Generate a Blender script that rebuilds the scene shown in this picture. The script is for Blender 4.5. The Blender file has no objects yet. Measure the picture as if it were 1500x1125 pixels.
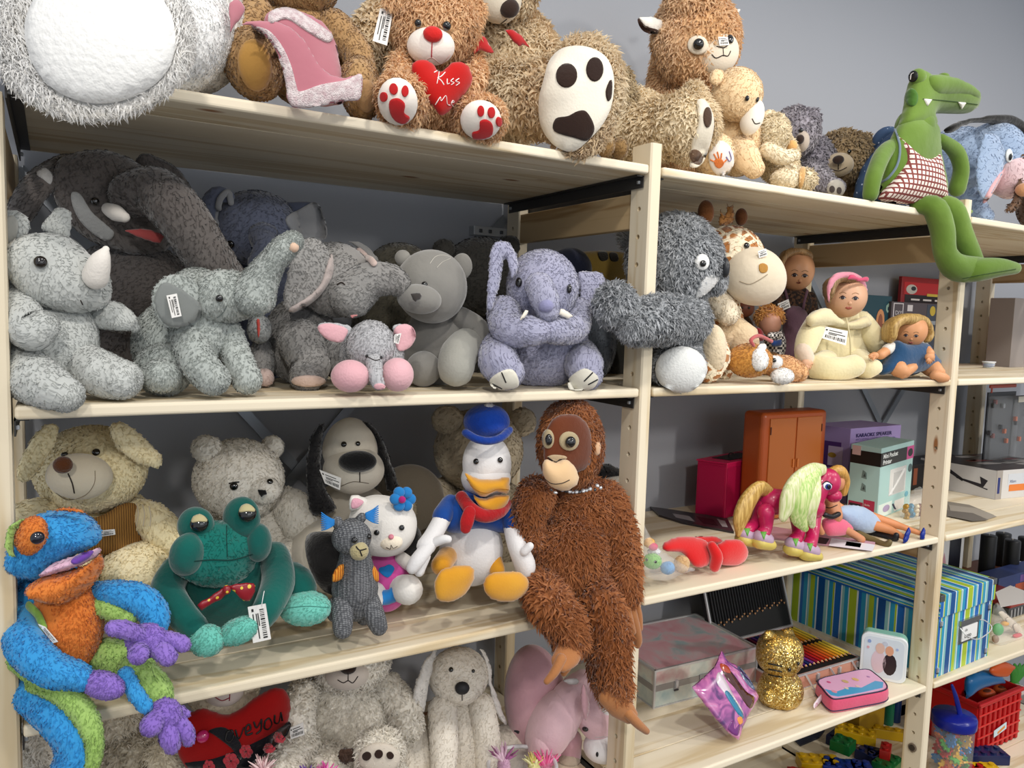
import bpy, math, random
import numpy as np
from mathutils import Vector, Matrix
from mathutils.bvhtree import BVHTree
from mathutils.geometry import delaunay_2d_cdt
random.seed(7); rng = np.random.default_rng(7)
SC = bpy.context.scene; COL = SC.collection
# ---------------- camera, world, lights, exposure ----------------
FPX = 1135.7; CAM = np.array([-.9192, -1.0914, 1.565]); YAW, PIT, ROL = .5358, .089, .030
def _axes():
    cy, sy, cp, sp, cr, sr = math.cos(YAW), math.sin(YAW), math.cos(PIT), math.sin(PIT), math.cos(ROL), math.sin(ROL)
    f = np.array([sy*cp, cy*cp, -sp]); r0 = np.array([cy, -sy, 0.]); u0 = np.cross(r0, f)
    return cr*r0+sr*u0, -sr*r0+cr*u0, f
CR, CU, CF = _axes()
cd = bpy.data.cameras.new('camera'); cam = bpy.data.objects.new('camera', cd); COL.objects.link(cam)
cd.sensor_width = 36; cd.lens = FPX/1500*36; cd.clip_start = .02
cam.matrix_world = Matrix([[CR[0], CU[0], -CF[0], CAM[0]], [CR[1], CU[1], -CF[1], CAM[1]], [CR[2], CU[2], -CF[2], CAM[2]], [0, 0, 0, 1]])
SC.camera = cam
w = bpy.data.worlds.new('world'); SC.world = w; w.use_nodes = True
w.node_tree.nodes['Background'].inputs[0].default_value = (.90, .94, 1, 1); w.node_tree.nodes['Background'].inputs[1].default_value = .55
def spot(loc, to, power, size=.06, ang=95, col=(1, .95, .88)):
    l = bpy.data.lights.new('ceiling_or_fill_spot', 'SPOT'); l.energy = power; l.shadow_soft_size = size; l.spot_size = math.radians(ang); l.spot_blend = .8; l.color = col
    o = bpy.data.objects.new('ceiling_or_fill_spot', l); COL.objects.link(o); o.location = loc
    o.rotation_euler = (Vector(to)-Vector(loc)).to_track_quat('-Z', 'Y').to_euler()
spot((-1.35, -1.35, 3.0), (-.5, .1, 1.3), 46)
spot((-1.6, -3.4, 2.9), (-.3, .3, 1.1), 110, .12, 60)  # added fill spot from further out, lightens toys deep in the shelves
spot((2.0, -3.4, 2.5), (1.2, .3, 1.2), 150, .12, 60)  # second added fill, set lower to brighten the wall of the farther bays
spot((-.15, -1.25, 3.05), (.1, .1, 1.2), 50)
spot((1.25, -1.3, 3.05), (.9, .1, 1.2), 50)
spot((2.6, -1.2, 3.05), (1.9, .2, 1.2), 60)
al = bpy.data.lights.new('front_fill', 'AREA'); al.shape = 'RECTANGLE'; al.size = 2.6; al.size_y = 1.4; al.energy = 14; al.color = (.92, .96, 1)  # added soft fill in front, not a window; raises the shelf interiors
ao = bpy.data.objects.new('front_fill', al); COL.objects.link(ao); ao.location = (.6, -4.2, 1.9); ao.rotation_euler = (Vector((.4, .2, 1.1))-ao.location).to_track_quat('-Z', 'Y').to_euler()
SC.view_settings.view_transform = 'Standard'; SC.view_settings.look = 'None'; SC.view_settings.gamma = 1
SC.view_settings.exposure = 0.10; SC.view_settings.use_curve_mapping = False
# shelf frame dimensions (fitted)
W, T, D, DEP = .99, .026, .049, .5
ZT, Z2, Z3, Z4, TH = 1.8375, 1.4386, 1.0409, .652, .0165
Z5 = .262
# ---------------- pixel -> real points ----------------
def ray(px, py): return CF+CR*(px-750)/FPX+CU*(562.5-py)/FPX
def P(px, py, Y): r = ray(px, py); return CAM+r*((Y-CAM[1])/r[1])
def Q(px, py, z): r = ray(px, py); return CAM+r*((z-CAM[2])/r[2])
def mpp(p): return float((np.asarray(p)-CAM) @ CF)/FPX
def pix(V): d = np.asarray(V)-CAM; z = d @ CF; return np.stack([750+FPX*(d @ CR)/z, 562.5-FPX*(d @ CU)/z], -1)
# ---------------- materials ----------------
def lin(c):
    if isinstance(c, str): c = [int(c[i:i+2], 16)/255 for i in (0, 2, 4)]
    return tuple(x/12.92 if x <= .04045 else ((x+.055)/1.055)**2.4 for x in c)+(1,)
MATS = {}; REST = {}; LIFTED = {}
class NT:
    def __init__(s, name):
        s.m = bpy.data.materials.new(name); s.m.use_nodes = True; s.t = s.m.node_tree; s.b = s.t.nodes['Principled BSDF']
    def n(s, typ, **k):
        x = s.t.nodes.new(typ)
        for a, v in k.items():
            if a.startswith('i_'): x.inputs[a[2:].replace('_', ' ')].default_value = v
            elif a[0] == 'I': x.inputs[int(a[1:])].default_value = v
            else: setattr(x, a, v)
        return x
    def l(s, a, b): s.t.links.new(a, b)
    def ramp(s, fac, stops, interp='LINEAR'):
        r = s.n('ShaderNodeValToRGB'); r.color_ramp.interpolation = interp; e = r.color_ramp.elements
        while len(e) < len(stops): e.new(.5)
        for i, (p, c) in enumerate(stops): e[i].position = p; e[i].color = lin(c) if not isinstance(c, tuple) or len(c) != 4 else c
        s.l(fac, r.inputs[0]); return r.outputs[0]
def lift(c, g=.72): return '%02X%02X%02X' % tuple(min(255, int(round(255*(int(c[i:i+2], 16)/255)**g))) for i in (0, 2, 4))
def blend(a, b, t): return '%02X%02X%02X' % tuple(int(int(a[i:i+2], 16)*(1-t)+int(b[i:i+2], 16)*t) for i in (0, 2, 4))
def plush(c1, c2=None, sc=9, amt=.5, rough=.9, sheen=.35, bump=.35, bs=260):
    """pile fabric: c1 with drifts of c2 and per-strand variation"""
    key = ('plush', c1, c2, sc, amt, bump, sheen)
    if key in MATS: return MATS[key]
    k = NT('plush_'+c1); c2 = c2 or c1
    tc = k.n('ShaderNodeTexCoord'); nz = k.n('ShaderNodeTexNoise', i_Scale=sc, i_Detail=3); k.l(tc.outputs['Object'], nz.inputs['Vector'])
    at = k.n('ShaderNodeAttribute', attribute_name='rnd')
    ad = k.n('ShaderNodeMath', operation='MULTIPLY_ADD', I1=.5); k.l(at.outputs['Fac'], ad.inputs[0]); 
    mp = k.n('ShaderNodeMapRange', I1=.35, I2=.68, I3=-.1, I4=amt); k.l(nz.outputs[0], mp.inputs[0]); k.l(mp.outputs[0], ad.inputs[2])
    mx = k.n('ShaderNodeMix', data_type='RGBA'); k.l(ad.outputs[0], mx.inputs[0]); mx.clamp_factor = True
    mx.inputs[6].default_value = lin(c1); mx.inputs[7].default_value = lin(c2)
    k.l(mx.outputs[2], k.b.inputs['Base Color'])
    k.b.inputs['Roughness'].default_value = rough; k.b.inputs['Sheen Weight'].default_value = sheen; k.b.inputs['Sheen Roughness'].default_value = .5
    k.b.inputs['Specular IOR Level'].default_value = .15
    n2 = k.n('ShaderNodeTexNoise', i_Scale=bs, i_Detail=2); k.l(tc.outputs['Object'], n2.inputs['Vector'])
    bp = k.n('ShaderNodeBump', i_Strength=bump, i_Distance=.003); k.l(n2.outputs[0], bp.inputs['Height']); k.l(bp.outputs[0], k.b.inputs['Normal'])
    tr = k.n('ShaderNodeBsdfTranslucent'); k.l(mx.outputs[2], tr.inputs[0]); gt = k.n('ShaderNodeMath', operation='GREATER_THAN', I1=.001); k.l(at.outputs['Fac'], gt.inputs[0])
    g2 = k.n('ShaderNodeMath', operation='MULTIPLY', I1=.36); k.l(gt.outputs[0], g2.inputs[0]); ms = k.n('ShaderNodeMixShader'); k.l(g2.outputs[0], ms.inputs[0]); k.l(k.b.outputs[0], ms.inputs[1]); k.l(tr.outputs[0], ms.inputs[2])
    k.l(ms.outputs[0], k.t.nodes['Material Output'].inputs[0])
    k.m['c1'] = c1; k.m['c2'] = c2; REST[k.m.name] = (sc, amt, rough, sheen, bump, bs)
    MATS[key] = k.m; return k.m
def plain(c, rough=.5, metal=0, spec=.5, alpha=1, trans=0, coat=0, ior=1.45):
    key = ('plain', c, rough, metal, alpha, trans, coat)
    if key in MATS: return MATS[key]
    k = NT('plain_'+str(c)); b = k.b
    b.inputs['Base Color'].default_value = lin(c); b.inputs['Roughness'].default_value = rough; b.inputs['Metallic'].default_value = metal
    b.inputs['Specular IOR Level'].default_value = spec; b.inputs['Alpha'].default_value = alpha; b.inputs['Transmission Weight'].default_value = trans
    b.inputs['Coat Weight'].default_value = coat; b.inputs['IOR'].default_value = ior
    MATS[key] = k.m; return k.m
def wood(ax, dark=0):
    key = ('wood', ax, dark)
    if key in MATS: return MATS[key]
    k = NT('pine_'+ax); tc = k.n('ShaderNodeTexCoord'); oi = k.n('ShaderNodeObjectInfo')
    of = k.n('ShaderNodeVectorMath', operation='SCALE', I3=7.3); 
    cb = k.n('ShaderNodeCombineXYZ'); 
    for i in range(3): k.l(oi.outputs['Random'], cb.inputs[i])
    k.l(cb.outputs[0], of.inputs[0]); of.inputs[3].default_value = 9
    av = k.n('ShaderNodeVectorMath', operation='ADD'); k.l(tc.outputs['Object'], av.inputs[0]); k.l(of.outputs[0], av.inputs[1])
    mp = k.n('ShaderNodeMapping'); s = {'x': (.9, 14, 14), 'y': (14, .9, 14), 'z': (14, 14, .9)}[ax]; mp.inputs['Scale'].default_value = s
    k.l(av.outputs[0], mp.inputs[0])
    nz = k.n('ShaderNodeTexNoise', i_Scale=1.3, i_Detail=3, i_Distortion=.5); k.l(mp.outputs[0], nz.inputs['Vector'])
    m1 = k.n('ShaderNodeMath', operation='MULTIPLY', I1=19); k.l(nz.outputs[0], m1.inputs[0])
    m2 = k.n('ShaderNodeMath', operation='SINE'); k.l(m1.outputs[0], m2.inputs[0])
    m3 = k.n('ShaderNodeMapRange', I1=-.2, I2=1, I3=0, I4=1); k.l(m2.outputs[0], m3.inputs[0])
    m4 = k.n('ShaderNodeMath', operation='POWER', I1=2.5); k.l(m3.outputs[0], m4.inputs[0])
    base, ring = ('EADFC8', 'D6C3A0') if not dark else ('C4AA82', 'A5855A')
    c = k.ramp(m4.outputs[0], [(0, base), (1, ring)])
    # broad tint bands and knots
    mb = k.n('ShaderNodeMapping'); mb.inputs['Scale'].default_value = {'x': (.6, 16, 3), 'y': (3, .6, 3), 'z': (3, 3, .6)}[ax]; k.l(av.outputs[0], mb.inputs[0])
    n2 = k.n('ShaderNodeTexNoise', i_Scale=1.3, i_Detail=1); k.l(mb.outputs[0], n2.inputs['Vector'])
    t2 = k.ramp(n2.outputs[0], [(.35, (.92, .90, .86, 1)), (.65, (1.0, 1.0, 1.0, 1))])
    mm = k.n('ShaderNodeMix', data_type='RGBA', blend_type='MULTIPLY', I0=1.); k.l(c, mm.inputs[6]); k.l(t2, mm.inputs[7])
    mk = k.n('ShaderNodeMapping'); mk.inputs['Scale'].default_value = {'x': (3.0, 7, 7), 'y': (7, 3.0, 7), 'z': (9, 9, 2.6)}[ax]; k.l(av.outputs[0], mk.inputs[0])
    vo = k.n('ShaderNodeTexVoronoi', i_Scale=1.0); k.l(mk.outputs[0], vo.inputs['Vector'])
    kn = k.ramp(vo.outputs['Distance'], [(.035, (1, 1, 1, 1)), (.07, (0, 0, 0, 1))])
    mz = k.n('ShaderNodeMix', data_type='RGBA'); k.l(kn, mz.inputs[0]); k.l(mm.outputs[2], mz.inputs[6]); mz.inputs[7].default_value = lin('9A6A42')
    k.l(mz.outputs[2], k.b.inputs['Base Color']); k.b.inputs['Roughness'].default_value = .55; k.b.inputs['Specular IOR Level'].default_value = .3
    bp = k.n('ShaderNodeBump', i_Strength=.08, i_Distance=.001); k.l(m4.outputs[0], bp.inputs['Height']); k.l(bp.outputs[0], k.b.inputs['Normal'])
    MATS[key] = k.m; return k.m
# ---------------- meshes from numpy ----------------
def mesh_np(name, V, F, mat, smooth=True, rnd=None, N=None):
    """V nx3, F mx3 (or list of polygons); returns a mesh datablock"""
    me = bpy.data.meshes.new(name); V = np.asarray(V, np.float32)
    if isinstance(F, np.ndarray):
        k = F.shape[1]; me.vertices.add(len(V)); me.vertices.foreach_set('co', V.ravel()); me.loops.add(F.size); me.loops.foreach_set('vertex_index', F.ravel().astype(np.int32))
        me.polygons.add(len(F)); me.polygons.foreach_set('loop_start', np.arange(0, F.size, k, dtype=np.int32))
        me.update(calc_edges=True)
    else: me.from_pydata(V.tolist(), [], F)
    me.polygons.foreach_set('use_smooth', [smooth]*len(me.polygons))
    if rnd is not None: a = me.attributes.new('rnd', 'FLOAT', 'POINT'); a.data.foreach_set('value', np.asarray(rnd, np.float32))
    if N is not None: a = me.attributes.new('custom_normal', 'FLOAT_VECTOR', 'POINT'); a.data.foreach_set('vector', np.asarray(N, np.float32).ravel())
    me.materials.append(mat); return me
def link(name, me, parent=None, loc=(0, 0, 0)):
    o = bpy.data.objects.new(name, me); COL.objects.link(o); o.location = loc
    if parent is not None: o.parent = parent
    return o
def tag(o, label=None, cat=None, group=None, kind=None):
    for k_, v in (('label', label), ('category', cat), ('group', group), ('kind', kind)):
        if v: o[k_] = v
    return o
def empty(name, loc): o = bpy.data.objects.new(name, None); COL.objects.link(o); o.location = [float(x) for x in loc]; o.empty_display_size = .02; return o
def catmull(A, n, closed=False):
    A = np.asarray(A, float); m = len(A)
    if m < 3 and not closed: t = np.linspace(0, 1, n*(m-1)+1)[:, None]; return A[0]*(1-t)+A[-1]*t
    idx = range(m) if closed else range(m-1); out = []
    for i in idx:
        p0, p1, p2, p3 = (A[(i-1) % m], A[i], A[(i+1) % m], A[(i+2) % m]) if closed else (A[max(i-1, 0)], A[i], A[i+1], A[min(i+2, m-1)])
        for t in np.linspace(0, 1, n, endpoint=False): out.append(.5*((2*p1)+(p2-p0)*t+(2*p0-5*p1+4*p2-p3)*t*t+(3*p1-p0-3*p2+p3)*t**3))
    if not closed: out.append(A[-1])
    return np.array(out)
def inpoly(pts, poly):
    x, y = pts[:, 0], pts[:, 1]; ins = np.zeros(len(pts), bool); j = len(poly)-1
    for i in range(len(poly)):
        xi, yi, xj, yj = *poly[i], *poly[j]
        c = ((yi > y) != (yj > y)) & (x < (xj-xi)*(y-yi)/((yj-yi) or 1e-9)+xi); ins ^= c; j = i
    return ins
def noise3(V, f, seed=0):
    r = np.random.default_rng(seed); o = np.zeros(len(V))
    for _ in range(4): k = r.normal(size=3)*f; o += np.sin(V @ k+r.uniform(0, 6.28))
    return o/4
def sphere(n):
    """cube sphere, triangulated"""
    g = np.tan(np.linspace(-1, 1, n+1)*math.pi/4); V = []; F = []; 
    for ax in range(3):
        for s in (1, -1):
            a, b = np.meshgrid(g, g, indexing='ij'); c = np.full_like(a, s); xs = [None]*3; xs[ax] = c; xs[(ax+1) % 3] = a*s; xs[(ax+2) % 3] = b
            o = len(V)*(n+1)**2; V.append(np.stack([x.ravel() for x in xs], -1)); i = np.arange(n)[:, None]*(n+1)+np.arange(n)[None]; i = i.ravel()+o
            F.append(np.stack([i, i+n+1, i+n+2], -1)); F.append(np.stack([i, i+n+2, i+1], -1))
    V = np.concatenate(V); F = np.concatenate(F); V /= np.linalg.norm(V, axis=1)[:, None]
    _, first, inv = np.unique(np.round(V, 5), axis=0, return_index=True, return_inverse=True); inv = inv.ravel()
    return V[first], inv[F]
_SPH = {}
def tri_pts(loop, step):
    """interior grid + boundary loop -> constrained triangulation, with distance to the edge"""
    loop = np.asarray(loop); L = [loop[0]]
    for i in range(len(loop)):
        a, b = loop[i], loop[(i+1) % len(loop)]; k = max(1, int(np.linalg.norm(b-a)/step+.4))
        for t in range(1, k+1):
            if not (i == len(loop)-1 and t == k): L.append(a+(b-a)*t/k)
    L = np.array(L); lo, hi = L.min(0), L.max(0); gx = np.arange(lo[0]+step*.3, hi[0], step); gy = np.arange(lo[1]+step*.3, hi[1], step*.87)
    G = np.array([(x+(step/2 if j % 2 else 0), y) for j, y in enumerate(gy) for x in gx]) if len(gx) and len(gy) else np.zeros((0, 2))
    if len(G): 
        G = G[inpoly(G, L)]
    if len(G): d = np.min(np.linalg.norm(G[:, None]-L[None], axis=2), axis=1); G = G[d > step*.55]
    pts = np.concatenate([L, G]) if len(G) else L; n = len(L)
    vs, es, fs, _, _, _ = delaunay_2d_cdt([Vector(p) for p in pts.tolist()], [(i, (i+1) % n) for i in range(n)], [], 1, 1e-6)
    vs = np.array([v[:] for v in vs]); fs = np.array([f for f in fs if len(f) == 3], int)
    b = [(i, (i+1) % n) for i in range(n)]; A = L; B = np.roll(L, -1, 0)
    ab = B-A; t = np.clip(((vs[:, None]-A[None])*ab[None]).sum(2)/np.maximum((ab*ab).sum(1), 1e-9)[None], 0, 1)
    d = np.min(np.linalg.norm(vs[:, None]-(A[None]+t[..., None]*ab[None]), axis=2), axis=1)
    a = vs[fs]; cr = (a[:, 1, 0]-a[:, 0, 0])*(a[:, 2, 1]-a[:, 0, 1])-(a[:, 1, 1]-a[:, 0, 1])*(a[:, 2, 0]-a[:, 0, 0])
    fs[cr < 0] = fs[cr < 0][:, ::-1]
    return vs, fs, d
def vnormals(V, F):
    a = V[F]; n = np.cross(a[:, 1]-a[:, 0], a[:, 2]-a[:, 0]); N = np.zeros_like(V)
    for i in range(3): np.add.at(N, F[:, i], n)
    return N/np.maximum(np.linalg.norm(N, axis=1), 1e-12)[:, None]
def smoothed(V, F, it, lam=.5):
    E = np.concatenate([F[:, [0, 1]], F[:, [1, 2]], F[:, [2, 0]]]); E = np.concatenate([E, E[:, ::-1]]); cnt = np.bincount(E[:, 0], minlength=len(V))[:, None]
    for _ in range(it):
        S = np.zeros_like(V)
        for k in range(3): S[:, k] = np.bincount(E[:, 0], weights=V[E[:, 1], k], minlength=len(V))
        V = V*(1-lam)+lam*S/np.maximum(cnt, 1)
    return V
def furred(V, F, L, comb, lean, keep=1., nofur=(), wild=.35, wide=1., clump=0, seed=1):
    """grow a tapering tuft from the edges of the surface; tufts share the surface's own vertices"""
    r = np.random.default_rng(seed); N = vnormals(V, F); V = V-N*(L*.4); 
    E = np.concatenate([F[:, [0, 1]], F[:, [1, 2]], F[:, [2, 0]]]); E = E[E[:, 0] < E[:, 1]]
    mid = (V[E[:, 0]]+V[E[:, 1]])/2; n = N[E[:, 0]]+N[E[:, 1]]; n /= np.maximum(np.linalg.norm(n, axis=1), 1e-9)[:, None]
    view = CAM-mid; view /= np.linalg.norm(view, axis=1)[:, None]; face = (n*view).sum(1)
    sel = r.random(len(E)) < np.where(face > -.25, keep, keep*.25)
    if len(nofur):
        pp = pix(mid)
        for poly in nofur: sel &= ~(inpoly(pp, poly) & (face > 0))
    E, mid, n = E[sel], mid[sel], n[sel]; m = len(E)
    if m == 0: return V, F, np.full(len(V), -.1), N
    cv = np.asarray(comb, float)[None]-n*(n @ np.asarray(comb, float))[:, None]
    fld = np.stack([noise3(mid, 55, 11+i) for i in range(3)], -1)*clump
    tan = cv+r.normal(size=(m, 3))*wild+fld; tan -= n*(tan*n).sum(1)[:, None]; tan /= np.maximum(np.linalg.norm(tan, axis=1), 1e-9)[:, None]
    ln = L*r.uniform(.55, 1.25, m)[:, None]; le = lean*r.uniform(.6, 1.3, m)[:, None]
    a, b = V[E[:, 0]], V[E[:, 1]]
    if wide != 1: 
        a, b = mid+(a-mid)*wide, mid+(b-mid)*wide
    tip = mid+(n*np.cos(le)+tan*np.sin(le))*ln
    c = np.cross(b-a, tip-a); fl = (c*n).sum(1) < 0; s0, s1 = np.where(fl, E[:, 1], E[:, 0]), np.where(fl, E[:, 0], E[:, 1])
    k = len(V); rv = r.random(m)
    midp = mid+(n*np.cos(le*.5)+tan*np.sin(le*.5))*ln*.55
    h = (V[s1]-V[s0])*.33
    V2 = np.concatenate([V, midp-h, midp+h, tip]); i0 = k+np.arange(m); i1 = i0+m; i2 = i1+m
    F2 = np.concatenate([F, np.stack([s0, s1, i1], -1), np.stack([s0, i1, i0], -1), np.stack([i0, i1, i2], -1)])
    tn = n*1.0+tan*.25; tn /= np.linalg.norm(tn, axis=1)[:, None]; jit = r.normal(size=(m, 3))*.22; tn = tn+jit; tn /= np.linalg.norm(tn, axis=1)[:, None]
    return V2, F2, np.concatenate([-r.random(k)*.3-.01, rv+.01, rv+.01, rv+.01]), np.concatenate([N, tn, tn, tn])
FURK = 1.0
class Fig:
    """one toy: an Empty at its base; parts are given in photograph pixels plus a depth offset in metres"""
    def __init__(s, name, label, cat, base, Y, res=4.5, group=None, comb=(0, 0, -1)):
        s.root = empty(name, base); tag(s.root, label, cat, group); s.o = np.array([float(x) for x in base]); s.Y = Y; s.res = res; s.parts = []; s.nf = []; s.comb = comb; s.sd = 1; s.floor = float(base[2])
    def p(s, x, y, dy=0): return P(x, y, s.Y+dy)
    def add(s, name, V, F, mat, fur=None, lean=1.0, keep=.5, wild=.35, parent=None, cast=True, smooth=True, label=None, clump=0, comb=None, wide=1.):
        if fur and fur < .009: lean, keep, fur = 1.4, min(keep, .32), fur*.5
        s.sd += 1; e = dict(name=name, V=V, F=F, mat=mat, fur=fur, lean=lean, keep=keep, wild=wild, parent=parent, smooth=smooth, label=label, clump=clump, comb=comb or s.comb, sd=s.sd, wide=wide)
        s.parts.append(e)
        if s.floor is not None:
            b = (V[:, 2] < s.floor+.0006) & (V[:, 1] > -.006)
            V[b, 2] = s.floor+.0006
        if cast: e['bvh'] = BVHTree.FromPolygons(V.tolist(), F.tolist())
        return e
    def ell(s, name, x, y, dy, rx, ry, rd, mat, rot=0, taper=0, lump=.03, bend=0, sq=2., yaw=0, **k):
        c = s.p(x, y, dy); m = mpp(c); n = max(4, min(48, int(max(rx, ry)*1.57/s.res)))
        if k.get('fur') is None: n = max(4, min(n, 16))
        if n not in _SPH: _SPH[n] = sphere(n)
        U, F = _SPH[n]; U = U.copy()
        if sq != 2: q = (np.abs(U)**sq).sum(1)**(1/sq); U = U/q[:, None]
        X, Yv, Zv = U[:, 0]*(1+taper*U[:, 1])+bend*U[:, 1]**2, U[:, 1], U[:, 2]*(1+taper*.6*U[:, 1])
        X, Yv, Zv = X*rx*m, Yv*ry*m, Zv*rd*m; cy, sy = math.cos(math.radians(yaw)), math.sin(math.radians(yaw)); X, Zv = X*cy+Zv*sy, -X*sy+Zv*cy
        a = math.radians(rot); ca, sa = math.cos(a), math.sin(a); X, Yv = X*ca-Yv*sa, X*sa+Yv*ca
        V = c+X[:, None]*CR+Yv[:, None]*CU-Zv[:, None]*CF
        if lump: V = V+(V-c)*(noise3(V, 22/max(.05, rx*m*10), s.sd)*lump)[:, None]
        return s.add(name, V, F, mat, **k)
    def tube(s, name, pts, mat, flat=1., n=5, ends=(1, 1), raw=False, **k):
        A = np.array([[*(q[:3] if raw else s.p(*q[:3])), q[3]] for q in pts], float)
        if not raw:
            for i in range(len(A)): A[i, 3] *= mpp(A[i, :3])
        C = catmull(A, n) if len(A) > 2 else catmull(A, n*2); rr = C[:, 3]; C = C[:, :3]
        step = s.res*mpp(C[0]) if k.get('fur') else max(s.res*mpp(C[0]), rr.max()*.38)
        seg = np.r_[0, np.cumsum(np.linalg.norm(np.diff(C, axis=0), axis=1))]; L = seg[-1]; ns = max(3, int(L/step)); t = np.linspace(0, L, ns+1)
        R = np.interp(t, seg, rr); C = np.stack([np.interp(t, seg, C[:, i]) for i in range(3)], -1)
        tn = np.gradient(C, axis=0); tn /= np.linalg.norm(tn, axis=1)[:, None]
        pre, post = [], []; q = max(2, int(R.max()*1.5/step))
        for e, lst, i in ((ends[0], pre, 0), (ends[1], post, -1)):
            for j in range(1, q+1):
                a = j/q*math.pi/2*.97; lst.append((C[i]+tn[i]*(-1 if i == 0 else 1)*R[i]*math.sin(a)*e, R[i]*math.cos(a)))
        C = np.concatenate([[c for c, _ in pre[::-1]], C, [c for c, _ in post]]); R = np.r_[[r_ for _, r_ in pre[::-1]], R, [r_ for _, r_ in post]]
        tn = np.concatenate([[tn[0]]*q, tn, [tn[-1]]*q]); nr = max(6, min(64, int(R.max()*6.28/step)))
        a = np.cross(tn[0], CF); a = a if np.linalg.norm(a) > .2 else np.cross(tn[0], CU); a /= np.linalg.norm(a); V = []
        th = np.arange(nr)/nr*2*math.pi
        for i in range(len(C)):
            a = a-tn[i]*(a @ tn[i]); a /= np.linalg.norm(a); b = np.cross(tn[i], a)
            V.append(C[i]+R[i]*(np.cos(th)[:, None]*a+flat*np.sin(th)[:, None]*b))
        m = len(C); V = np.concatenate(V); i, j = np.meshgrid(np.arange(m-1), np.arange(nr), indexing='ij'); i, j = i.ravel(), j.ravel(); j2 = (j+1) % nr
        F = np.concatenate([np.stack([i*nr+j, i*nr+j2, (i+1)*nr+j2], -1), np.stack([i*nr+j, (i+1)*nr+j2, (i+1)*nr+j], -1)])
        V = np.concatenate([V, [C[0], C[-1]]]); t0 = np.arange(nr); t1 = (t0+1) % nr
        F = np.concatenate([F, np.stack([t1, t0, np.full(nr, len(V)-2)], -1), np.stack([(m-1)*nr+t0, (m-1)*nr+t1, np.full(nr, len(V)-1)], -1)])
        return s.add(name, V, F, mat, **k)
    def puff(s, name, outline, dy, thick, mat, smooth_outline=True, tilt=(0, 0), back=.6, power=.5, sm=3, step=None, curve=0, **k):
        """a stuffed shape with the given outline; thick = half depth in px, tilt = metres of depth per px"""
        O = catmull(outline, 4, True) if smooth_outline else np.array(outline, float)
        step = step or max(s.res, math.sqrt(max(1, abs(np.sum(O[:, 0]*np.roll(O[:, 1], -1)-np.roll(O[:, 0], -1)*O[:, 1]))/2))/26)
        vs, F, d = tri_pts(O, step); dm = d.max(); c = O.mean(0); h = (1-(1-np.clip(d/dm, 0, 1))**2)**power
        dd = dy+tilt[0]*(vs[:, 0]-c[0])+tilt[1]*(vs[:, 1]-c[1])+curve*((vs[:, 0]-c[0])**2)
        B = np.array([s.p(x, y, q) for (x, y), q in zip(vs, dd)]); m = mpp(B.mean(0)); T_ = thick*m
        bd = d < 1e-6; n = len(vs); V = np.concatenate([B-CF*(h*T_)[:, None], (B+CF*(h*T_*back)[:, None])])
        mp = np.arange(n)+n; mp[bd] = np.arange(n)[bd]; Fb = mp[F][:, ::-1]
        FF = np.concatenate([F[:, ::-1], Fb[:, ::-1][:, ::-1]]); FF = np.concatenate([F[:, ::-1], mp[F]])
        use = np.unique(FF); re = np.full(len(V), -1); re[use] = np.arange(len(use)); V = V[use]; FF = re[FF]
        if sm: V = smoothed(V, FF, sm)
        a = V[FF]; vol = np.einsum('ij,ij->i', a[:, 0]-V.mean(0), np.cross(a[:, 1]-V.mean(0), a[:, 2]-V.mean(0))).sum()
        if vol < 0: FF = FF[:, ::-1].copy()
        return s.add(name, V, FF, mat, **k)
    def hit(s, x, y, only=None):
        r = ray(x, y); r = Vector(r/np.linalg.norm(r)); best = None
        for e in s.parts:
            if 'bvh' not in e or (only and e not in only): continue
            h = e['bvh'].ray_cast(Vector(CAM), r)
            if h[0] is not None and (best is None or h[3] < best[3]): best = h
        if best is None: return None
        n = np.array(best[1]); n = n if n @ (CAM-np.array(best[0])) > 0 else -n
        return np.array(best[0]), n
    def patch(s, name, outline, mat, off=.0012, smooth_outline=True, step=None, clear=True, puff=0, only=None, **k):
        """applique sewn on whatever surface of this toy lies there; no pile grows through it"""
        O = catmull(outline, 4, True) if smooth_outline else np.array(outline, float)
        sz = max(np.ptp(O[:, 0]), np.ptp(O[:, 1])); vs, F, d = tri_pts(O, step or max(1.2, sz/14))
        H = [s.hit(x, y, only) for x, y in vs]; ok = [h for h in H if h]
        if not ok: print('PATCH MISS', s.root.name, name, outline[0]); return None
        dep = np.median([(h[0]-CAM) @ CF for h in ok]); na = np.mean([h[1] for h in ok], 0); na /= np.linalg.norm(na)
        Pt, Nn = [], []
        for (x, y), h in zip(vs, H):
            if h is None: r = ray(x, y); Pt.append(CAM+r*dep); Nn.append(na)
            else: Pt.append(h[0]); Nn.append(h[1])
        Pt, Nn = np.array(Pt), np.array(Nn); bd = d < 1e-6; h_ = off+puff*(1-(1-d/d.max())**2)**.5
        V = Pt+(Nn*.4+na*.6)*h_[:, None]; V = smoothed(V, F, 0)
        B = np.nonzero(bd)[0]; n = len(V); E = {}
        for t in F:
            for a, b in ((t[0], t[1]), (t[1], t[2]), (t[2], t[0])): E[(a, b)] = 1
        low = Pt-na*.0025; V = np.concatenate([V, low]); S = []
        for (a, b) in E:
            if (b, a) not in E: S += [(a, b+n, b), (a, a+n, b+n)]
        FF = np.concatenate([F, np.array(S, int)]) if S else F; FF = FF[:, ::-1]
        use = np.unique(FF); re = np.full(len(V), -1); re[use] = np.arange(len(use)); V = V[use]; FF = re[FF]
        if clear: s.nf.append(O)
        return s.add(name, V, FF, mat, **k)
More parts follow.
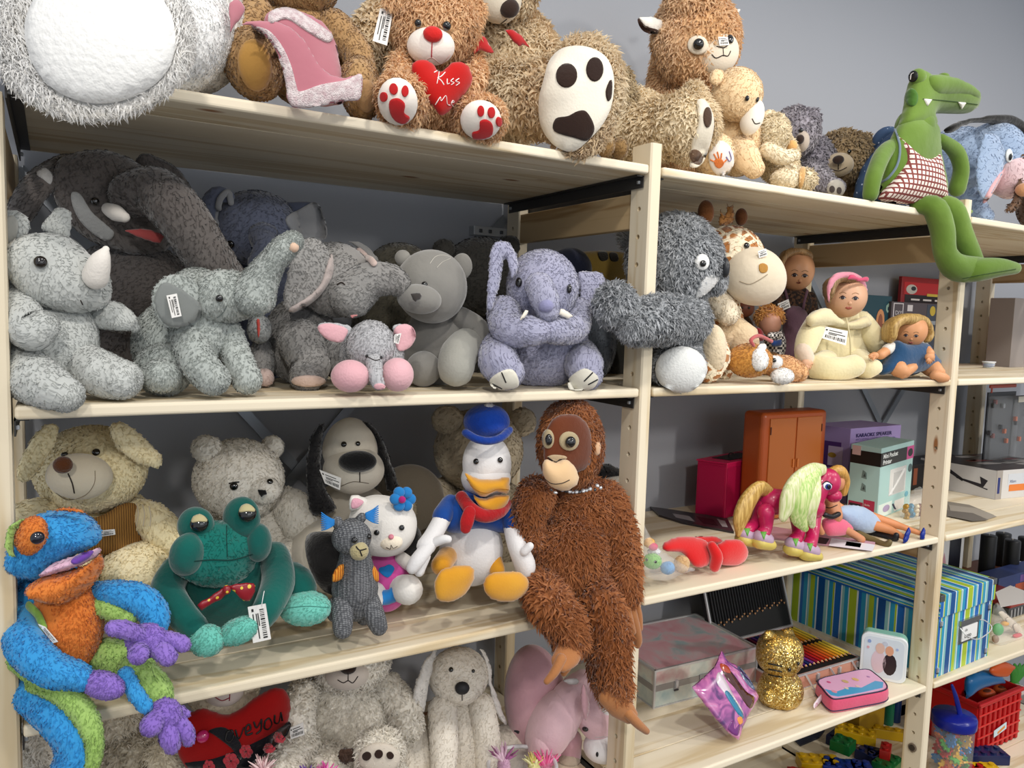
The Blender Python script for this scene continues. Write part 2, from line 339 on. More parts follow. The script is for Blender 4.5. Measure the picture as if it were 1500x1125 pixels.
    def disc(s, name, x, y, rx, ry, mat, rot=0, **k):
        a = np.linspace(0, 2*math.pi, 20, endpoint=False); c, q = math.cos(math.radians(rot)), math.sin(math.radians(rot))
        return s.patch(name, np.stack([x+rx*np.cos(a)*c+ry*np.sin(a)*q, y-rx*np.cos(a)*q+ry*np.sin(a)*c], -1), mat, smooth_outline=False, **k)
    def line(s, name, pts, w, mat, clear=True, **k):
        k.pop('cast', 0)
        A = catmull(pts, 6) if len(pts) > 2 else catmull(pts, 5); out = []
        for x, y in A:
            h = s.hit(x, y)
            if h: out.append((*(h[0]+h[1]*w*.25*mpp(h[0])), w*.5*mpp(h[0])))
        if len(out) < 3: print('LINE MISS', s.root.name, name, pts[0]); return None
        if clear: t = A; s.nf += [np.array([[a[0]-w, a[1]-w], [b[0]+w, b[1]-w], [b[0]+w, b[1]+w], [a[0]-w, a[1]+w]]) for a, b in zip(t[:-1], t[1:])]
        r0 = s.res; s.res = 1.2; e = s.tube(name, out, mat, raw=True, n=1, flat=.6, cast=False, **k); s.res = r0; return e
    def eye(s, x, y, r, mat=None, out=.35, name='eye', ry=None, **k):
        h = s.hit(x, y); c = h[0]+h[1]*r*out*mpp(h[0]) if h is not None else s.p(x, y)
        if 8 not in _SPH: _SPH[8] = sphere(8)
        U, F = _SPH[8]; m = mpp(c)*r; n = h[1] if h is not None else -CF
        a = np.cross(n, CU); a /= np.linalg.norm(a); b = np.cross(a, n); V = c+U[:, [0]]*a*m+U[:, [1]]*b*m*((ry or r)/r)+U[:, [2]]*n*m*.7
        q = np.linspace(0, 6.28, 12, endpoint=False); R_ = r*1.3; s.nf.append(np.stack([x+R_*np.cos(q), y+R_*np.sin(q)], -1))
        return s.add(name, V, F, mat or plain('0A0808', .12, coat=1), **k)
    def tag(s, quad, sticker=True, name='price_tag'):
        """a white card with printing: quad = 4 pixel corners"""
        c = np.mean(quad, 0); hs = [h for h in (s.hit(*((np.array(q)-c)*.85+c)) for q in list(quad)+[c]) if h]
        dep = min([(h[0]-CAM) @ CF for h in hs]) - .004 if hs else (s.p(*c)-CAM) @ CF
        C = [CAM+ray(*q)*dep for q in quad]; n = np.cross(C[1]-C[0], C[3]-C[0]); n /= np.linalg.norm(n); n = n if n @ (CAM-C[0]) > 0 else -n
        V = np.array([x+n*.0006 for x in C]+[x-n*.0004 for x in C]); F = [(0, 1, 2, 3), (7, 6, 5, 4)]+[(i, i+4, (i+1) % 4+4, (i+1) % 4) for i in range(4)]
        e = s.add(name, V, np.array([(f[0], f[i], f[i+1]) for f in F for i in (1, 2)]), plain('F2F0EC', .5), smooth=False, cast=False, label='white price tag with a barcode')
        def bar(u0, v0, u1, v1):
            q = lambda u, v: (C[0]*(1-u)+C[1]*u)*(1-v)+(C[3]*(1-u)+C[2]*u)*v+n*.0011
            return [q(u0, v0), q(u1, v0), q(u1, v1), q(u0, v1)]
        Vb = []; L = np.linalg.norm(C[1]-C[0]) > np.linalg.norm(C[3]-C[0]); u = .12
        while u < .9:
            du = random.choice((.015, .03, .045)); Vb += bar(u, .62, u+du, .86) if L else bar(.62, u, .86, u+du); u += du+.03
        for v_, w_ in ((.2, .55), (.38, .7), (.48, .35)): Vb += bar(.22, v_, .22+w_, v_+.06) if L else bar(v_, .22, v_+.06, .22+w_)
        Vb += bar(.08, .18, .16, .30) if L else bar(.18, .08, .30, .16)
        Vb = np.array(Vb); Fb = np.array([(i, i+1, i+2) for i in range(0, len(Vb), 4)]+[(i, i+2, i+3) for i in range(0, len(Vb), 4)])
        s.add('barcode', Vb, Fb, plain('2A2A2A', .6), smooth=False, cast=False, parent=e)
    def done(s):
        for e in s.parts:
            if e['fur'] and e['fur'] < .0045 and e['mat'].name in REST: e['mat'] = plush(blend(e['mat']['c1'], e['mat']['c2'], .55), e['mat']['c2'], *REST[e['mat'].name])
            if e['fur'] and e['mat'].name in REST:
                g_ = .72 if e['fur'] > .0045 else .88; e['mat'] = plush(lift(e['mat']['c1'], g_), lift(e['mat']['c2'], g_), *REST[e['mat'].name])
        for e in s.parts:
            V, F = e['V'], e['F']; rnd = N = None
            if e['fur']: V, F, rnd, _ = furred(V, F, e['fur']*FURK, e['comb'], e['lean'], e['keep'], s.nf, e['wild'], e['wide'], e['clump'], e['sd'])
            me = mesh_np(e['name'], V-s.o, F.astype(np.int32), e['mat'], e['smooth'], rnd, N)
            par = s.root
            if e['parent'] is not None: par = e['parent']['obj']
            e['obj'] = link(e['name'], me, par)
            if e['label']: e['obj']['label'] = e['label']
        return s.root
def solid(name, V, F, mat, parent=None, origin=None, bevel=0, smooth=False, seg=2):
    o = np.array(origin if origin is not None else (0, 0, 0), float); me = mesh_np(name, np.asarray(V)-o, [tuple(f) for f in F], mat, smooth); ob = link(name, me, parent)
    if parent is None: ob.location = o
    if bevel: b = ob.modifiers.new('bevel', 'BEVEL'); b.width = bevel; b.segments = seg; b.limit_method = 'ANGLE'
    return ob
BF = [(0, 3, 2, 1), (4, 5, 6, 7), (0, 1, 5, 4), (1, 2, 6, 5), (2, 3, 7, 6), (3, 0, 4, 7)]
def box(name, x0, x1, y0, y1, z0, z1, mat, parent=None, bevel=.002, seg=2):
    c = np.array([(x0+x1)/2, (y0+y1)/2, z0]); V = [(x, y, z) for z in (z0, z1) for x, y in ((x0, y0), (x1, y0), (x1, y1), (x0, y1))]
    if parent is not None: c = np.array(parent.location)
    return solid(name, V, BF, mat, parent, c, bevel, seg=seg)
# ---------------- room and shelving ----------------
def wallmat():
    k = NT('painted_wall'); tc = k.n('ShaderNodeTexCoord'); nz = k.n('ShaderNodeTexNoise', i_Scale=180, i_Detail=2); k.l(tc.outputs['Object'], nz.inputs['Vector'])
    k.b.inputs['Base Color'].default_value = lin('979AA1'); k.b.inputs['Roughness'].default_value = .8
    bp = k.n('ShaderNodeBump', i_Strength=.15, i_Distance=.001); k.l(nz.outputs[0], bp.inputs['Height']); k.l(bp.outputs[0], k.b.inputs['Normal']); return k.m
YW = .525
tag(box('wall_back', -3, 4.5, YW, YW+.1, 0, 3.4, wallmat(), bevel=0), kind='structure')
tag(box('floor', -3, 4.5, -3.5, YW, -.05, 0, plain('8C8378', .6), bevel=0), kind='structure')
WX, WY, WZ = wood('x'), wood('y'), wood('z'); STEEL = plain('3E3D3C', .5, .3); ZINC = plain('B0B4B8', .35, .5)
def drilled_post(name, x0, y0, z0, z1, parent):
    """square post whose side faces carry a row of real drilled holes"""
    V = []; F = []; nh = []; zc = 1.8626; zs = []
    z = zc
    while z-.05 > z0: z -= .05
    while z < z1-.015: zs.append(z); z += .05
    yc = y0+D/2; R = .0048; K = 8
    for side in (0, 1):
        x = x0 if side == 0 else x0+T; ins = .011 if side == 0 else -.011; prev = z0
        segs = [zz+.025 for zz in zs if zz+.025 < z1-1e-4]+[z1]; lo = z0
        for zz in zs:
            hi = min(zz+.025, z1); b = len(V); sq = []
            for q in range(K):
                a = 2*math.pi*(q+.5)/K; cx, cz = math.cos(a), math.sin(a); m = max(abs(cx), abs(cz))
            cor = [(y0, lo), ((y0+y0+D)/2, lo), (y0+D, lo), (y0+D, (lo+hi)/2), (y0+D, hi), ((y0+y0+D)/2, hi), (y0, hi), (y0, (lo+hi)/2)]
            ang = [225, 270, 315, 0, 45, 90, 135, 180]
            V += [(x, c[0], c[1]) for c in cor]; V += [(x, yc+R*math.cos(math.radians(a)), zz+R*math.sin(math.radians(a))) for a in ang]
            V += [(x+ins, yc+R*math.cos(math.radians(a)), zz+R*math.sin(math.radians(a))) for a in ang]
            for q in range(8):
                r2 = (q+1) % 8; f1 = (b+q, b+8+q, b+8+r2, b+r2); f2 = (b+8+q, b+16+q, b+16+r2, b+8+r2)
                F += [f1, f2] if side == 0 else [f1[::-1], f2[::-1]]
            F.append(tuple(b+16+q for q in range(8)) if side else tuple(b+16+q for q in range(7, -1, -1))); lo = hi
        if lo < z1-1e-4:
            b = len(V); V += [(x, y0, lo), (x, y0+D, lo), (x, y0+D, z1), (x, y0, z1)]; F.append((b, b+3, b+2, b+1) if side == 0 else (b, b+1, b+2, b+3))
    b = len(V); r = .003
    # front and back faces with softened arrises, top
    for yy, s in ((y0, -1), (y0+D, 1)):
        b = len(V); V += [(x0, yy, z0), (x0+r, yy+s*r, z0), (x0+T-r, yy+s*r, z0), (x0+T, yy, z0), (x0, yy, z1), (x0+r, yy+s*r, z1), (x0+T-r, yy+s*r, z1), (x0+T, yy, z1)]
        for q in range(3): f = (b+q, b+q+1, b+q+5, b+q+4); F.append(f if s < 0 else f[::-1])
    b = len(V); V += [(x0, y0, z1), (x0+T, y0, z1), (x0+T, y0+D, z1), (x0, y0+D, z1)]; F.append((b, b+1, b+2, b+3))
    return solid(name, V, F, WZ, parent, parent.location)
WHR = (plain('B9B2A6', .5),)
names = ['leftmost post frame at the edge of the white plush bay', 'post frame between the elephants and the koala', 'post frame beside the green crocodile toy', 'post frame furthest along the wall']
for i in range(4):
    x0 = (i-1)*W; t = empty('shelf_side_frame', (x0+T/2, DEP/2, 0))
    tag(t, ['pine ladder post frame under the big white plush', 'pine ladder post frame between the lilac elephant and the koala', 'pine ladder post frame under the green crocodile', 'pine ladder post frame beyond the crocodile, mostly hidden'][i], 'shelf frame', 'pine side frames holding the shelves')
    top = ZT+.039 if i else ZT-.035
    drilled_post('post', x0, 0, 0, top, t); drilled_post('post', x0, DEP-D, 0, top, t)
    for zr in (1.729, .97, .16): box('rail', x0+.004, x0+.022, D, DEP-D, zr, zr+.064, wood('y', 1), t, .002)
    for zs_ in (ZT, Z2, Z3, Z4, Z5):
        for sx in (-1, 1):
            xa = x0-.002 if sx < 0 else x0+T+.002
            b = box('shelf_rail', min(xa, xa+sx*.002), max(xa, xa+sx*.002), .012, DEP-.012, zs_-TH-.022, zs_-TH-.001, STEEL, t, 0)
            box('shelf_rail', min(xa, xa+sx*.016), max(xa, xa+sx*.016), .012, DEP-.012, zs_-TH-.003, zs_-TH-.001, STEEL, t, 0)
            for yp in (.022, DEP-.022): box('pin', min(xa, xa+sx*.006), max(xa, xa+sx*.006), yp-.003, yp+.003, zs_-TH-.015, zs_-TH-.009, ZINC, t, .001)
SURF = {}
def shelf(bay, z, label):
    x0 = (bay-1)*W+T+.0035; x1 = bay*W-.0035; s = empty('shelf_board', ((x0+x1)/2, DEP/2, z-TH)); tag(s, label, 'shelf', 'pine shelf boards')
    n = 5; dy = (DEP+.009)/n
    for j in range(n): box('plank', x0, x1, -.004+j*dy, -.004+(j+1)*dy-.0003, z-TH, z, WX, s, .0045 if j == 0 else .0004, 3)
for bay in (0, 1, 2):
    wh = ['under the row of bears and grey elephants', 'between the koala post and the crocodile post', 'beyond the crocodile post'][bay]
    for z, nm in ((ZT, 'topmost'), (Z2, 'second from the top'), (Z3, 'third from the top'), (Z4, 'fourth from the top'), (Z5, 'lowest')):
        shelf(bay, z, f'pine shelf board, {nm}, '+['in the bay of large plush animals', 'in the bay with dolls and giraffe', 'in the bay beyond the crocodile'][bay])
# steel cross braces, wall bracket
def strap(a, b, w_, label, name='cross_brace', mat=None):
    a, b = np.array(a, float), np.array(b, float); d = b-a; d /= np.linalg.norm(d); s = np.cross(d, (0, 1, 0))*w_/2; y = np.array((0, .001, 0))
    V = [p+q for p in (a, b) for q in (-s-y, s-y, s+y, -s+y)]
    o = solid(name, V, [(0, 1, 2, 3), (7, 6, 5, 4), (0, 4, 5, 1), (1, 5, 6, 2), (2, 6, 7, 3), (3, 7, 4, 0)], mat or plain('8E949C', .35, .7), None, (a+b)/2); tag(o, label, 'brace')
zc_ = P(425, 690, DEP+.008)[2]
for bay in (0, 2):
    xa, xb = (bay-1)*W+T, bay*W; nm = ['behind the cream bear', 'beyond the crocodile post'][bay//2]; yb = DEP+.01
    strap((xa, yb+.003, 1.79), (xb, yb+.003, 2*zc_-1.79), .02, 'flat steel brace sloping down to the koala post, '+nm if bay == 0 else 'flat steel brace sloping down away from the crocodile post')
    strap((xa, yb, 2*zc_-1.79), (xb, yb, 1.79), .02, 'flat steel brace rising to the koala post top, '+nm if bay == 0 else 'flat steel brace rising away from the crocodile post')
t = empty('wall_bracket', (-.05, DEP+.02, 1.76)); tag(t, 'small zinc angle bracket fixing the post to the wall', 'bracket')
box('plate', -.085, -.0, DEP+.001, DEP+.003, 1.745, 1.765, ZINC, t, .0005); box('plate', -.087, -.085, DEP+.001, YW-.001, 1.745, 1.765, ZINC, t, .0005)
for x in (-.07, -.045, -.015): box('screw', x-.004, x+.004, DEP-.002, DEP+.001, 1.751, 1.759, plain('54585C', .4, .9), t, .001)
# ---------------- top shelf ----------------
BLK = plain('0A0808', .12, coat=1); NOSE = plush('2A1C16', '3A2820', bump=.2); TH_ = plain('241812', .7)
def base(x, Y, z, px=None): q = P(x, 400, Y); return (q[0], Y, z)
f = Fig('white_plush', 'huge fluffy white plush whose round foot hangs over the top shelf', 'plush toy', base(150, .1, ZT), -.02, res=5)
WH = plush('F8F5F0', 'FFFFFF', sheen=.3)
f.ell('body', 110, -90, .2, 230, 210, 130, WH, fur=.008, lump=.04)
f.ell('leg', 170, 40, .09, 170, 118, 110, WH, fur=.008)
f.ell('second_leg', 285, 40, .10, 70, 95, 90, plush('EDEAE4', 'F8F6F2'), fur=.008, rot=-8)
f.ell('foot_rim', 135, 50, -.045, 150, 124, 34, WH, fur=.015, lean=1.3, keep=.6, comb=(0, -.5, -.9), lump=.05, rot=-6, clump=.4)
f.patch('sole', [(38, 40), (60, -10), (120, -45), (190, -40), (243, 5), (258, 60), (240, 110), (195, 142), (140, 152), (85, 135), (50, 95)], plush('EDECEA', 'F8F8F6', bump=.6, bs=140), off=.004, puff=.008, fur=.0035)
f.done()

f = Fig('dressed_bear', 'honey brown teddy bear in a dusty pink dress with white lace hem', 'plush toy', base(440, .12, ZT), .1, res=4)
BR = plush('8A6238', 'B08A5C', amt=.8); PK = plush('B4707C', 'C88A94', sheen=.5, bump=.15, bs=90)
f.ell('head', 435, -28, .02, 62, 52, 55, BR, fur=.008, rot=-10)
f.ell('torso', 440, 70, .05, 62, 85, 60, BR, fur=.007)
f.tube('arm', [(375, 20, 0, 26), (360, 55, -.03, 24), (372, 85, -.05, 22)], BR, fur=.007)
f.tube('arm', [(490, 40, 0, 26), (520, 75, -.03, 24), (530, 105, -.05, 22)], BR, fur=.007)
f.ell('leg', 372, 95, -.06, 43, 50, 60, BR, fur=.008, rot=10); f.ell('leg', 528, 130, -.05, 30, 46, 55, BR, fur=.008)
f.disc('foot_pad', 373, 95, 24, 38, plush('B98A45', 'C89C58', bump=.2), rot=8, off=.003, puff=.004)
f.disc('foot_pad', 536, 140, 14, 24, plush('A8845A'), off=.002, puff=.003)
f.puff('dress', [(392, 18), (415, 12), (460, 22), (488, 45), (500, 90), (505, 150), (440, 152), (425, 120), (400, 75), (385, 40)], -.075, 26, PK, back=1.4, sm=4)
f.puff('dress_skirt', [(350, 38), (372, 42), (394, 62), (408, 92), (416, 122), (420, 152), (436, 161), (470, 158), (505, 151), (529, 146), (531, 106), (505, 112), (475, 100), (450, 60), (420, 35), (385, 28), (360, 30)], -.15, 9, PK, back=.6)
LC = plush('E4D8D8', 'C8AEB2', sc=140, amt=1, bump=.9, bs=600)
f.patch('lace_trim', [(368, 38), (392, 44), (412, 66), (426, 96), (434, 126), (440, 134), (470, 124), (505, 118), (529, 110), (527, 143), (504, 148), (470, 155), (436, 157), (423, 148), (419, 122), (411, 92), (397, 62), (378, 46)], LC, off=.002, step=3)
f.puff('dress_strap', [(333, 8), (345, -4), (360, 6), (358, 22), (340, 48), (336, 60), (334, 30)], -.13, 7, PK)
f.patch('lace_collar', [(395, 20), (420, 12), (450, 26), (485, 52), (478, 62), (448, 45), (420, 28), (397, 34)], LC, off=.003, step=4)
f.done()

f = Fig('kissing_bear', 'orange curly teddy bear holding a red heart cushion reading Kiss Me', 'plush toy', base(645, .1, ZT), .06, res=4)
OR = plush('DCA670', 'F2C694', amt=.7)
f.ell('torso', 640, 130, .05, 58, 80, 55, OR, fur=.013)
f.ell('head', 636, 38, -.01, 68, 56, 55, OR, fur=.014, wild=.6, rot=-4)
f.ell('ear', 694, 24, -.03, 18, 28, 12, OR, fur=.012, rot=-20); f.ell('ear', 585, -2, -.02, 26, 20, 12, OR, fur=.012)
f.ell('muzzle', 631, 68, -.045, 35, 27, 26, plush('EFE6DC', 'F8F2EA', bump=.15))
f.ell('nose', 634, 50, -.072, 14.5, 11.5, 9, plush('C8201E', 'D83430'), rot=-8)
f.line('mouth', [(633, 62), (632, 84)], 1.6, plain('B02030', .7)); f.line('mouth', [(606, 84), (617, 92), (632, 84), (647, 93), (659, 80)], 1.3, plain('C8A8A0', .7))
f.eye(654, 38, 6.5); f.eye(613, 34, 5.5)
for q in (1, -1): f.tube('arm', [(640-52*q, 92, .0, 20), (640-55*q, 115, -.04, 20), (640-42*q, 128, -.06, 17)], OR, fur=.012)
HT = [(646, 105), (662, 90), (682, 92), (694, 108), (690, 128), (672, 150), (648, 172), (634, 160), (614, 135), (600, 105), (606, 90), (622, 86), (636, 92)]
RED = plush('B81410', 'C82420', sheen=.25, bump=.1)
h = f.puff('heart_cushion', HT, -.085, 20, RED, back=.9)
WT = plain('F4ECE8', .7)
for st in ([(636, 106), (643, 104), (640, 122)], [(652, 106), (646, 112), (641, 114), (646, 118), (650, 124)], [(655, 116), (655, 123), (658, 122)], [(664, 115), (660, 119), (665, 121), (661, 124)], [(672, 115), (667, 119), (673, 121), (668, 125)],
           [(638, 153), (645, 142), (646, 148), (653, 140), (655, 152), (659, 154)], [(661, 150), (665, 149), (663, 147), (661, 151), (663, 155), (668, 154)]): f.line('lettering', st, 1.6, WT, parent=None, cast=False)
for q, (cx, cy) in enumerate(((583, 148), (704, 175))):
    f.ell('leg', cx+(6 if q == 0 else -2), cy, -.065, 41, 40 if q == 0 else 35, 55, OR, fur=.013, wild=.6)
    f.disc('foot_pad', cx, cy, 28 if q == 0 else 29, 34 if q == 0 else 28, plush('F1E9DF', 'F8F2EA', bump=.1), rot=10 if q == 0 else -10, off=.004)
    RD = plush('B81C20', 'C42A2A', bump=.1)
    if q == 0: f.patch('paw_print', [(571, 148), (583, 144), (593, 152), (592, 165), (600, 172), (592, 180), (580, 176), (572, 164)], RD, off=.003); dots = ((577, 131, 6, 8), (593, 134, 5, 8), (563, 142, 5, 7))
    else: f.patch('paw_print', [(703, 178), (712, 175), (721, 182), (720, 196), (708, 202), (694, 202), (692, 194), (702, 190)], RD, off=.003); dots = ((704, 163, 5, 8), (719, 165, 5, 8), (730, 178, 4, 7))
    for x, y, a, b in dots: f.disc('paw_print', x, y, a, b, RD, off=.003)
f.tag([(557, 12), (576, 16), (567, 67), (546, 60)])
f.done()

f = Fig('bow_bear', 'large beige shaggy bear with red bow and its big paw-printed foot forward', 'plush toy', base(740, .25, ZT), .2, res=5)
BG = plush('CCAA7C', 'E4CEA8', amt=.8)
f.ell('torso', 700, 110, .05, 130, 120, 80, BG, fur=.018, wild=.7, clump=.9)
f.tube('arm', [(610, 10, .0, 36), (560, 40, -.02, 38), (530, 75, -.02, 36), (528, 110, -.03, 30)], BG, fur=.017, wild=.7, clump=.9)
f.ell('head', 735, -22, -.05, 60, 52, 50, BG, fur=.014, wild=.6)
f.ell('muzzle', 731, -3, -.11, 34, 36, 26, plush('CFC4B0', 'DCD2C0', bump=.2)); f.ell('nose', 746, 12, -.135, 15, 14, 10, NOSE)
f.line('mouth', [(700, 10), (710, 28), (728, 36), (742, 28)], 1.6, TH_)
RB = plush('A81418', 'C01E20', sheen=.6, bump=.1)
f.puff('bow_ribbon', [(700, 40), (712, 52), (728, 78), (714, 82), (704, 76), (692, 84), (690, 60)], -.17, 7, RB, smooth_outline=False); f.puff('bow_ribbon', [(735, 40), (760, 44), (782, 74), (768, 68), (758, 72), (742, 56)], -.17, 7, RB, smooth_outline=False)
f.tube('leg', [(700, 130, -.02, 48), (770, 145, -.10, 54), (830, 145, -.17, 60)], BG, fur=.018, wild=.7, clump=.9)
f.ell('foot', 852, 142, -.205, 62, 92, 34, BG, fur=.018, wild=.7, clump=.8, rot=-10, comb=(0, -.4, -.5))
f.patch('foot_sole', [(806, 90), (826, 72), (858, 70), (886, 84), (898, 112), (896, 150), (884, 180), (862, 205), (838, 222), (812, 212), (794, 185), (790, 150), (798, 115)], plush('E9E2D2', 'F2ECDF', bump=.2), off=.005, puff=.004)
DK = plush('2A1A14', '38261C', bump=.2)
f.disc('paw_print', 830, 111, 15.5, 17.5, DK, rot=-8, off=.002); f.disc('paw_print', 871, 102, 12.5, 17.5, DK, off=.002); f.patch('paw_print', [(893, 118), (896, 122), (895, 142), (890, 148), (887, 134)], DK, off=.002)
f.patch('paw_print', [(814, 174), (832, 170), (846, 163), (858, 163), (868, 178), (870, 192), (860, 206), (842, 202), (812, 192)], DK, off=.002)
f.done()

f = Fig('small_brown_bear', 'tiny brown plush feet peeping out behind the beige bear foot', 'plush toy', base(900, .18, ZT), .16, res=4)
B2 = plush('7A5A34', '9A7848')
f.ell('body', 905, 165, .05, 34, 55, 34, plush('A08860', 'C0AA84'), fur=.014, wild=.7); f.ell('foot', 887, 213, -.03, 15, 18, 18, B2, fur=.005); f.ell('foot', 907, 218, -.03, 14, 16, 18, B2, fur=.005); f.ell('head', 905, 120, .06, 26, 24, 24, plush('A08860', 'C0AA84'), fur=.012)
f.done()

f = Fig('llama_plush', 'ginger llama plush with white face and upright ears, topmost of the heap', 'plush toy', base(1010, .3, ZT), .28, res=4.5)
GG = plush('D09A62', 'ECC090', amt=.8); CR_ = plush('E4D8C4', 'EEE6D6', bump=.15)
f.ell('body', 1005, 150, .05, 60, 120, 60, GG, fur=.013)
f.ell('head', 1020, 58, -.03, 66, 72, 58, GG, fur=.015, wild=.6, lump=.05)
f.ell('forelock', 1012, 5, -.06, 40, 26, 30, GG, fur=.018, wild=.8)
f.ell('muzzle', 1046, 76, -.085, 36, 32, 26, CR_, rot=-8); f.disc('eye_patch', 1022, 66, 15, 14, CR_, off=.003, puff=.003)
f.eye(1023, 65, 8); f.eye(1069, 58, 5, ry=7)
f.line('mouth', [(1043, 80), (1049, 85), (1059, 81), (1066, 82), (1070, 75)], 1.5, TH_); f.line('mouth', [(1050, 68), (1060, 70), (1066, 66)], 1.5, TH_); f.line('mouth', [(1059, 70), (1060, 82)], 1.2, TH_)
f.puff('ear', [(934, 24), (950, 22), (975, 30), (968, 48), (955, 48), (940, 38)], -.02, 6, plush('E8E4DC')); f.patch('inner_ear', [(935, 27), (946, 38), (964, 44), (960, 50), (944, 46), (936, 36)], plush('3A241A'), off=.002)
f.puff('ear', [(1066, 14), (1080, 10), (1088, 14), (1082, 24), (1070, 26)], .0, 5, plush('E8E4DC'))
f.tag([(1052, 54), (1066, 54), (1068, 66), (1054, 67)])
f.done()

f = Fig('sprawling_bear', 'beige shaggy bear foot and leg between koala post and pale bear', 'plush toy', base(980, .2, ZT), .12, res=4.5)
BC = plush('D8BA8A', 'EEDAB4', amt=.8)
f.ell('body', 930, 190, .12, 55, 60, 50, BC, fur=.016, wild=.7); f.tube('leg', [(930, 195, .06, 42), (970, 190, .0, 46), (1005, 185, -.05, 50)], BC, fur=.015, wild=.7, clump=.8)
f.ell('foot', 1012, 182, -.06, 30, 62, 34, BC, fur=.014, wild=.6, rot=-6)
f.patch('foot_sole', [(1022, 148), (1034, 150), (1044, 175), (1040, 205), (1028, 238), (1012, 244), (1014, 210), (1024, 180)], plush('DED4C0', 'EAE2D2', bump=.2), off=.004)
f.disc('paw_print', 1036, 172, 6, 15, plush('4A3628'), rot=0, off=.002, clear=False); f.disc('paw_print', 1020, 230, 9, 12, plush('6A5240'), rot=30, off=.002, clear=False)
f.done()

f = Fig('cream_bear', 'smooth pale apricot bear with an orange hand print on its foot pad', 'plush toy', base(1080, .16, ZT), .1, res=4)
AP = plush('DCB886', 'F0D4A8', amt=.4)
f.ell('body', 1080, 200, .04, 42, 60, 42, AP, fur=.006); f.ell('head', 1080, 138, -.01, 38, 40, 34, AP, fur=.006); f.ell('ear', 1050, 113, -.01, 11, 13, 7, AP, fur=.006, rot=-30)
f.ell('muzzle', 1102, 172, -.035, 16, 27, 18, plush('F0E8DA', 'F6F0E6', bump=.1), rot=-18); f.ell('nose', 1112, 163, -.052, 4.5, 6.5, 5, plush('4A2A20'))
f.line('mouth', [(1102, 174), (1106, 181), (1113, 180)], 1.4, TH_); f.eye(1094, 144, 3.2, ry=4.2); f.eye(1109, 146, 2.4, ry=4)
f.ell('leg', 1045, 226, -.03, 32, 32, 34, AP, fur=.006); f.disc('foot_pad', 1056, 232, 18, 26, plush('EFE8E2', bump=.1), rot=8, off=.003)
f.tube('leg', [(1085, 222, .0, 24), (1096, 236, -.04, 20), (1104, 246, -.05, 16)], AP, fur=.005)
OH = plush('D87838')
f.patch('hand_print', [(1046, 236), (1052, 232), (1058, 234), (1060, 240), (1054, 246), (1048, 243)], OH, off=.002)
for a in ([(1050, 233), (1046, 226)], [(1053, 231), (1051, 223)], [(1056, 232), (1057, 225)], [(1047, 237), (1041, 234)], [(1060, 238), (1064, 234)]): f.line('hand_print', a, 2.2, OH)
f.line('hand_print', [(1064, 230), (1068, 236), (1071, 232), (1068, 222)], 2, plush('8A80A8'))
f.done()

f = Fig('fleecy_bear', 'small pale fleecy bear leaning on the apricot bear', 'plush toy', base(1145, .12, ZT), .08, res=3.5)
FL = plush('DCC69C', 'F0E2C4', amt=.6)
f.ell('body', 1140, 232, .03, 30, 40, 28, FL, fur=.009, wild=.7); f.ell('head', 1132, 195, .0, 26, 30, 24, FL, fur=.009, wild=.7); f.ell('ear', 1128, 170, .0, 12, 10, 6, FL, fur=.008)
f.tube('arm', [(1125, 220, -.02, 13), (1145, 230, -.04, 13), (1162, 228, -.05, 10)], FL, fur=.008, wild=.7); f.ell('foot', 1178, 264, -.045, 18, 18, 22, FL, fur=.010, wild=.8); f.tube('leg', [(1150, 255, -.01, 18), (1175, 262, -.04, 16)], FL, fur=.008)
f.ell('muzzle', 1160, 214, -.02, 8, 9, 8, plush('D8A868'), fur=None); f.ell('foot', 1150, 262, -.045, 22, 16, 20, FL, fur=.008, wild=.8); f.patch('foot_pad', [(1172, 248), (1180, 248), (1176, 272), (1170, 272)], plush('D8B078'), off=.003)
f.line('eye_stitch', [(1146, 186), (1149, 190), (1146, 192)], 1.4, plain('8A7A5A'))
f.done()

f = Fig('grey_bear', 'mauve-grey shaggy bear behind the small fleecy bear on the top shelf', 'plush toy', base(1180, .3, ZT), .24, res=4)
MG = plush('77707A', '98929A', amt=.8)
f.ell('body', 1185, 240, .0, 40, 45, 34, MG, fur=.011, wild=.7); f.ell('head', 1165, 192, -.03, 36, 36, 32, MG, fur=.011, wild=.7, clump=.5); f.ell('ear', 1193, 172, -.03, 12, 15, 8, MG, fur=.010, wild=.7)
f.ell('muzzle', 1174, 207, -.065, 11, 16, 14, plush('B8AA9C', bump=.1)); f.ell('nose', 1172, 204, -.085, 6, 7, 5, NOSE); f.eye(1173, 191, 3.2)
f.tube('leg', [(1185, 250, -.03, 20), (1205, 265, -.09, 18)], MG, fur=.010); f.ell('foot', 1222, 275, -.11, 17, 15, 14, MG, fur=.007)
f.disc('foot_pad', 1224, 276, 13, 13, plush('B8B2A8', bump=.1), off=.003, puff=.002); f.disc('toe', 1219, 277, 4, 5, plush('4A4240'), off=.002, clear=False); f.disc('toe', 1229, 279, 3.5, 5, plush('4A4240'), off=.002, clear=False)
f.done()

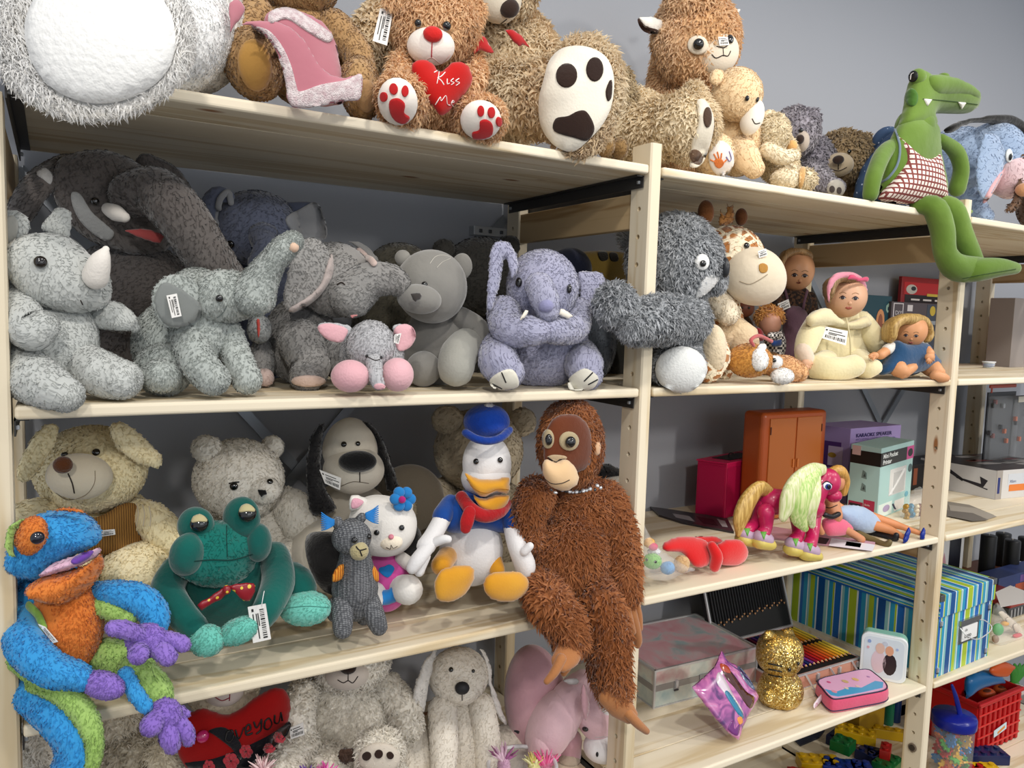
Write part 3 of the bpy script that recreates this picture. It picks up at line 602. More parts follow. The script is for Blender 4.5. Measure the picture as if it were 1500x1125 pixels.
f = Fig('curly_bear', 'brown curly bear with light muzzle beside the crocodile', 'plush toy', base(1240, .3, ZT), .24, res=4)
CB = plush('7A603E', 'A08660', amt=.8)
f.ell('body', 1240, 270, .04, 48, 40, 34, CB, fur=.012, wild=.8); f.ell('head', 1235, 230, -.02, 43, 40, 36, CB, fur=.013, wild=.9, clump=.8)
f.ell('ear', 1270, 208, -.02, 12, 15, 8, CB, fur=.010, wild=.8); f.ell('ear', 1203, 218, -.02, 12, 14, 8, CB, fur=.010, wild=.8)
f.ell('muzzle', 1229, 241, -.065, 21, 17, 16, plush('B8A68C', bump=.15)); f.ell('nose', 1228, 234, -.088, 8.5, 6.5, 6, NOSE); f.line('mouth', [(1228, 241), (1228, 248)], 1.3, TH_); f.line('mouth', [(1213, 246), (1228, 250), (1240, 245)], 1.3, TH_)
f.eye(1214, 225, 3); f.eye(1244, 222, 3)
f.done()

f = Fig('crocodile_toy', 'green velour crocodile in a red checked bib dangling legs over the shelf', 'plush toy', base(1350, .05, ZT), .03, res=4)
GR = plush('587428', '7C9A44', amt=.6, sc=6, bump=.5, bs=45, sheen=.35); f.floor = ZT
f.puff('torso', [(1318, 178), (1340, 170), (1372, 185), (1378, 230), (1386, 285), (1350, 300), (1290, 292), (1292, 240), (1305, 200)], .0, 34, GR, back=.8)
f.puff('head', [(1331, 118), (1338, 104), (1350, 101), (1362, 110), (1385, 112), (1410, 122), (1430, 134), (1436, 146), (1433, 160), (1418, 168), (1396, 168), (1370, 168), (1374, 185), (1352, 196), (1316, 188), (1322, 160), (1326, 135)], -.005, 26, GR, back=1, sm=4)
f.puff('upper_jaw', [(1350, 112), (1385, 112), (1412, 122), (1433, 138), (1433, 152), (1400, 148), (1356, 146)], -.018, 24, GR, back=1)
f.ell('neck', 1340, 185, .0, 28, 26, 24, GR)
f.ell('eye_bump', 1344, 113, -.02, 12, 12, 12, GR); f.ell('eye_bump', 1381, 114, .01, 9, 7, 9, GR)
f.disc('eye', 1338, 112, 6.5, 8.5, plain('141414', .4), rot=-20, off=.002); f.line('eye_glint', [(1334, 116), (1335, 109), (1338, 107)], 1.5, WT)
f.line('mouth_seam', [(1352, 145), (1380, 147), (1410, 150), (1432, 153)], 1.2, plain('2A4418', .8)); f.disc('cheek', 1336, 143, 9, 13, plush('47702A', bump=.1), off=.0025, puff=.003)
for x, y in ((1358, 147), (1408, 151)): f.patch('tooth', [(x-5, y-2), (x+6, y-1), (x, y+8)], plush('EDEAE0', bump=0), smooth_outline=False, off=.003, step=3)
CK = NT('checked_cotton'); tc = CK.n('ShaderNodeTexCoord'); sp = CK.n('ShaderNodeSeparateXYZ'); CK.l(tc.outputs['Object'], sp.inputs[0]); res_ = []
for ax in (0, 2):
    m_ = CK.n('ShaderNodeMath', operation='MULTIPLY', I1=78 if ax == 0 else 88); CK.l(sp.outputs[ax], m_.inputs[0]); fr = CK.n('ShaderNodeMath', operation='FRACT'); CK.l(m_.outputs[0], fr.inputs[0]); g = CK.n('ShaderNodeMath', operation='GREATER_THAN', I1=.66); CK.l(fr.outputs[0], g.inputs[0]); res_.append(g)
mx_ = CK.n('ShaderNodeMath', operation='MAXIMUM'); CK.l(res_[0].outputs[0], mx_.inputs[0]); CK.l(res_[1].outputs[0], mx_.inputs[1])
CK.l(CK.ramp(mx_.outputs[0], [(0, 'E8DAD0'), (.5, 'E8DAD0'), (.51, '7A3834')], 'CONSTANT'), CK.b.inputs['Base Color']); CK.b.inputs['Roughness'].default_value = .85
f.puff('bib', [(1312, 190), (1318, 196), (1330, 215), (1350, 230), (1366, 226), (1374, 215), (1378, 240), (1386, 285), (1384, 296), (1340, 302), (1290, 296), (1286, 285), (1300, 268), (1316, 240), (1316, 215)], -.02, 31, CK.m, back=.5, sm=2)
f.line('bib_hem', [(1312, 190), (1318, 215), (1314, 242), (1300, 262), (1290, 268)], 4, plush('6A7A88', bump=.1))
f.tube('arm', [(1312, 210, -.0, 9), (1294, 225, -.01, 12), (1280, 258, -.03, 12), (1275, 285, -.03, 11)], GR); f.tube('arm', [(1378, 204, .0, 8), (1400, 222, .0, 11), (1408, 248, .0, 11), (1402, 276, .01, 12)], GR)
f.floor = None
f.tube('leg', [(1345, 300, -.03, 12), (1368, 304, -.055, 17), (1380, 335, -.06, 17), (1385, 372, -.06, 16), (1402, 392, -.065, 20), (1430, 394, -.08, 18), (1442, 390, -.08, 12)], GR)
f.tube('leg', [(1378, 297, -.03, 12), (1396, 308, -.05, 16), (1408, 342, -.055, 16), (1422, 375, -.06, 15), (1430, 388, -.065, 12)], GR)
f.tube('foot', [(1412, 404, -.075, 10), (1430, 396, -.09, 17), (1462, 392, -.11, 14), (1486, 393, -.12, 9)], GR); f.line('foot_seam', [(1410, 408), (1440, 402), (1488, 394)], 1.1, plain('2A4418', .8))
f.tube('tail', [(1400, 308, .0, 5), (1422, 310, .0, 3)], GR)
f.done()

f = Fig('starry_cloth_toy', 'dark blue denim toy with tiny white stars slumped behind the crocodile', 'plush toy', base(1280, .2, ZT), .16, res=4)
SB = NT('starry_denim'); tc = SB.n('ShaderNodeTexCoord'); vo = SB.n('ShaderNodeTexVoronoi', i_Scale=75.0); SB.l(tc.outputs['Object'], vo.inputs['Vector']); SB.l(SB.ramp(vo.outputs['Distance'], [(.14, 'B8C4D8'), (.17, '3A5274')]), SB.b.inputs['Base Color']); SB.b.inputs['Roughness'].default_value = .9
f.puff('body', [(1310, 190), (1290, 205), (1268, 232), (1254, 265), (1252, 300), (1290, 310), (1330, 300), (1330, 220)], .0, 34, SB.m, back=.8); f.ell('head', 1300, 210, .02, 22, 24, 20, SB.m)
f.done()

f = Fig('donkey_plush', 'powder blue donkey plush with pale pink muzzle and dark mane behind crocodile', 'plush toy', base(1440, .22, ZT), .18, res=4.5)
BD = plush('7890B0', '94A8C4', amt=.7, sheen=.5)
f.ell('body', 1405, 245, .05, 62, 58, 55, BD, fur=.006); f.ell('head', 1455, 225, -.03, 45, 45, 40, BD, fur=.006, rot=-20)
f.ell('muzzle', 1478, 258, -.07, 30, 34, 30, plush('C8A6AC', 'DCC0C2', bump=.2), rot=35, fur=.004)
f.tube('foreleg', [(1420, 285, .0, 18), (1432, 312, -.03, 17), (1440, 318, -.05, 15)], BD, fur=.005)
f.puff('ear', [(1440, 192), (1462, 196), (1474, 220), (1472, 250), (1458, 280), (1444, 296), (1430, 285), (1426, 250), (1432, 215)], -.10, 8, BD, fur=.005)
f.patch('inner_ear', [(1472, 246), (1460, 274), (1446, 294), (1440, 296), (1452, 272)], plush('D8A8AC'), off=.002)
f.puff('mane', [(1378, 192), (1395, 178), (1430, 170), (1470, 166), (1498, 178), (1508, 200), (1500, 214), (1488, 196), (1460, 186), (1420, 184), (1392, 198)], -.045, 16, plush('0E0D0C', '181614', bump=.6, bs=90))
f.disc('eye_patch', 1478, 228, 5, 10, plush('E8ECEC', bump=0), off=.002); f.eye(1480, 230, 2.4, ry=5)
f.done()
f = Fig('brown_dog_plush', 'dark brown floppy plush ear poking into view past the blue donkey', 'plush toy', base(1545, .15, ZT), .12, res=4)
DB = plush('3A2416', '5A3A24', amt=.8)
f.ell('head', 1530, 240, .0, 36, 40, 34, plush('4A3020', '6A4A30'), fur=.008); f.ell('body', 1545, 300, .06, 50, 45, 45, DB, fur=.008)
f.puff('ear', [(1500, 222), (1492, 250), (1480, 290), (1468, 306), (1476, 314), (1492, 308), (1500, 290), (1506, 250)], -.05, 8, DB, fur=.009); f.ell('muzzle', 1500, 278, -.07, 12, 10, 10, plush('C8946A'))
f.done()
# ---------------- second shelf: elephants, koala, giraffe, dolls ----------------
f = Fig('rhino_plush', 'pale silver grey rhino plush with white horn sitting on the shelf edge', 'plush toy', base(90, .08, Z2), .07, res=4)
RG = plush('A4A8A4', 'C0C4C0', amt=.7, sheen=.6, bs=180)
f.ell('torso', 62, 500, .03, 78, 88, 60, RG, fur=.005)
f.puff('head', [(18, 360), (50, 340), (95, 340), (125, 362), (150, 385), (162, 410), (161, 440), (140, 458), (100, 462), (55, 448), (22, 420), (8, 390)], -.02, 48, RG, fur=.005, back=.9, sm=4)
f.puff('ear', [(2, 312), (22, 304), (44, 318), (46, 340), (38, 352), (20, 370), (4, 360), (-4, 335)], -.01, 12, RG, fur=.005); f.patch('inner_ear', [(8, 322), (20, 316), (27, 330), (22, 352), (12, 364), (4, 345)], plush('B4B4AE', bump=.15), off=.002)
f.puff('ear', [(58, 336), (70, 315), (86, 300), (106, 308), (108, 322), (105, 348), (88, 350)], .03, 9, RG, fur=.004)
f.tube('horn', [(140, 405, -.05, 19), (146, 385, -.06, 16), (152, 372, -.065, 10), (155, 365, -.065, 5)], plush('E8E2DA', 'F2EEE8', bump=.2), flat=.9)
f.eye(59, 384, 9, plain('140C08', .1, coat=1)); f.line('nostril', [(118, 440), (121, 446)], 2, TH_)
f.tube('arm', [(18, 430, -.0, 26), (30, 465, -.04, 32), (48, 485, -.06, 30), (62, 478, -.065, 24)], RG, fur=.005); f.tube('arm', [(140, 462, .02, 20), (165, 462, .0, 22), (188, 472, -.01, 16), (198, 480, -.01, 8)], RG, fur=.005, flat=.7)
f.floor = None
f.tube('leg', [(20, 530, -.0, 36), (50, 555, -.05, 38), (82, 572, -.085, 31), (95, 578, -.09, 27)], RG, fur=.006)
f.floor = Z2; f.tube('leg', [(118, 525, -.0, 28), (150, 548, -.035, 34), (178, 556, -.055, 30)], RG, fur=.006)
f.done()

f = Fig('charcoal_elephant', 'very large charcoal elephant plush with white tusk and red mouth', 'plush toy', base(200, .32, Z2), .25, res=5)
DG = plush('46403E', '5E5854', amt=.8, sheen=.5)
f.ell('body', 190, 470, .1, 120, 110, 70, DG, fur=.006); f.ell('chest', 190, 420, .02, 90, 70, 60, DG, fur=.006)
f.puff('head', [(90, 240), (120, 222), (170, 218), (215, 240), (250, 270), (262, 320), (250, 365), (215, 380), (170, 372), (120, 350), (85, 300)], -.03, 62, DG, fur=.006, back=.7, sm=5)
f.tube('trunk', [(195, 285, -.09, 34), (230, 282, -.12, 38), (268, 320, -.15, 38), (295, 362, -.15, 36), (320, 400, -.14, 34), (350, 430, -.1, 26)], DG, fur=.007)
f.tube('ear', [(100, 240, -.02, 22), (70, 258, -.05, 24), (48, 280, -.06, 24), (30, 310, -.06, 22), (18, 340, -.05, 16)], DG, fur=.006, flat=.6)
f.tube('ear', [(215, 240, .0, 16), (245, 262, .02, 22), (268, 285, .03, 16)], DG, fur=.005, flat=.6)
f.patch('white_patch', [(53, 255), (66, 246), (78, 258), (74, 270), (62, 262)], plush('B8B6B4'), off=.002, fur=.005)
f.patch('cheek_stripe', [(104, 282), (118, 284), (135, 310), (160, 332), (168, 342), (160, 352), (140, 345), (118, 325), (106, 302)], plush('8A8A88', 'A8A8A6'), off=.002, fur=.005)
f.tube('tusk', [(158, 306, -.08, 9), (170, 312, -.11, 12), (182, 318, -.12, 8)], plush('DAD4CC', bump=.1))
f.puff('mouth', [(180, 338), (196, 332), (225, 334), (243, 345), (238, 358), (222, 357), (200, 350)], -.1, 6, plush('A84A48', 'B85856', bump=.2)); f.eye(139, 295, 6)
f.done()

f = Fig('slate_elephant', 'dark slate-blue elephant plush with pale lined ears at the back', 'plush toy', base(390, .38, Z2), .34, res=5)
SL = plush('444A5C', '5A6074', amt=.7); SLI = plush('8A8C90', 'A09E9E', bump=.2)
f.ell('body', 385, 470, .03, 85, 100, 60, SL, fur=.006); f.ell('head', 375, 335, -.03, 62, 56, 50, SL, fur=.006)
f.tube('ear', [(312, 345, -.03, 8), (304, 310, -.04, 12), (318, 286, -.05, 14), (334, 288, -.055, 10)], SL, flat=.5, fur=.004); f.line('ear_lining', [(314, 340), (318, 312), (322, 292), (334, 282), (338, 296)], 9, SLI)
f.puff('ear', [(402, 300), (430, 292), (460, 294), (474, 315), (478, 350), (440, 350), (410, 330)], -.02, 9, SL); f.patch('ear_lining', [(418, 322), (440, 306), (462, 297), (474, 318), (476, 350), (440, 348)], SLI, off=.003)
f.tube('trunk', [(385, 345, -.08, 22), (388, 365, -.11, 18), (378, 385, -.11, 16)], SL, fur=.005); f.ell('brow', 385, 340, -.09, 22, 14, 14, SL, fur=.004); f.eye(339, 357, 6)
f.done()

f = Fig('raised_trunk_elephant', 'minty grey elephant plush raising its trunk, barcode sticker on its ear', 'plush toy', base(300, .1, Z2), .07, res=3.6)
MN = plush('8E9490', 'ACB2AE', amt=.8, sheen=.5)
f.ell('body', 250, 505, .05, 52, 62, 55, MN, fur=.008); f.ell('haunch', 240, 540, .0, 42, 40, 34, MN, fur=.008)
f.tube('chest', [(290, 440, .0, 48), (295, 490, .0, 44)], MN, fur=.008)
f.puff('head', [(292, 410), (320, 392), (350, 394), (372, 402), (392, 420), (405, 440), (392, 460), (368, 468), (335, 478), (305, 474), (290, 450)], -.03, 42, MN, fur=.008, back=.9)
f.tube('trunk', [(372, 430, -.05, 34), (385, 405, -.06, 26), (398, 385, -.07, 21), (415, 365, -.08, 20), (428, 354, -.085, 17)], MN, fur=.008)
f.ell('trunk_tip', 430, 362, -.095, 8, 8, 8, plush('D8B8A0', bump=.1))
f.puff('ear', [(230, 410), (252, 398), (280, 403), (296, 420), (294, 445), (290, 465), (268, 482), (240, 482), (222, 455), (220, 430)], -.055, 11, MN, fur=.008, curve=0)
f.patch('inner_ear', [(240, 414), (258, 420), (282, 436), (295, 450), (290, 468), (268, 477), (246, 476), (230, 456), (228, 432)], plush('7E8280', bump=.1), off=.003)
f.tag([(244, 433), (259, 430), (266, 463), (252, 466)]); f.eye(321, 437, 5.5); f.line('mouth', [(318, 465), (326, 458), (332, 448)], 2, plush('5A6260'))
f.tube('foreleg', [(275, 490, -.02, 26), (290, 530, -.045, 27), (312, 555, -.06, 25)], MN, fur=.008); f.tube('foreleg', [(335, 490, -.01, 22), (350, 530, -.03, 22), (362, 556, -.04, 22)], MN, fur=.008); f.ell('hind_foot', 236, 550, -.03, 30, 26, 26, MN, fur=.008)
f.done()

f = Fig('drooping_elephant', 'mottled grey elephant plush with pink mouth, curled trunk pointing sideways', 'plush toy', base(460, .22, Z2), .17, res=4)
GE = plush('6A6866', '8C8A88', amt=.9, sheen=.5)
f.ell('body', 440, 500, .04, 55, 65, 50, GE, fur=.007); f.tube('leg', [(440, 500, -.02, 34), (455, 535, -.05, 30), (450, 550, -.06, 26)], GE, fur=.007); f.disc('foot_pad', 452, 558, 25, 8, plush('C8B0A4'), off=.002, clear=False)
f.ell('head', 490, 410, -.02, 58, 55, 46, GE, fur=.007); f.tube('trunk', [(515, 430, -.06, 36), (545, 410, -.08, 28), (572, 410, -.09, 24), (582, 415, -.09, 20)], GE, fur=.007)
f.puff('ear', [(440, 350), (462, 345), (482, 362), (488, 392), (478, 420), (460, 440), (428, 458), (412, 445), (418, 400), (428, 365)], -.07, 12, GE, fur=.007); f.patch('ear_lining', [(486, 372), (488, 398), (476, 424), (456, 444), (430, 459), (424, 452), (450, 436), (470, 416), (478, 392)], plush('B0A4A0'), off=.003)
f.puff('ear', [(505, 352), (528, 352), (550, 368), (560, 390), (545, 385), (528, 370)], .0, 8, GE, fur=.005); f.line('ear_lining', [(512, 358), (530, 368), (548, 388)], 10, plush('C4B0A8'))
f.line('closed_eye', [(494, 417), (500, 414), (505, 417)], 2, TH_); f.puff('mouth', [(512, 460), (524, 458), (524, 466), (514, 468)], -.1, 3, plush('B87878'))
f.ell('hind_leg', 495, 520, -.03, 26, 36, 28, GE, fur=.007)
f.done()
f = Fig('tiny_dark_elephant', 'small grey plush with a red mouth tucked behind the minty elephant', 'plush toy', base(392, .2, Z2), .18, res=4)
f.ell('head', 380, 482, -.02, 18, 22, 20, plush('8A8E8E'), fur=.005); f.ell('body', 384, 530, .0, 18, 36, 26, GE, fur=.005); f.puff('mouth', [(374, 468), (382, 466), (383, 492), (376, 496)], -.06, 4, plush('B84840', bump=.1)); f.ell('foot', 388, 553, -.03, 14, 14, 14, plush('C0A8A0'), fur=.004); f.done()

f = Fig('pink_eared_elephant', 'small grey elephant plush with pink ears and round pink feet', 'plush toy', base(540, .04, Z2), .04, res=3)
PG = plush('9A9A9E', 'B4B4B8', amt=.8); PP = plush('D8A4AC', 'E8BCC2', bump=.3)
f.ell('body', 545, 520, .035, 48, 44, 36, PG, fur=.005); f.ell('head', 543, 506, -.01, 36, 38, 32, PG, fur=.005)
f.puff('ear', [(464, 474), (480, 470), (510, 474), (518, 482), (510, 496), (500, 504), (480, 500), (466, 488)], -.005, 6, PG, fur=.003); f.patch('inner_ear', [(467, 477), (484, 474), (508, 482), (505, 494), (498, 501), (480, 497), (468, 486)], PP, off=.002)
f.puff('ear', [(572, 478), (588, 472), (605, 478), (610, 492), (604, 508), (588, 518), (574, 520), (580, 500)], .0, 6, PG, fur=.003); f.patch('inner_ear', [(578, 482), (592, 475), (605, 481), (608, 494), (600, 508), (586, 514), (580, 505)], PP, off=.002)
f.tube('trunk', [(548, 530, -.04, 13), (550, 550, -.065, 11), (554, 562, -.07, 10)], PG, fur=.004); f.disc('trunk_tip', 556, 566, 8, 4, PP, off=.002, clear=False)
f.ell('foot', 513, 551, -.045, 28, 24, 26, PP, rot=-5); f.ell('foot', 582, 549, -.045, 24, 25, 26, PP)
f.line('eye_stitch', [(535, 521), (541, 524), (550, 528), (557, 526)], 1.2, TH_); f.eye(538, 522, 2.6); f.eye(558, 524, 2.6); f.tag([(578, 490), (588, 488), (584, 504), (577, 502)])
f.done()

f = Fig('grey_velour_bear', 'smooth grey velour bear with dark grey nose and pale soft paw', 'plush toy', base(640, .16, Z2), .13, res=4)
VB = plush('7C7A76', '98968F', amt=.6, bump=.25, bs=120, sheen=.6)
f.ell('torso', 642, 508, .03, 52, 62, 44, VB); f.ell('head', 632, 420, -.02, 52, 54, 46, VB); f.ell('ear', 677, 390, -.02, 15, 19, 9, VB); f.ell('ear', 590, 378, .0, 12, 12, 8, VB)
f.ell('muzzle', 614, 438, -.06, 33, 22, 24, VB, rot=-8); f.puff('nose', [(600, 430), (610, 426), (620, 430), (618, 439), (610, 444), (602, 440)], -.108, 5, plush('3A3634', bump=.1)); f.eye(622, 417, 4.6)
f.line('patch_stitch', [(630, 386), (638, 376), (650, 374), (660, 378), (648, 384), (640, 392)], 1.2, plain('B8B4AC'))
f.tube('arm', [(675, 465, -.01, 16), (698, 482, -.02, 18), (700, 500, -.03, 16)], VB); f.tube('leg', [(690, 500, -.0, 26), (672, 520, -.06, 28), (668, 540, -.085, 27)], plush('98978F', 'A8A79F', bump=.25)); f.ell('leg', 620, 540, -.02, 26, 26, 24, VB)
f.done()

f = Fig('lilac_elephant', 'lilac-blue elephant plush with folded arms, little tusks and white toes', 'plush toy', base(790, .1, Z2), .07, res=3.6)
LI = plush('80829C', '9E9EB6', amt=.8, sheen=.6)
f.ell('torso', 792, 505, .03, 72, 66, 50, LI, fur=.006); f.ell('head', 795, 420, -.02, 54, 56, 48, LI, fur=.006)
f.tube('trunk', [(790, 420, -.075, 22), (798, 440, -.095, 22), (802, 455, -.10, 18)], LI, fur=.005)
f.ell('trunk_tip', 800, 448, -.112, 12, 10, 10, plush('8C8CB0'))
for pts in ([(768, 452), (776, 455), (772, 466), (762, 471), (760, 464)], [(820, 450), (830, 453), (841, 463), (834, 469), (822, 466), (816, 460)]): f.puff('tusk', pts, -.105, 5, plush('E8E2D4', bump=.05))
f.eye(761, 414, 5.4, ry=7.5); f.eye(833, 423, 4, ry=7)
f.puff('ear', [(716, 368), (728, 352), (745, 352), (758, 370), (762, 395), (748, 410), (740, 380), (736, 410), (728, 440), (722, 456), (710, 452), (712, 420)], -.04, 9, LI, fur=.006, sm=2)
f.puff('ear', [(845, 398), (865, 395), (885, 400), (890, 425), (878, 438), (868, 445), (858, 470), (850, 468), (848, 430)], -.01, 9, LI, fur=.006, sm=2)
f.tube('arm', [(738, 458, -.02, 26), (745, 482, -.06, 26), (775, 485, -.09, 24), (790, 485, -.095, 20)], LI, fur=.006); f.tube('arm', [(845, 458, -.02, 24), (840, 480, -.06, 24), (815, 484, -.09, 22), (805, 484, -.095, 20)], LI, fur=.006)
f.tube('leg', [(730, 510, -.02, 26), (730, 530, -.06, 30), (742, 545, -.07, 27)], LI, fur=.006); f.tube('leg', [(850, 520, -.01, 26), (855, 535, -.05, 30), (858, 548, -.06, 26)], LI, fur=.006)
TW = plush('DAD6C8', bump=.1); f.patch('toes', [(718, 556), (735, 544), (750, 542), (758, 552), (758, 565), (740, 569), (722, 567)], TW, off=.003); f.patch('toes', [(832, 560), (838, 550), (856, 540), (872, 548), (876, 556), (868, 568), (848, 571), (835, 570)], TW, off=.003)
for a in ([(735, 546), (741, 560)], [(856, 558), (868, 546)], [(862, 563), (875, 556)], [(722, 562), (735, 569)]): f.line('claw_stitch', a, 2, plain('141418', .7))
f.done()

f = Fig('dark_bear_plush', 'large almost black bear plush hidden at the back behind the lilac elephant', 'plush toy', base(720, .40, Z2), .4, res=5)
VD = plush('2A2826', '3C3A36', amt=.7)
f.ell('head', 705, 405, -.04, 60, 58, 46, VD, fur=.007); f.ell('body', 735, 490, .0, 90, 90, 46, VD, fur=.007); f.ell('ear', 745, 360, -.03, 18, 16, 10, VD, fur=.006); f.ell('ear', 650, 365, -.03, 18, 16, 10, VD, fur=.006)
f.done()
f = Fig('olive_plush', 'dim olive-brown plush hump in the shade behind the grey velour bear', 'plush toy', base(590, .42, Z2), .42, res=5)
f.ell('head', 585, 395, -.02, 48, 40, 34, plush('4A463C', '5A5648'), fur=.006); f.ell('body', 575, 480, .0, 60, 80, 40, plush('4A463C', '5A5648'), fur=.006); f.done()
f = Fig('pillow_toy', 'yellow and navy soft toy lying in the shade behind the lilac elephant ear', 'soft toy', base(870, .38, Z2), .33, res=5)
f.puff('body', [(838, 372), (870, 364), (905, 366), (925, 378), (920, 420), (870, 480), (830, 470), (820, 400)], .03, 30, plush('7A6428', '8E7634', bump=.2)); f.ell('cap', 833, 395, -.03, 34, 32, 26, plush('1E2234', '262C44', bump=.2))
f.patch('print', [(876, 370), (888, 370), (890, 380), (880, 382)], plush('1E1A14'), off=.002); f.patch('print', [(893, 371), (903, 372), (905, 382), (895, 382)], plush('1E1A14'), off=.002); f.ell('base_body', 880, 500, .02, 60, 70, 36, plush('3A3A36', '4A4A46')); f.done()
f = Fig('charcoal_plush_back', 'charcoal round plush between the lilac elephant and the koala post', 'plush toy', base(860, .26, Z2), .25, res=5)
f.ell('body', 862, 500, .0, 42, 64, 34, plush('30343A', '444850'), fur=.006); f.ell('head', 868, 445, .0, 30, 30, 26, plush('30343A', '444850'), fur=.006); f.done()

f = Fig('koala_plush', 'big fluffy grey koala reaching one arm round the pine post', 'plush toy', base(1000, .12, Z2), .08, res=3.4)
KO = plush('5C6064', 'B0B4B8', amt=1., sc=90)
f.ell('body', 985, 480, .04, 54, 88, 56, KO, fur=.013, wild=.6); f.ell('head', 988, 384, .0, 72, 70, 58, KO, fur=.014, wild=.7, rot=-12, lump=.04)
f.ell('snout', 1040, 402, -.04, 24, 34, 26, KO, fur=.010, rot=20); f.ell('nose', 1062, 392, -.075, 7, 15, 10, plain('26282C', .4))
f.disc('eye_patch', 1028, 384, 10, 12, plush('E6E6E4'), off=.003, puff=.003); f.eye(1029, 386, 5)
f.ell('ear', 940, 348, .06, 34, 26, 16, plush('8A8E90', 'D8D8D6', amt=1), fur=.02, wild=.8, comb=(-1, 0, .2))
f.patch('chin', [(1028, 412), (1040, 402), (1052, 408), (1036, 428), (1018, 436)], plush('D8D8D6'), off=.003, fur=.006)
f.tube('arm', [(1010, 470, -.05, 34), (970, 468, -.10, 38), (945, 472, -.125, 35), (932, 478, -.13, 30)], KO, fur=.012, wild=.6); f.ell('paw', 902, 448, -.105, 34, 36, 32, KO, fur=.012, wild=.6)
f.tube('leg', [(985, 520, .0, 40), (990, 535, -.05, 42)], KO, fur=.012, wild=.6)
f.ell('foot', 994, 538, -.085, 40, 36, 20, KO, fur=.010); f.disc('foot_sole', 997, 541, 37, 33, plush('D8DAD8', 'E8E8E6', bump=.4), off=.006, puff=.006)
f.done()

f = Fig('giraffe_plush', 'brown-spotted giraffe plush with big cream muzzle leaning on the koala', 'plush toy', base(1070, .18, Z2), .13, res=4)
SP = NT('giraffe_spots'); tc = SP.n('ShaderNodeTexCoord'); vo = SP.n('ShaderNodeTexVoronoi', i_Scale=44.0, feature='DISTANCE_TO_EDGE'); SP.l(tc.outputs['Object'], vo.inputs['Vector']); SP.l(SP.ramp(vo.outputs['Distance'], [(.12, 'EADCC0'), (.17, 'A86C34')]), SP.b.inputs['Base Color']); SP.b.inputs['Roughness'].default_value = .9; SP.b.inputs['Sheen Weight'].default_value = .3
CM = plush('DCCDB4', 'E8DCC8', bump=.3, bs=90); GB = plush('5A3418', '7A4A22')
f.ell('body', 1050, 490, .03, 40, 74, 40, SP.m, fur=.006); f.tube('neck', [(1040, 480, .01, 30), (1055, 430, .0, 32), (1065, 400, -.01, 34)], SP.m, fur=.006)
f.ell('head', 1072, 378, -.02, 50, 46, 40, SP.m, fur=.006, rot=-30); f.ell('muzzle', 1105, 405, -.075, 46, 42, 38, CM, rot=-25)
f.patch('nostril', [(1112, 388), (1118, 386), (1124, 390), (1123, 398), (1116, 400), (1112, 396)], plush('B0803C'), off=.002); f.line('mouth', [(1084, 412), (1098, 416), (1112, 410), (1124, 402)], 1.5, plush('A89880')); f.tag([(1110, 368), (1122, 364), (1124, 374), (1112, 378)])
f.eye(1093, 360, 4.5); f.ell('ear', 1034, 311, -.01, 12, 18, 8, GB); f.ell('ear', 1086, 318, .0, 9, 13, 7, GB); f.puff('horn', [(1050, 330), (1054, 305), (1060, 312), (1064, 298), (1070, 300), (1076, 296), (1078, 322), (1066, 334)], .0, 6, plush('7A4A22', 'A06A34'), fur=.008, comb=(0, 0, 1))
f.ell('hair_tuft', 1018, 322, .03, 14, 12, 10, plush('8A8078'), fur=.010)
f.tube('arm', [(1050, 440, -.02, 20), (1064, 458, -.055, 19), (1066, 462, -.06, 16)], plush('D8C8A8', 'E4D6BC', sc=60), fur=.006)
f.tube('leg', [(1030, 505, -.03, 28), (1040, 520, -.07, 30), (1036, 535, -.075, 26)], SP.m, fur=.006); f.ell('foot', 1044, 512, -.085, 20, 38, 26, plush('D4C0A0', 'E8DAC0', bump=1.2, bs=110)); f.tube('leg', [(1058, 490, -.02, 24), (1085, 490, -.05, 24), (1090, 505, -.06, 22)], plush('CDB48E', 'E8DAC0', bump=1.2, bs=110))
f.done()

f = Fig('fox_plush', 'orange and white fox plush lying down with big white cheeks', 'plush toy', base(1115, .03, Z2), .03, res=3.2)
FX = plush('B8762E', 'CC8C40', amt=.6); FW = plush('E6E2DC', 'F4F2EE')
f.ell('head', 1098, 528, -.005, 34, 26, 26, FX, fur=.006); f.ell('body', 1150, 540, .01, 32, 20, 24, plush('C8905A', 'DCA874'), fur=.007, rot=-15)
f.puff('ear', [(1108, 506), (1116, 501), (1124, 506), (1123, 516), (1112, 520)], -.03, 5, plush('6A3A20')); f.patch('inner_ear', [(1110, 508), (1117, 503), (1122, 508), (1118, 516), (1111, 518)], FW, off=.002)
f.ell('cheek', 1112, 527, -.035, 14, 17, 12, FW, fur=.006); f.ell('cheek', 1135, 530, -.03, 12, 10, 10, FW, fur=.005); f.ell('muzzle', 1146, 551, -.04, 18, 13, 14, FW, fur=.007); f.eye(1134, 528, 3.4)
f.ell('paw', 1172, 546, -.01, 12, 14, 14, plush('C8905A', 'DCA874'), fur=.007); f.tube('collar_cord', [(1104, 506, -.03, 2.5), (1100, 498, -.03, 3), (1112, 492, -.02, 3), (1130, 500, -.0, 3)], plush('B85858'))
f.done()
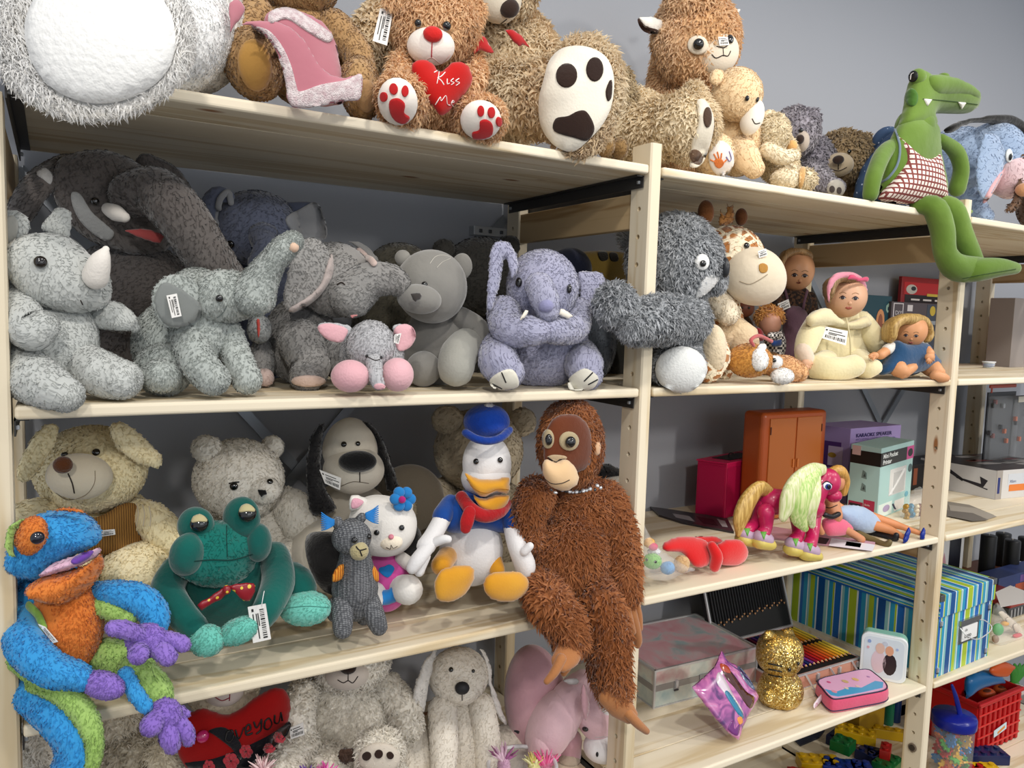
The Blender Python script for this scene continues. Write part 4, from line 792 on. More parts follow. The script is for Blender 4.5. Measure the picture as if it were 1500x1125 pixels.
# dolls and boxes on the second shelf
SK = lambda c='D8A27E': plain(c, .42, spec=.35)
def hairmat(c, c2): 
    key = ('hair', c)
    if key in MATS: return MATS[key]
    k = NT('doll_hair'); tc = k.n('ShaderNodeTexCoord'); mp = k.n('ShaderNodeMapping'); mp.inputs['Scale'].default_value = (260, 260, 18); k.l(tc.outputs['Object'], mp.inputs[0]); nz = k.n('ShaderNodeTexNoise', i_Scale=1.0, i_Detail=2); k.l(mp.outputs[0], nz.inputs['Vector'])
    k.l(k.ramp(nz.outputs[0], [(.35, c2), (.65, c)]), k.b.inputs['Base Color']); k.b.inputs['Roughness'].default_value = .4; bp = k.n('ShaderNodeBump', i_Strength=.5, i_Distance=.001); k.l(nz.outputs[0], bp.inputs['Height']); k.l(bp.outputs[0], k.b.inputs['Normal'])
    MATS[key] = k.m; return k.m
def face(f, ex, ey, ex2, ey2, r, nx, ny, mx, my, mw, lip='A8584C', iris='2A2028', brow=True):
    for x, y in ((ex, ey), (ex2, ey2)):
        f.disc('eye_white', x, y, r*1.25, r*.8, plain('D8D0CC', .3), off=.0006, clear=False); f.disc('iris', x, y, r*.85, r*.85, plain(iris, .1, coat=1), off=.0012, clear=False)
        f.line('eyelid', [(x-r*1.5, y+.2), (x, y-r*.95), (x+r*1.5, y+.2)], max(.9, r*.35), plain('4A3022', .6)); 
        if brow: f.line('eyebrow', [(x-r*1.5, y-r*2), (x, y-r*2.6), (x+r*1.6, y-r*2)], .9, plain('9A7450', .7))
    f.eye(nx, ny, r*.9, f.skin, out=.1, name='nose')
    f.patch('mouth', [(mx-mw, my), (mx-mw*.4, my-mw*.35), (mx, my-mw*.15), (mx+mw*.4, my-mw*.35), (mx+mw, my), (mx, my+mw*.45)], plain(lip, .45), off=.0008, step=2)
def hand(f, x, y, dy, r, ang, mat, n=4, name='hand', parent=None):
    """palm with separate curled fingers and a thumb off its side"""
    h = f.ell(name, x, y, dy, r, r*.85, r*.6, mat, lump=0, parent=parent); a = math.radians(ang)
    for i in range(n):
        b = a+(i-(n-1)/2)*.33; L = r*(1.25 if 0 < i < n-1 else 1.05); x1, y1 = x+math.cos(b)*r*.8, y-math.sin(b)*r*.8
        f.tube('finger', [(x+math.cos(b)*r*.35, y-math.sin(b)*r*.35, dy-.001, r*.27), (x1, y1, dy-.004, r*.25), (x+math.cos(b)*L, y-math.sin(b)*L, dy-.001, r*.2)], mat, n=3)
    b = a+1.35; f.tube('thumb', [(x+math.cos(b)*r*.3, y-math.sin(b)*r*.3, dy-.003, r*.3), (x+math.cos(b-.3)*r*.95, y-math.sin(b-.3)*r*.95, dy-.005, r*.24)], mat)
def toes(f, x, y, dy, r, ang, mat):
    a = math.radians(ang)
    for i in range(5): f.ell('toe', x+math.cos(a)*r*(i-2)*.5, y-math.sin(a)*r*(i-2)*.5, dy, r*(.36 if i == 0 else .28), r*.3, r*.3, mat, lump=0)

f = Fig('baby_doll', 'baby doll in cream hooded suit with pink headband bow and white price tag', 'doll', base(1230, .12, Z2), .12, res=3)
f.skin = SK('D6A888'); f.ndy = -.055; CS = plush('DCD0A4', 'EAE0BC', bump=.35, bs=150, sheen=.6)
f.puff('suit_body', [(1196, 462), (1215, 450), (1250, 450), (1268, 468), (1276, 500), (1280, 535), (1255, 552), (1200, 548), (1180, 535), (1185, 495)], .02, 28, CS, back=.8)
f.puff('hood', [(1180, 464), (1196, 452), (1214, 450), (1228, 464), (1244, 470), (1258, 464), (1270, 462), (1276, 478), (1250, 484), (1225, 480), (1200, 478), (1184, 480)], -.03, 15, CS)
f.ell('head', 1239, 435, -.02, 29, 30, 31, f.skin, lump=0)
f.ell('cheeks', 1243, 447, -.028, 20, 13, 20, f.skin, lump=0)
f.puff('hair', [(1213, 440), (1210, 415), (1222, 402), (1248, 402), (1264, 414), (1268, 445), (1262, 452), (1260, 425), (1250, 420), (1236, 416), (1226, 420), (1218, 444)], -.04, 14, hairmat('A88860', '6E5638'), back=2.2, sm=2)
f.puff('headband', [(1212, 440), (1210, 420), (1218, 404), (1235, 397), (1255, 400), (1268, 412), (1271, 430), (1267, 442), (1263, 425), (1252, 412), (1236, 410), (1224, 415), (1217, 428), (1216, 444)], -.052, 6, plush('D48A9C', bump=.15), sm=1)
f.puff('bow', [(1243, 402), (1250, 400), (1258, 405), (1272, 404), (1274, 414), (1258, 414), (1250, 412), (1240, 410)], -.07, 5, plush('C8486C', bump=.1))
face(f, 1234.5, 436, 1253, 437, 3.1, 1245, 444, 1243, 451, 5)
f.tube('arm', [(1198, 470, -.0, 16), (1184, 496, -.02, 17), (1178, 518, -.03, 14), (1182, 524, -.035, 11)], CS); f.tube('arm', [(1262, 470, .0, 15), (1276, 490, -.02, 16), (1284, 508, -.02, 13)], CS)
f.tube('cuff', [(1177, 514, -.032, 12.5), (1181, 524, -.036, 11.5)], plush('DCC8B4', bump=.6, bs=90)); hand(f, 1182, 531, -.045, 8, -70, f.skin); 
f.tube('leg', [(1210, 530, -.02, 18), (1200, 540, -.05, 19), (1235, 540, -.08, 17), (1250, 536, -.09, 17)], CS); f.tube('leg', [(1258, 528, -.02, 18), (1262, 535, -.05, 18), (1272, 540, -.08, 15), (1280, 538, -.085, 12)], CS)
f.tube('zip', [(1240, 466, -.045, 1.2), (1245, 495, -.06, 1.2), (1246, 520, -.06, 1.2)], plain('C8BC94')); f.tag([(1208, 478), (1242, 485), (1239, 506), (1203, 495)])
f.done()

f = Fig('toddler_doll', 'blond toddler doll in a blue dress with bare feet by the post', 'doll', base(1330, .06, Z2), .06, res=2.8)
f.skin = SK('CF9468'); f.ndy = -.045; BLU = plush('1E4468', '2C5680', bump=.4, bs=110)
f.ell('torso', 1333, 520, .01, 26, 30, 22, BLU, lump=0)
f.puff('dress', [(1310, 498), (1326, 502), (1345, 500), (1358, 502), (1366, 516), (1378, 530), (1372, 538), (1350, 546), (1330, 550), (1305, 550), (1287, 550), (1290, 536), (1300, 520)], -.02, 26, BLU, back=1)
f.ell('head', 1331, 484, -.015, 25, 25, 26, f.skin, lump=0); 
f.ell('cheeks', 1333, 495, -.02, 18, 11, 18, f.skin, lump=0)
HB = hairmat('C8A868', '9A7840')
f.puff('hair', [(1300, 494), (1302, 474), (1312, 462), (1330, 457), (1350, 460), (1362, 470), (1367, 490), (1362, 502), (1352, 504), (1354, 490), (1350, 482), (1344, 478), (1334, 480), (1324, 478), (1316, 482), (1311, 500), (1304, 504)], -.028, 16, HB, back=2.4, sm=2)
face(f, 1327, 491, 1342, 492, 2.2, 1335, 497, 1334, 502, 3.4)
f.tube('sleeve', [(1306, 508, -.02, 7), (1300, 512, -.025, 8)], plush('D8D4CC')); f.tube('arm', [(1304, 510, -.02, 7), (1290, 520, -.03, 7)], f.skin); hand(f, 1281, 521, -.035, 6.5, 190, f.skin)
f.tube('sleeve', [(1350, 506, -.02, 8), (1355, 511, -.025, 8)], plush('D8D4CC')); f.tube('arm', [(1354, 510, -.03, 7.5), (1361, 518, -.055, 7.5)], f.skin); hand(f, 1362, 523, -.07, 7.5, -100, f.skin)
f.tube('leg', [(1312, 535, -.03, 13), (1318, 542, -.05, 12), (1325, 545, -.055, 9)], f.skin); f.tube('foot', [(1322, 548, -.055, 7), (1330, 542, -.055, 8), (1338, 538, -.055, 6)], f.skin); toes(f, 1337, 536, -.056, 5, 25, f.skin)
f.tube('leg', [(1358, 535, -.01, 13), (1366, 540, -.04, 13), (1374, 546, -.055, 10)], f.skin); f.tube('foot', [(1370, 550, -.062, 8), (1380, 553, -.07, 8), (1385, 554, -.072, 6)], f.skin); toes(f, 1377, 548, -.07, 5, 30, f.skin)
f.done()

f = Fig('standing_doll', 'old blond vinyl doll in flowered blouse and mauve overalls at the back', 'doll', base(1165, .34, Z2), .34, res=3)
f.skin = SK('D09A72'); f.ndy = -.05
f.ell('head', 1166, 396, -.01, 26, 30, 26, f.skin, lump=0); f.puff('hair', [(1140, 392), (1142, 372), (1156, 362), (1175, 362), (1190, 370), (1190, 384), (1178, 380), (1165, 376), (1152, 384), (1147, 400)], -.03, 14, hairmat('B89468', '8A6A40'), back=2)
face(f, 1164, 403, 1179, 404, 3, 1172, 411, 1170, 414, 3.5, lip='90503C')
BLZ = NT('flowered_cotton'); tc = BLZ.n('ShaderNodeTexCoord'); vo = BLZ.n('ShaderNodeTexVoronoi', i_Scale=170.0); BLZ.l(tc.outputs['Object'], vo.inputs['Vector']); BLZ.l(BLZ.ramp(vo.outputs['Color'], [(.3, '241A18'), (.5, '6A4A34'), (.7, '2A201E')]), BLZ.b.inputs['Base Color']); BLZ.b.inputs['Roughness'].default_value = .9
f.ell('blouse', 1163, 442, .0, 26, 26, 18, BLZ.m, lump=0); f.tube('arm', [(1140, 436, .0, 9), (1134, 460, -.01, 9)], BLZ.m); f.tube('arm', [(1186, 436, .0, 9), (1190, 456, .0, 9)], BLZ.m)
MV = plush('6E5060', '80606E', bump=.3); f.puff('overalls', [(1150, 450), (1180, 450), (1185, 480), (1186, 560), (1150, 560), (1146, 490)], -.02, 14, MV, back=1.4)
f.line('strap', [(1150, 424), (1154, 440), (1156, 452)], 4, MV); f.line('strap', [(1182, 426), (1178, 440), (1176, 452)], 4, MV); f.tag([(1139, 445), (1155, 438), (1158, 450), (1142, 457)])
f.done()

f = Fig('rag_doll', 'orange-haired rag doll in black and white checked shirt, brown trousers', 'doll', base(1130, .2, Z2), .2, res=3)
PL = NT('gingham'); tc = PL.n('ShaderNodeTexCoord'); ck = PL.n('ShaderNodeTexChecker', i_Scale=160.0, I1=lin('D8D4D0'), I2=lin('1C1C24')); PL.l(tc.outputs['Object'], ck.inputs[0]); PL.l(ck.outputs[0], PL.b.inputs['Base Color'])
f.ell('torso', 1135, 505, .01, 16, 26, 14, PL.m, lump=0); f.puff('trousers', [(1118, 518), (1150, 518), (1158, 560), (1120, 560)], .0, 12, plush('7A5630', '8A6840')); f.ell('head', 1128, 474, -.01, 16, 18, 15, SK('B0806A'), lump=0)
f.ell('hair', 1127, 464, .0, 22, 17, 18, plush('B87430', 'D89850'), fur=.012, wild=.9); f.puff('sleeve', [(1122, 488), (1142, 484), (1146, 496), (1128, 500)], -.03, 8, PL.m); f.puff('cuff', [(1128, 499), (1145, 496), (1146, 508), (1132, 510)], -.03, 7, plush('22407A')); f.puff('scarf', [(1106, 478), (1118, 484), (1120, 500), (1108, 500)], -.01, 8, plush('7A1C24'))
f.done()
f = Fig('dark_face_toy', 'small brown rubber toy face in the shade below the giraffe muzzle', 'toy', base(1092, .30, Z2), .3, res=3)
f.ell('head', 1091, 452, .0, 14, 13, 12, plain('7A4430', .5), lump=0); f.ell('body', 1092, 510, .0, 16, 48, 14, plush('4A3020'), lump=0); f.eye(1087, 451, 1.8); f.eye(1097, 451, 1.8); f.done()

class Carton:
    """printed box: A, B = front bottom corners (world), dep = vector to the back, h = height; face decals by (u, v)"""
    def __init__(s, name, label, cat, A, B, dep, h, mat, bevel=.0012, tilt=None, group=None, z=0):
        s.A, s.B, s.d = (np.array(q, float) for q in (A, B, dep)); s.up = np.array(tilt if tilt is not None else (0, 0, 1.), float); s.up /= np.linalg.norm(s.up); s.h = h
        s.root = empty(name, (s.A+s.B+s.d)/2); tag(s.root, label, cat, group); s.o = (s.A+s.B+s.d)/2
        lo = [s.A, s.B, s.B+s.d, s.A+s.d]; V = lo+[q+s.up*h for q in lo]; s.V = np.array(V); s.body = solid('carton_body', V, BF, mat, s.root, s.o, bevel)
    def corners(s, face):
        A, B, C, D_ = s.V[:4]; a, b, c, d = s.V[4:]
        return {'front': (A, B, b, a), 'left': (D_, A, a, d), 'right': (B, C, c, b), 'top': (a, b, c, d)}[face]
    def at(s, face, u, v, off=0):
        p0, p1, p2, p3 = s.corners(face); p = (p0*(1-u)+p1*u)*(1-v)+(p3*(1-u)+p2*u)*v; n = np.cross(p1-p0, p3-p0); n /= np.linalg.norm(n); return p+n*off
    def decal(s, name, face, pts, mat, off=.0006):
        P_ = [s.at(face, u, v, off) for u, v in pts]; L = [s.at(face, u, v, -.0003) for u, v in pts]; n = len(pts)
        return solid(name, P_+L, [tuple(range(n))]+[(i, i+n, (i+1) % n+n, (i+1) % n) for i in range(n)], mat, s.root, s.o)
    def rect(s, name, face, u0, v0, u1, v1, mat, off=.0006): return s.decal(name, face, [(u0, v0), (u1, v0), (u1, v1), (u0, v1)], mat, off)
    def oval(s, name, face, u, v, ru, rv, mat, off=.0012, n=14): return s.decal(name, face, [(u+ru*math.cos(i*2*math.pi/n), v+rv*math.sin(i*2*math.pi/n)) for i in range(n)], mat, off)
    def text(s, txt, face, u, v, size, mat, off=.0012, name='lettering', wmax=None, bold=0):
        p = s.at(face, u, v, off); e1 = s.at(face, 1, v, off)-s.at(face, 0, v, off); W_ = np.linalg.norm(e1); e1 /= W_; e2 = s.at(face, u, 1, off)-s.at(face, u, 0, off); e2 /= np.linalg.norm(e2)
        text_on(txt, p, e1, e2, size, mat, s.root, s.o, name, wmax*W_ if wmax else None, bold)
def text_on(txt, p, e1, e2, size, mat, parent, o, name='lettering', wmax=None, bold=0, shear=0):
    cu = bpy.data.curves.new('t', 'FONT'); cu.body = txt; cu.size = 1; cu.extrude = 0.0; cu.offset = bold; cu.shear = shear; cu.resolution_u = 3; to = bpy.data.objects.new('t', cu); COL.objects.link(to)
    bpy.context.view_layer.update(); me = bpy.data.meshes.new_from_object(to.evaluated_get(bpy.context.evaluated_depsgraph_get())); bpy.data.objects.remove(to)
    n = len(me.vertices); v = np.zeros(n*3, np.float32); me.vertices.foreach_get('co', v); v = v.reshape(-1, 3); w_ = v[:, 0].max() if n else 1; sx = size if not wmax else min(size*1.3, wmax/w_)
    n3 = np.cross(e1, e2); Wd = p+v[:, [0]]*e1*sx+v[:, [1]]*e2*size+n3*.0003-o; me.vertices.foreach_set('co', Wd.astype(np.float32).ravel()); me.materials.clear(); me.materials.append(mat); me.update(); return link(name, me, parent)
def front_on(px0, px1, py, Y, z): a, b = P(px0, py, Y), P(px1, py, Y); return np.array([a[0], Y, z]), np.array([b[0], Y, z])
def hz(px, py, Y): return P(px, py, Y)[2]
YB = .44
A, B = front_on(1246, 1302, 500, YB, Z2); c = Carton('teal_book', 'teal cardboard box with a fox-eared creature printed on it', 'box', A, B, (0, .04, 0), hz(1290, 433, YB)-Z2, plain('14404E', .5))
for q in ((.24, .62), (.62, .66)): c.oval('print', 'front', q[0]+.1, q[1]-.02, .11, .17, plain('C88A5C', .5)); c.oval('print', 'front', q[0]+.1, q[1]-.04, .06, .12, plain('8A5038', .5), off=.0016)
c.oval('print', 'front', .5, .38, .3, .2, plain('C89468', .5), off=.0009); c.decal('print', 'front', [(.86, .86), (.92, .9), (.96, .86), (.9, .84), (.9, .8), (.96, .78), (.9, .76), (.86, .8)], plain('8AA89A', .5)); c.decal('print', 'front', [(.74, .1), (.8, .1), (.78, .3), (.72, .42), (.76, .28)], plain('C8C8CC', .5)); c.oval('print', 'front', .8, .55, .06, .05, plain('205A88', .5))
A, B = front_on(1302, 1384, 505, YB-.01, Z2); c = Carton('craft_box', 'dark mottled craft box reading DIY behind the blond toddler doll', 'box', A, B, (0, .05, 0), hz(1330, 443, YB)-Z2, plain('4A4248', .5))
LG = plain('C8C4C8', .5); c.rect('print', 'front', .03, .76, .20, .98, LG); c.rect('print', 'front', .045, .775, .185, .965, plain('4A4248', .5), .0012); c.text('DIY', 'front', .055, .80, .018, LG, .0018, wmax=.12); c.rect('print', 'front', .27, .86, .36, .96, LG); c.rect('print', 'front', .62, .3, 1, .98, plain('3A4250', .5)); c.oval('print', 'front', .72, .88, .05, .08, plain('B8A038', .5)); c.rect('print', 'front', .66, .66, .95, .72, plain('8A9098', .5), .0012); c.oval('print', 'front', .86, .8, .07, .07, plain('2E3E5C', .5)); c.text('D', 'front', .88, .84, .012, LG, .0018)
A, B = front_on(1334, 1420, 440, YB+.008, Z2+.0); z1 = hz(1340, 404, YB); c = Carton('red_blister_card', 'red and black blister card with a skull standing behind the craft box', 'box', A+(0, .035, 0), B+(0, .035, 0), (0, .012, 0), z1-Z2, plain('8A1418', .4))
c.rect('print', 'front', .04, .8, 1, .94, plain('B01C20', .4)); c.rect('print', 'front', .06, .55, 1, .80, plain('1E1214', .4)); c.oval('print', 'front', .16, .86, .09, .055, plain('B8B4AC', .5)); c.oval('print', 'front', .19, .87, .04, .025, plain('2A2A30', .5), .0016); c.rect('print', 'front', .42, .79, .6, .82, plain('C8B040', .4), .0016)
for i in range(3): c.rect('print', 'front', .16+i*.2, .735, .3+i*.2, .755, plain('D8D0CC', .4), .0016)
c.rect('print', 'front', .16, .67, .6, .682, plain('B8A060', .4), .0016); c.oval('print', 'front', .68, .62, .06, .03, plain('C02828', .4), .0016)
# bay 3: display case and clear tub
A, B = front_on(1482, 1600, 500, .30, Z2); c = Carton('display_case', 'pale grey wooden display case with little compartments', 'display case', A+(0, 0, 0), B, (0, .08, 0), hz(1482, 436, .3)-Z2, plain('8E8682', .6))
for i in range(3): c.rect('compartment', 'front', .16, .06+i*.31, .96, .34+i*.31, plain(('9A7A7C', 'A8A4A0', '7C868E')[i], .6)); 
for i in range(6): c.oval('figure', 'front', .26+.12*(i % 3), .2+.31*(i//2), .04, .09, plain(('D8D4D0', 'C89898', '8A9AA8')[i % 3], .5), .0014)
t = empty('clear_tub', Q(1462, 540, Z2)); tag(t, 'small clear plastic tub with blue lettering on the shelf', 'tub')
def lathe(name, c, prof, mat, parent, n=28, smooth=True, sq=1.):
    V = []; 
    for r, z in prof: V += [(c[0]+r*math.cos(a), c[1]+r*math.sin(a)*sq, c[2]+z) for a in np.arange(n)/n*2*math.pi]
    m = len(prof); F = [(i*n+j, i*n+(j+1) % n, (i+1)*n+(j+1) % n, (i+1)*n+j) for i in range(m-1) for j in range(n)]+[tuple(range(n-1, -1, -1)), tuple((m-1)*n+j for j in range(n))]
    return solid(name, V, F, mat, parent, parent.location, smooth=smooth)
c0 = np.array(t.location)+(0, .03, 0); CLEAR = plain('F4F8FA', .08, trans=.9, ior=1.2)
lathe('tub_body', c0, [(.018, .001), (.021, .018), (.0215, .018), (.0185, .0)], plain('DCE4EA', .2, trans=.5, ior=1.2), t, sq=.8); lathe('tub_body', c0, [(.024, .018), (.024, .021), (.022, .0215)], plain('E4E8EC', .25), t, sq=.8); lathe('slime', c0, [(.013, .001), (.015, .012), (.006, .014)], plain('8A96A2', .5), t, sq=.8)
for i in range(2): lathe('tub_print', c0, [(.0196+i*.001, .006+i*.005), (.0199+i*.001, .0075+i*.005)], plain('2C4A8A', .4), t, sq=.8)
# ---------------- third shelf, first bay ----------------
f = Fig('cream_dog_plush', 'big cream floppy-eared dog plush in a mustard knitted vest', 'plush toy', base(140, .3, Z3), .26, res=4.5)
CD = plush('E4D09C', 'F2E4BC', amt=.7); CDM = plush('D4C8B0', 'E0D6C2', bump=.3, bs=120)
f.ell('torso', 145, 800, .03, 95, 90, 60, CD, fur=.008); f.ell('head', 133, 688, -.02, 80, 66, 60, CD, fur=.008, rot=5)
f.puff('ear', [(88, 622), (68, 617), (45, 640), (28, 670), (22, 700), (36, 710), (52, 702), (70, 675), (86, 648)], -.095, 13, CD, fur=.008); f.puff('ear', [(158, 626), (168, 614), (195, 622), (225, 650), (241, 668), (236, 688), (215, 686), (190, 675), (166, 655)], -.095, 14, CD, fur=.008)
f.ell('muzzle', 116, 698, -.095, 46, 34, 34, CDM, rot=-5); f.ell('nose', 92, 681, -.145, 13.5, 13, 12, plush('5A3218', '6E4426', bump=.6, bs=300))
f.line('mouth', [(100, 694), (106, 708), (109, 722)], 2, TH_); f.line('mouth', [(82, 722), (100, 732), (125, 725), (138, 708), (139, 690)], 1.3, plain('8A7A62')); f.eye(141, 663, 5.5); f.eye(95, 667, 5)
KN = NT('mustard_knit'); tc = KN.n('ShaderNodeTexCoord'); wv = KN.n('ShaderNodeTexWave', i_Scale=95.0, i_Distortion=1.2); KN.l(tc.outputs['Object'], wv.inputs[0]); KN.l(KN.ramp(wv.outputs['Fac'], [(.2, '7C5424'), (.8, 'A87836')]), KN.b.inputs['Base Color']); KN.b.inputs['Roughness'].default_value = .9; bp = KN.n('ShaderNodeBump', i_Strength=.7, i_Distance=.002); KN.l(wv.outputs['Fac'], bp.inputs['Height']); KN.l(bp.outputs[0], KN.b.inputs['Normal'])
f.puff('knitted_vest', [(90, 760), (140, 755), (192, 732), (205, 760), (218, 805), (200, 815), (145, 812), (90, 800)], -.065, 40, KN.m, sm=3); f.tag([(148, 777), (168, 775), (169, 783), (149, 786)])
f.tube('arm', [(198, 748, -.03, 20), (220, 760, -.06, 26), (240, 780, -.08, 27), (255, 795, -.09, 22)], CD, fur=.008); f.tube('arm', [(70, 745, -.03, 16), (45, 752, -.05, 22), (20, 770, -.06, 24), (10, 800, -.06, 24)], CD, fur=.008)
for i in range(3): f.line('sleeve_fold', [(200+i*9, 738+i*2), (203+i*9, 752+i*2), (200+i*10, 770)], 2, CDM)
f.ell('leg', 200, 835, -.09, 50, 42, 50, CD, fur=.008); f.ell('leg', 90, 850, -.09, 50, 42, 50, CD, fur=.008)
f.done()

f = Fig('white_bear', 'cream-white bear plush with black eyes behind the green frog', 'plush toy', base(350, .34, Z3), .3, res=4.5)
WB = plush('D8D0C2', 'ECE6DA', amt=.7)
f.ell('torso', 370, 790, .02, 80, 80, 50, WB, fur=.008); f.ell('head', 350, 702, -.03, 66, 60, 52, WB, fur=.008); f.ell('ear', 303, 658, -.03, 24, 22, 14, WB, fur=.008); f.ell('ear', 399, 655, -.03, 18, 18, 12, WB, fur=.008)
f.ell('muzzle', 385, 718, -.085, 26, 22, 22, WB, fur=.006); f.puff('nose', [(376, 716), (384, 714), (393, 718), (391, 727), (383, 730), (377, 724)], -.125, 6, plush('141414', bump=.2)); f.eye(343, 712, 6); f.eye(395, 706, 4.5)
f.line('eyelash', [(336, 708), (350, 706)], 2, plain('141414')); f.tube('arm', [(410, 740, -.0, 30), (430, 750, -.03, 32), (440, 765, -.05, 30)], WB, fur=.008); f.ell('leg', 440, 810, -.05, 42, 34, 40, WB, fur=.008)
f.done()

f = Fig('black_eared_dog', 'white dog plush with long black ears and a big black nose', 'plush toy', base(520, .32, Z3), .27, res=4.5)
BD_ = plush('CCC4B4', 'DED6C8', bump=.3, bs=120); BK = plush('0C0B0C', '181618', sheen=.5)
f.ell('torso', 510, 790, .03, 75, 85, 50, BD_); f.ell('head', 513, 655, -.02, 40, 44, 40, BD_, taper=-.1); f.ell('muzzle', 518, 688, -.05, 44, 36, 36, BD_)
f.ell('nose', 524, 676, -.105, 27.5, 16, 15, BK); f.line('mouth', [(527, 692), (527, 706)], 1.6, TH_); f.line('mouth', [(500, 712), (515, 706), (527, 706), (540, 708)], 1.1, plain('6A6050')); f.eye(504, 651, 4.2); f.eye(524, 650, 3.6)
f.puff('ear', [(478, 618), (465, 620), (452, 640), (446, 680), (448, 730), (455, 755), (475, 760), (494, 750), (493, 735), (480, 715), (474, 690), (475, 650)], -.05, 14, BK, fur=.006); f.puff('ear', [(528, 614), (545, 618), (562, 640), (578, 680), (590, 715), (588, 725), (565, 720), (560, 700), (552, 670), (545, 645)], -.03, 14, BK, fur=.006)
f.tag([(468, 688), (500, 700), (498, 718), (476, 708)]); f.tube('leg', [(460, 800, -.02, 45), (478, 820, -.10, 48)], BD_, flat=.9); f.patch('foot_sole', [(450, 786), (478, 780), (505, 790), (504, 850), (492, 872), (470, 860), (452, 825)], BK, off=.004); f.tube('leg', [(560, 800, -.0, 34), (590, 790, -.05, 30)], BK, flat=.9)
f.ell('body_side', 600, 730, .09, 50, 50, 34, plush('8A8070'))
f.done()

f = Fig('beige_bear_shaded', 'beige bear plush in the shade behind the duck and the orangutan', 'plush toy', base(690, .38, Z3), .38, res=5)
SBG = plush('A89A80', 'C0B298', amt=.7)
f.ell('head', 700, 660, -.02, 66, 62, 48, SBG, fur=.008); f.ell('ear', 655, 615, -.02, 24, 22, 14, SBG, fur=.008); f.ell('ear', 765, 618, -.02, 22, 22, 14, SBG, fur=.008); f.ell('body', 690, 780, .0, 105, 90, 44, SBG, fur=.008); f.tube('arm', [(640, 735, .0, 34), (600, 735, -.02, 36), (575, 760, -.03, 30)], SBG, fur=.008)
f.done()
f = Fig('panda_arm_plush', 'black and white plush limb between the orangutan and the post', 'plush toy', base(890, .30, Z3), .3, res=4)
f.tube('limb', [(870, 700, .0, 14), (890, 692, -.01, 13), (908, 700, -.02, 10)], BK, fur=.007); f.tube('limb_underside', [(885, 706, -.02, 7), (906, 702, -.03, 6)], plush('A8A298')); f.ell('body', 882, 790, .03, 34, 90, 30, BK, fur=.007); f.done()

f = Fig('rainbow_frog', 'blue, lime and orange frog plush with purple hands dangling over the shelf', 'plush toy', base(80, .08, Z3), .04, res=3.8)
FB = plush('1878C0', '3C9CDC', amt=.8); FO = plush('C05A1C', 'DC7C34', amt=.8); FG = plush('7CA044', 'A0C46A', amt=.8); FP = plush('6A48A8', '8E70C8', amt=.8); FPK = plush('C898B4', 'E0BCD0')
f.ell('torso', 70, 900, .03, 62, 92, 55, FB, fur=.007); f.ell('belly', 98, 915, -.015, 50, 72, 45, FO, fur=.007, rot=5)
f.puff('head', [(18, 800), (22, 775), (50, 752), (85, 745), (118, 750), (140, 768), (147, 790), (140, 802), (120, 812), (90, 830), (70, 850), (30, 845), (14, 825)], -.02, 48, FB, fur=.007, back=.9)
f.puff('jaw', [(50, 850), (75, 838), (110, 830), (135, 820), (147, 808), (148, 832), (132, 862), (102, 884), (68, 880), (50, 868)], -.045, 46, FO, fur=.007, back=.9)
f.puff('mouth', [(62, 845), (72, 828), (95, 815), (125, 808), (145, 798), (146, 812), (130, 826), (105, 835), (85, 841)], -.05, 36, FPK, back=.5, fur=.004); f.patch('tongue', [(104, 822), (118, 812), (135, 808), (128, 818), (112, 826)], plush('6A40A0'), off=.003)
f.puff('eye_patch', [(8, 795), (14, 770), (30, 757), (40, 760), (28, 775), (22, 800), (26, 818), (14, 815)], -.07, 14, FG, fur=.005); f.ell('eye_patch', 46, 784, -.07, 22, 30, 18, FO, fur=.006, rot=-15); f.eye(54, 787, 9.5, plain('0C1020', .15, coat=1)); f.puff('brow', [(75, 748), (95, 740), (120, 744), (130, 754), (110, 752), (90, 750)], -.04, 9, FO, fur=.005)
f.line('neck_stripe', [(46, 888), (58, 900), (66, 918)], 14, FG)
f.tube('arm', [(135, 868, .0, 15), (165, 868, -.03, 19), (205, 878, -.05, 23), (226, 900, -.06, 22), (225, 925, -.065, 19)], FB, fur=.007); f.tube('arm_underside', [(138, 884, -.018, 15), (165, 894, -.04, 16), (190, 905, -.055, 12)], FG, fur=.006)
f.ell('palm', 215, 938, -.105, 32, 26, 18, FP, fur=.006)
for pts in ([(205, 930, -.11, 12), (180, 922, -.12, 14), (166, 920, -.125, 12)], [(208, 945, -.11, 12), (203, 958, -.125, 16)], [(225, 945, -.11, 13), (240, 955, -.125, 15), (246, 962, -.13, 14)], [(235, 932, -.11, 10), (258, 938, -.12, 12), (268, 944, -.125, 12)]): f.tube('finger', pts, FP, fur=.005)
f.tube('arm', [(28, 905, -.0, 26), (40, 950, -.06, 28), (75, 980, -.09, 26), (110, 990, -.10, 22), (122, 995, -.105, 18)], FB, fur=.007); f.tube('arm_underside', [(28, 965, -.04, 18), (60, 992, -.075, 17), (95, 1004, -.09, 14), (112, 1006, -.095, 10)], FG, fur=.006); f.ell('cuff_shadow_hand', 150, 1003, -.115, 34, 20, 18, FP, fur=.006, rot=-18)
f.parts[-1]['name'] = 'hand'
f.tag([(56, 914), (66, 918), (85, 940), (78, 942)])
f.tube('leg', [(130, 960, .0, 24), (165, 962, -.03, 26), (200, 975, -.06, 25)], FG, fur=.007); f.floor = None
f.tube('leg', [(195, 980, -.07, 23), (215, 1000, -.085, 26), (228, 1018, -.09, 26), (232, 1030, -.095, 22)], FG, fur=.007); f.tube('leg_stripe', [(184, 988, -.10, 12), (196, 1012, -.112, 12), (212, 1034, -.118, 12)], FB, fur=.005)
f.ell('foot', 240, 1048, -.115, 28, 26, 18, FP, fur=.006)
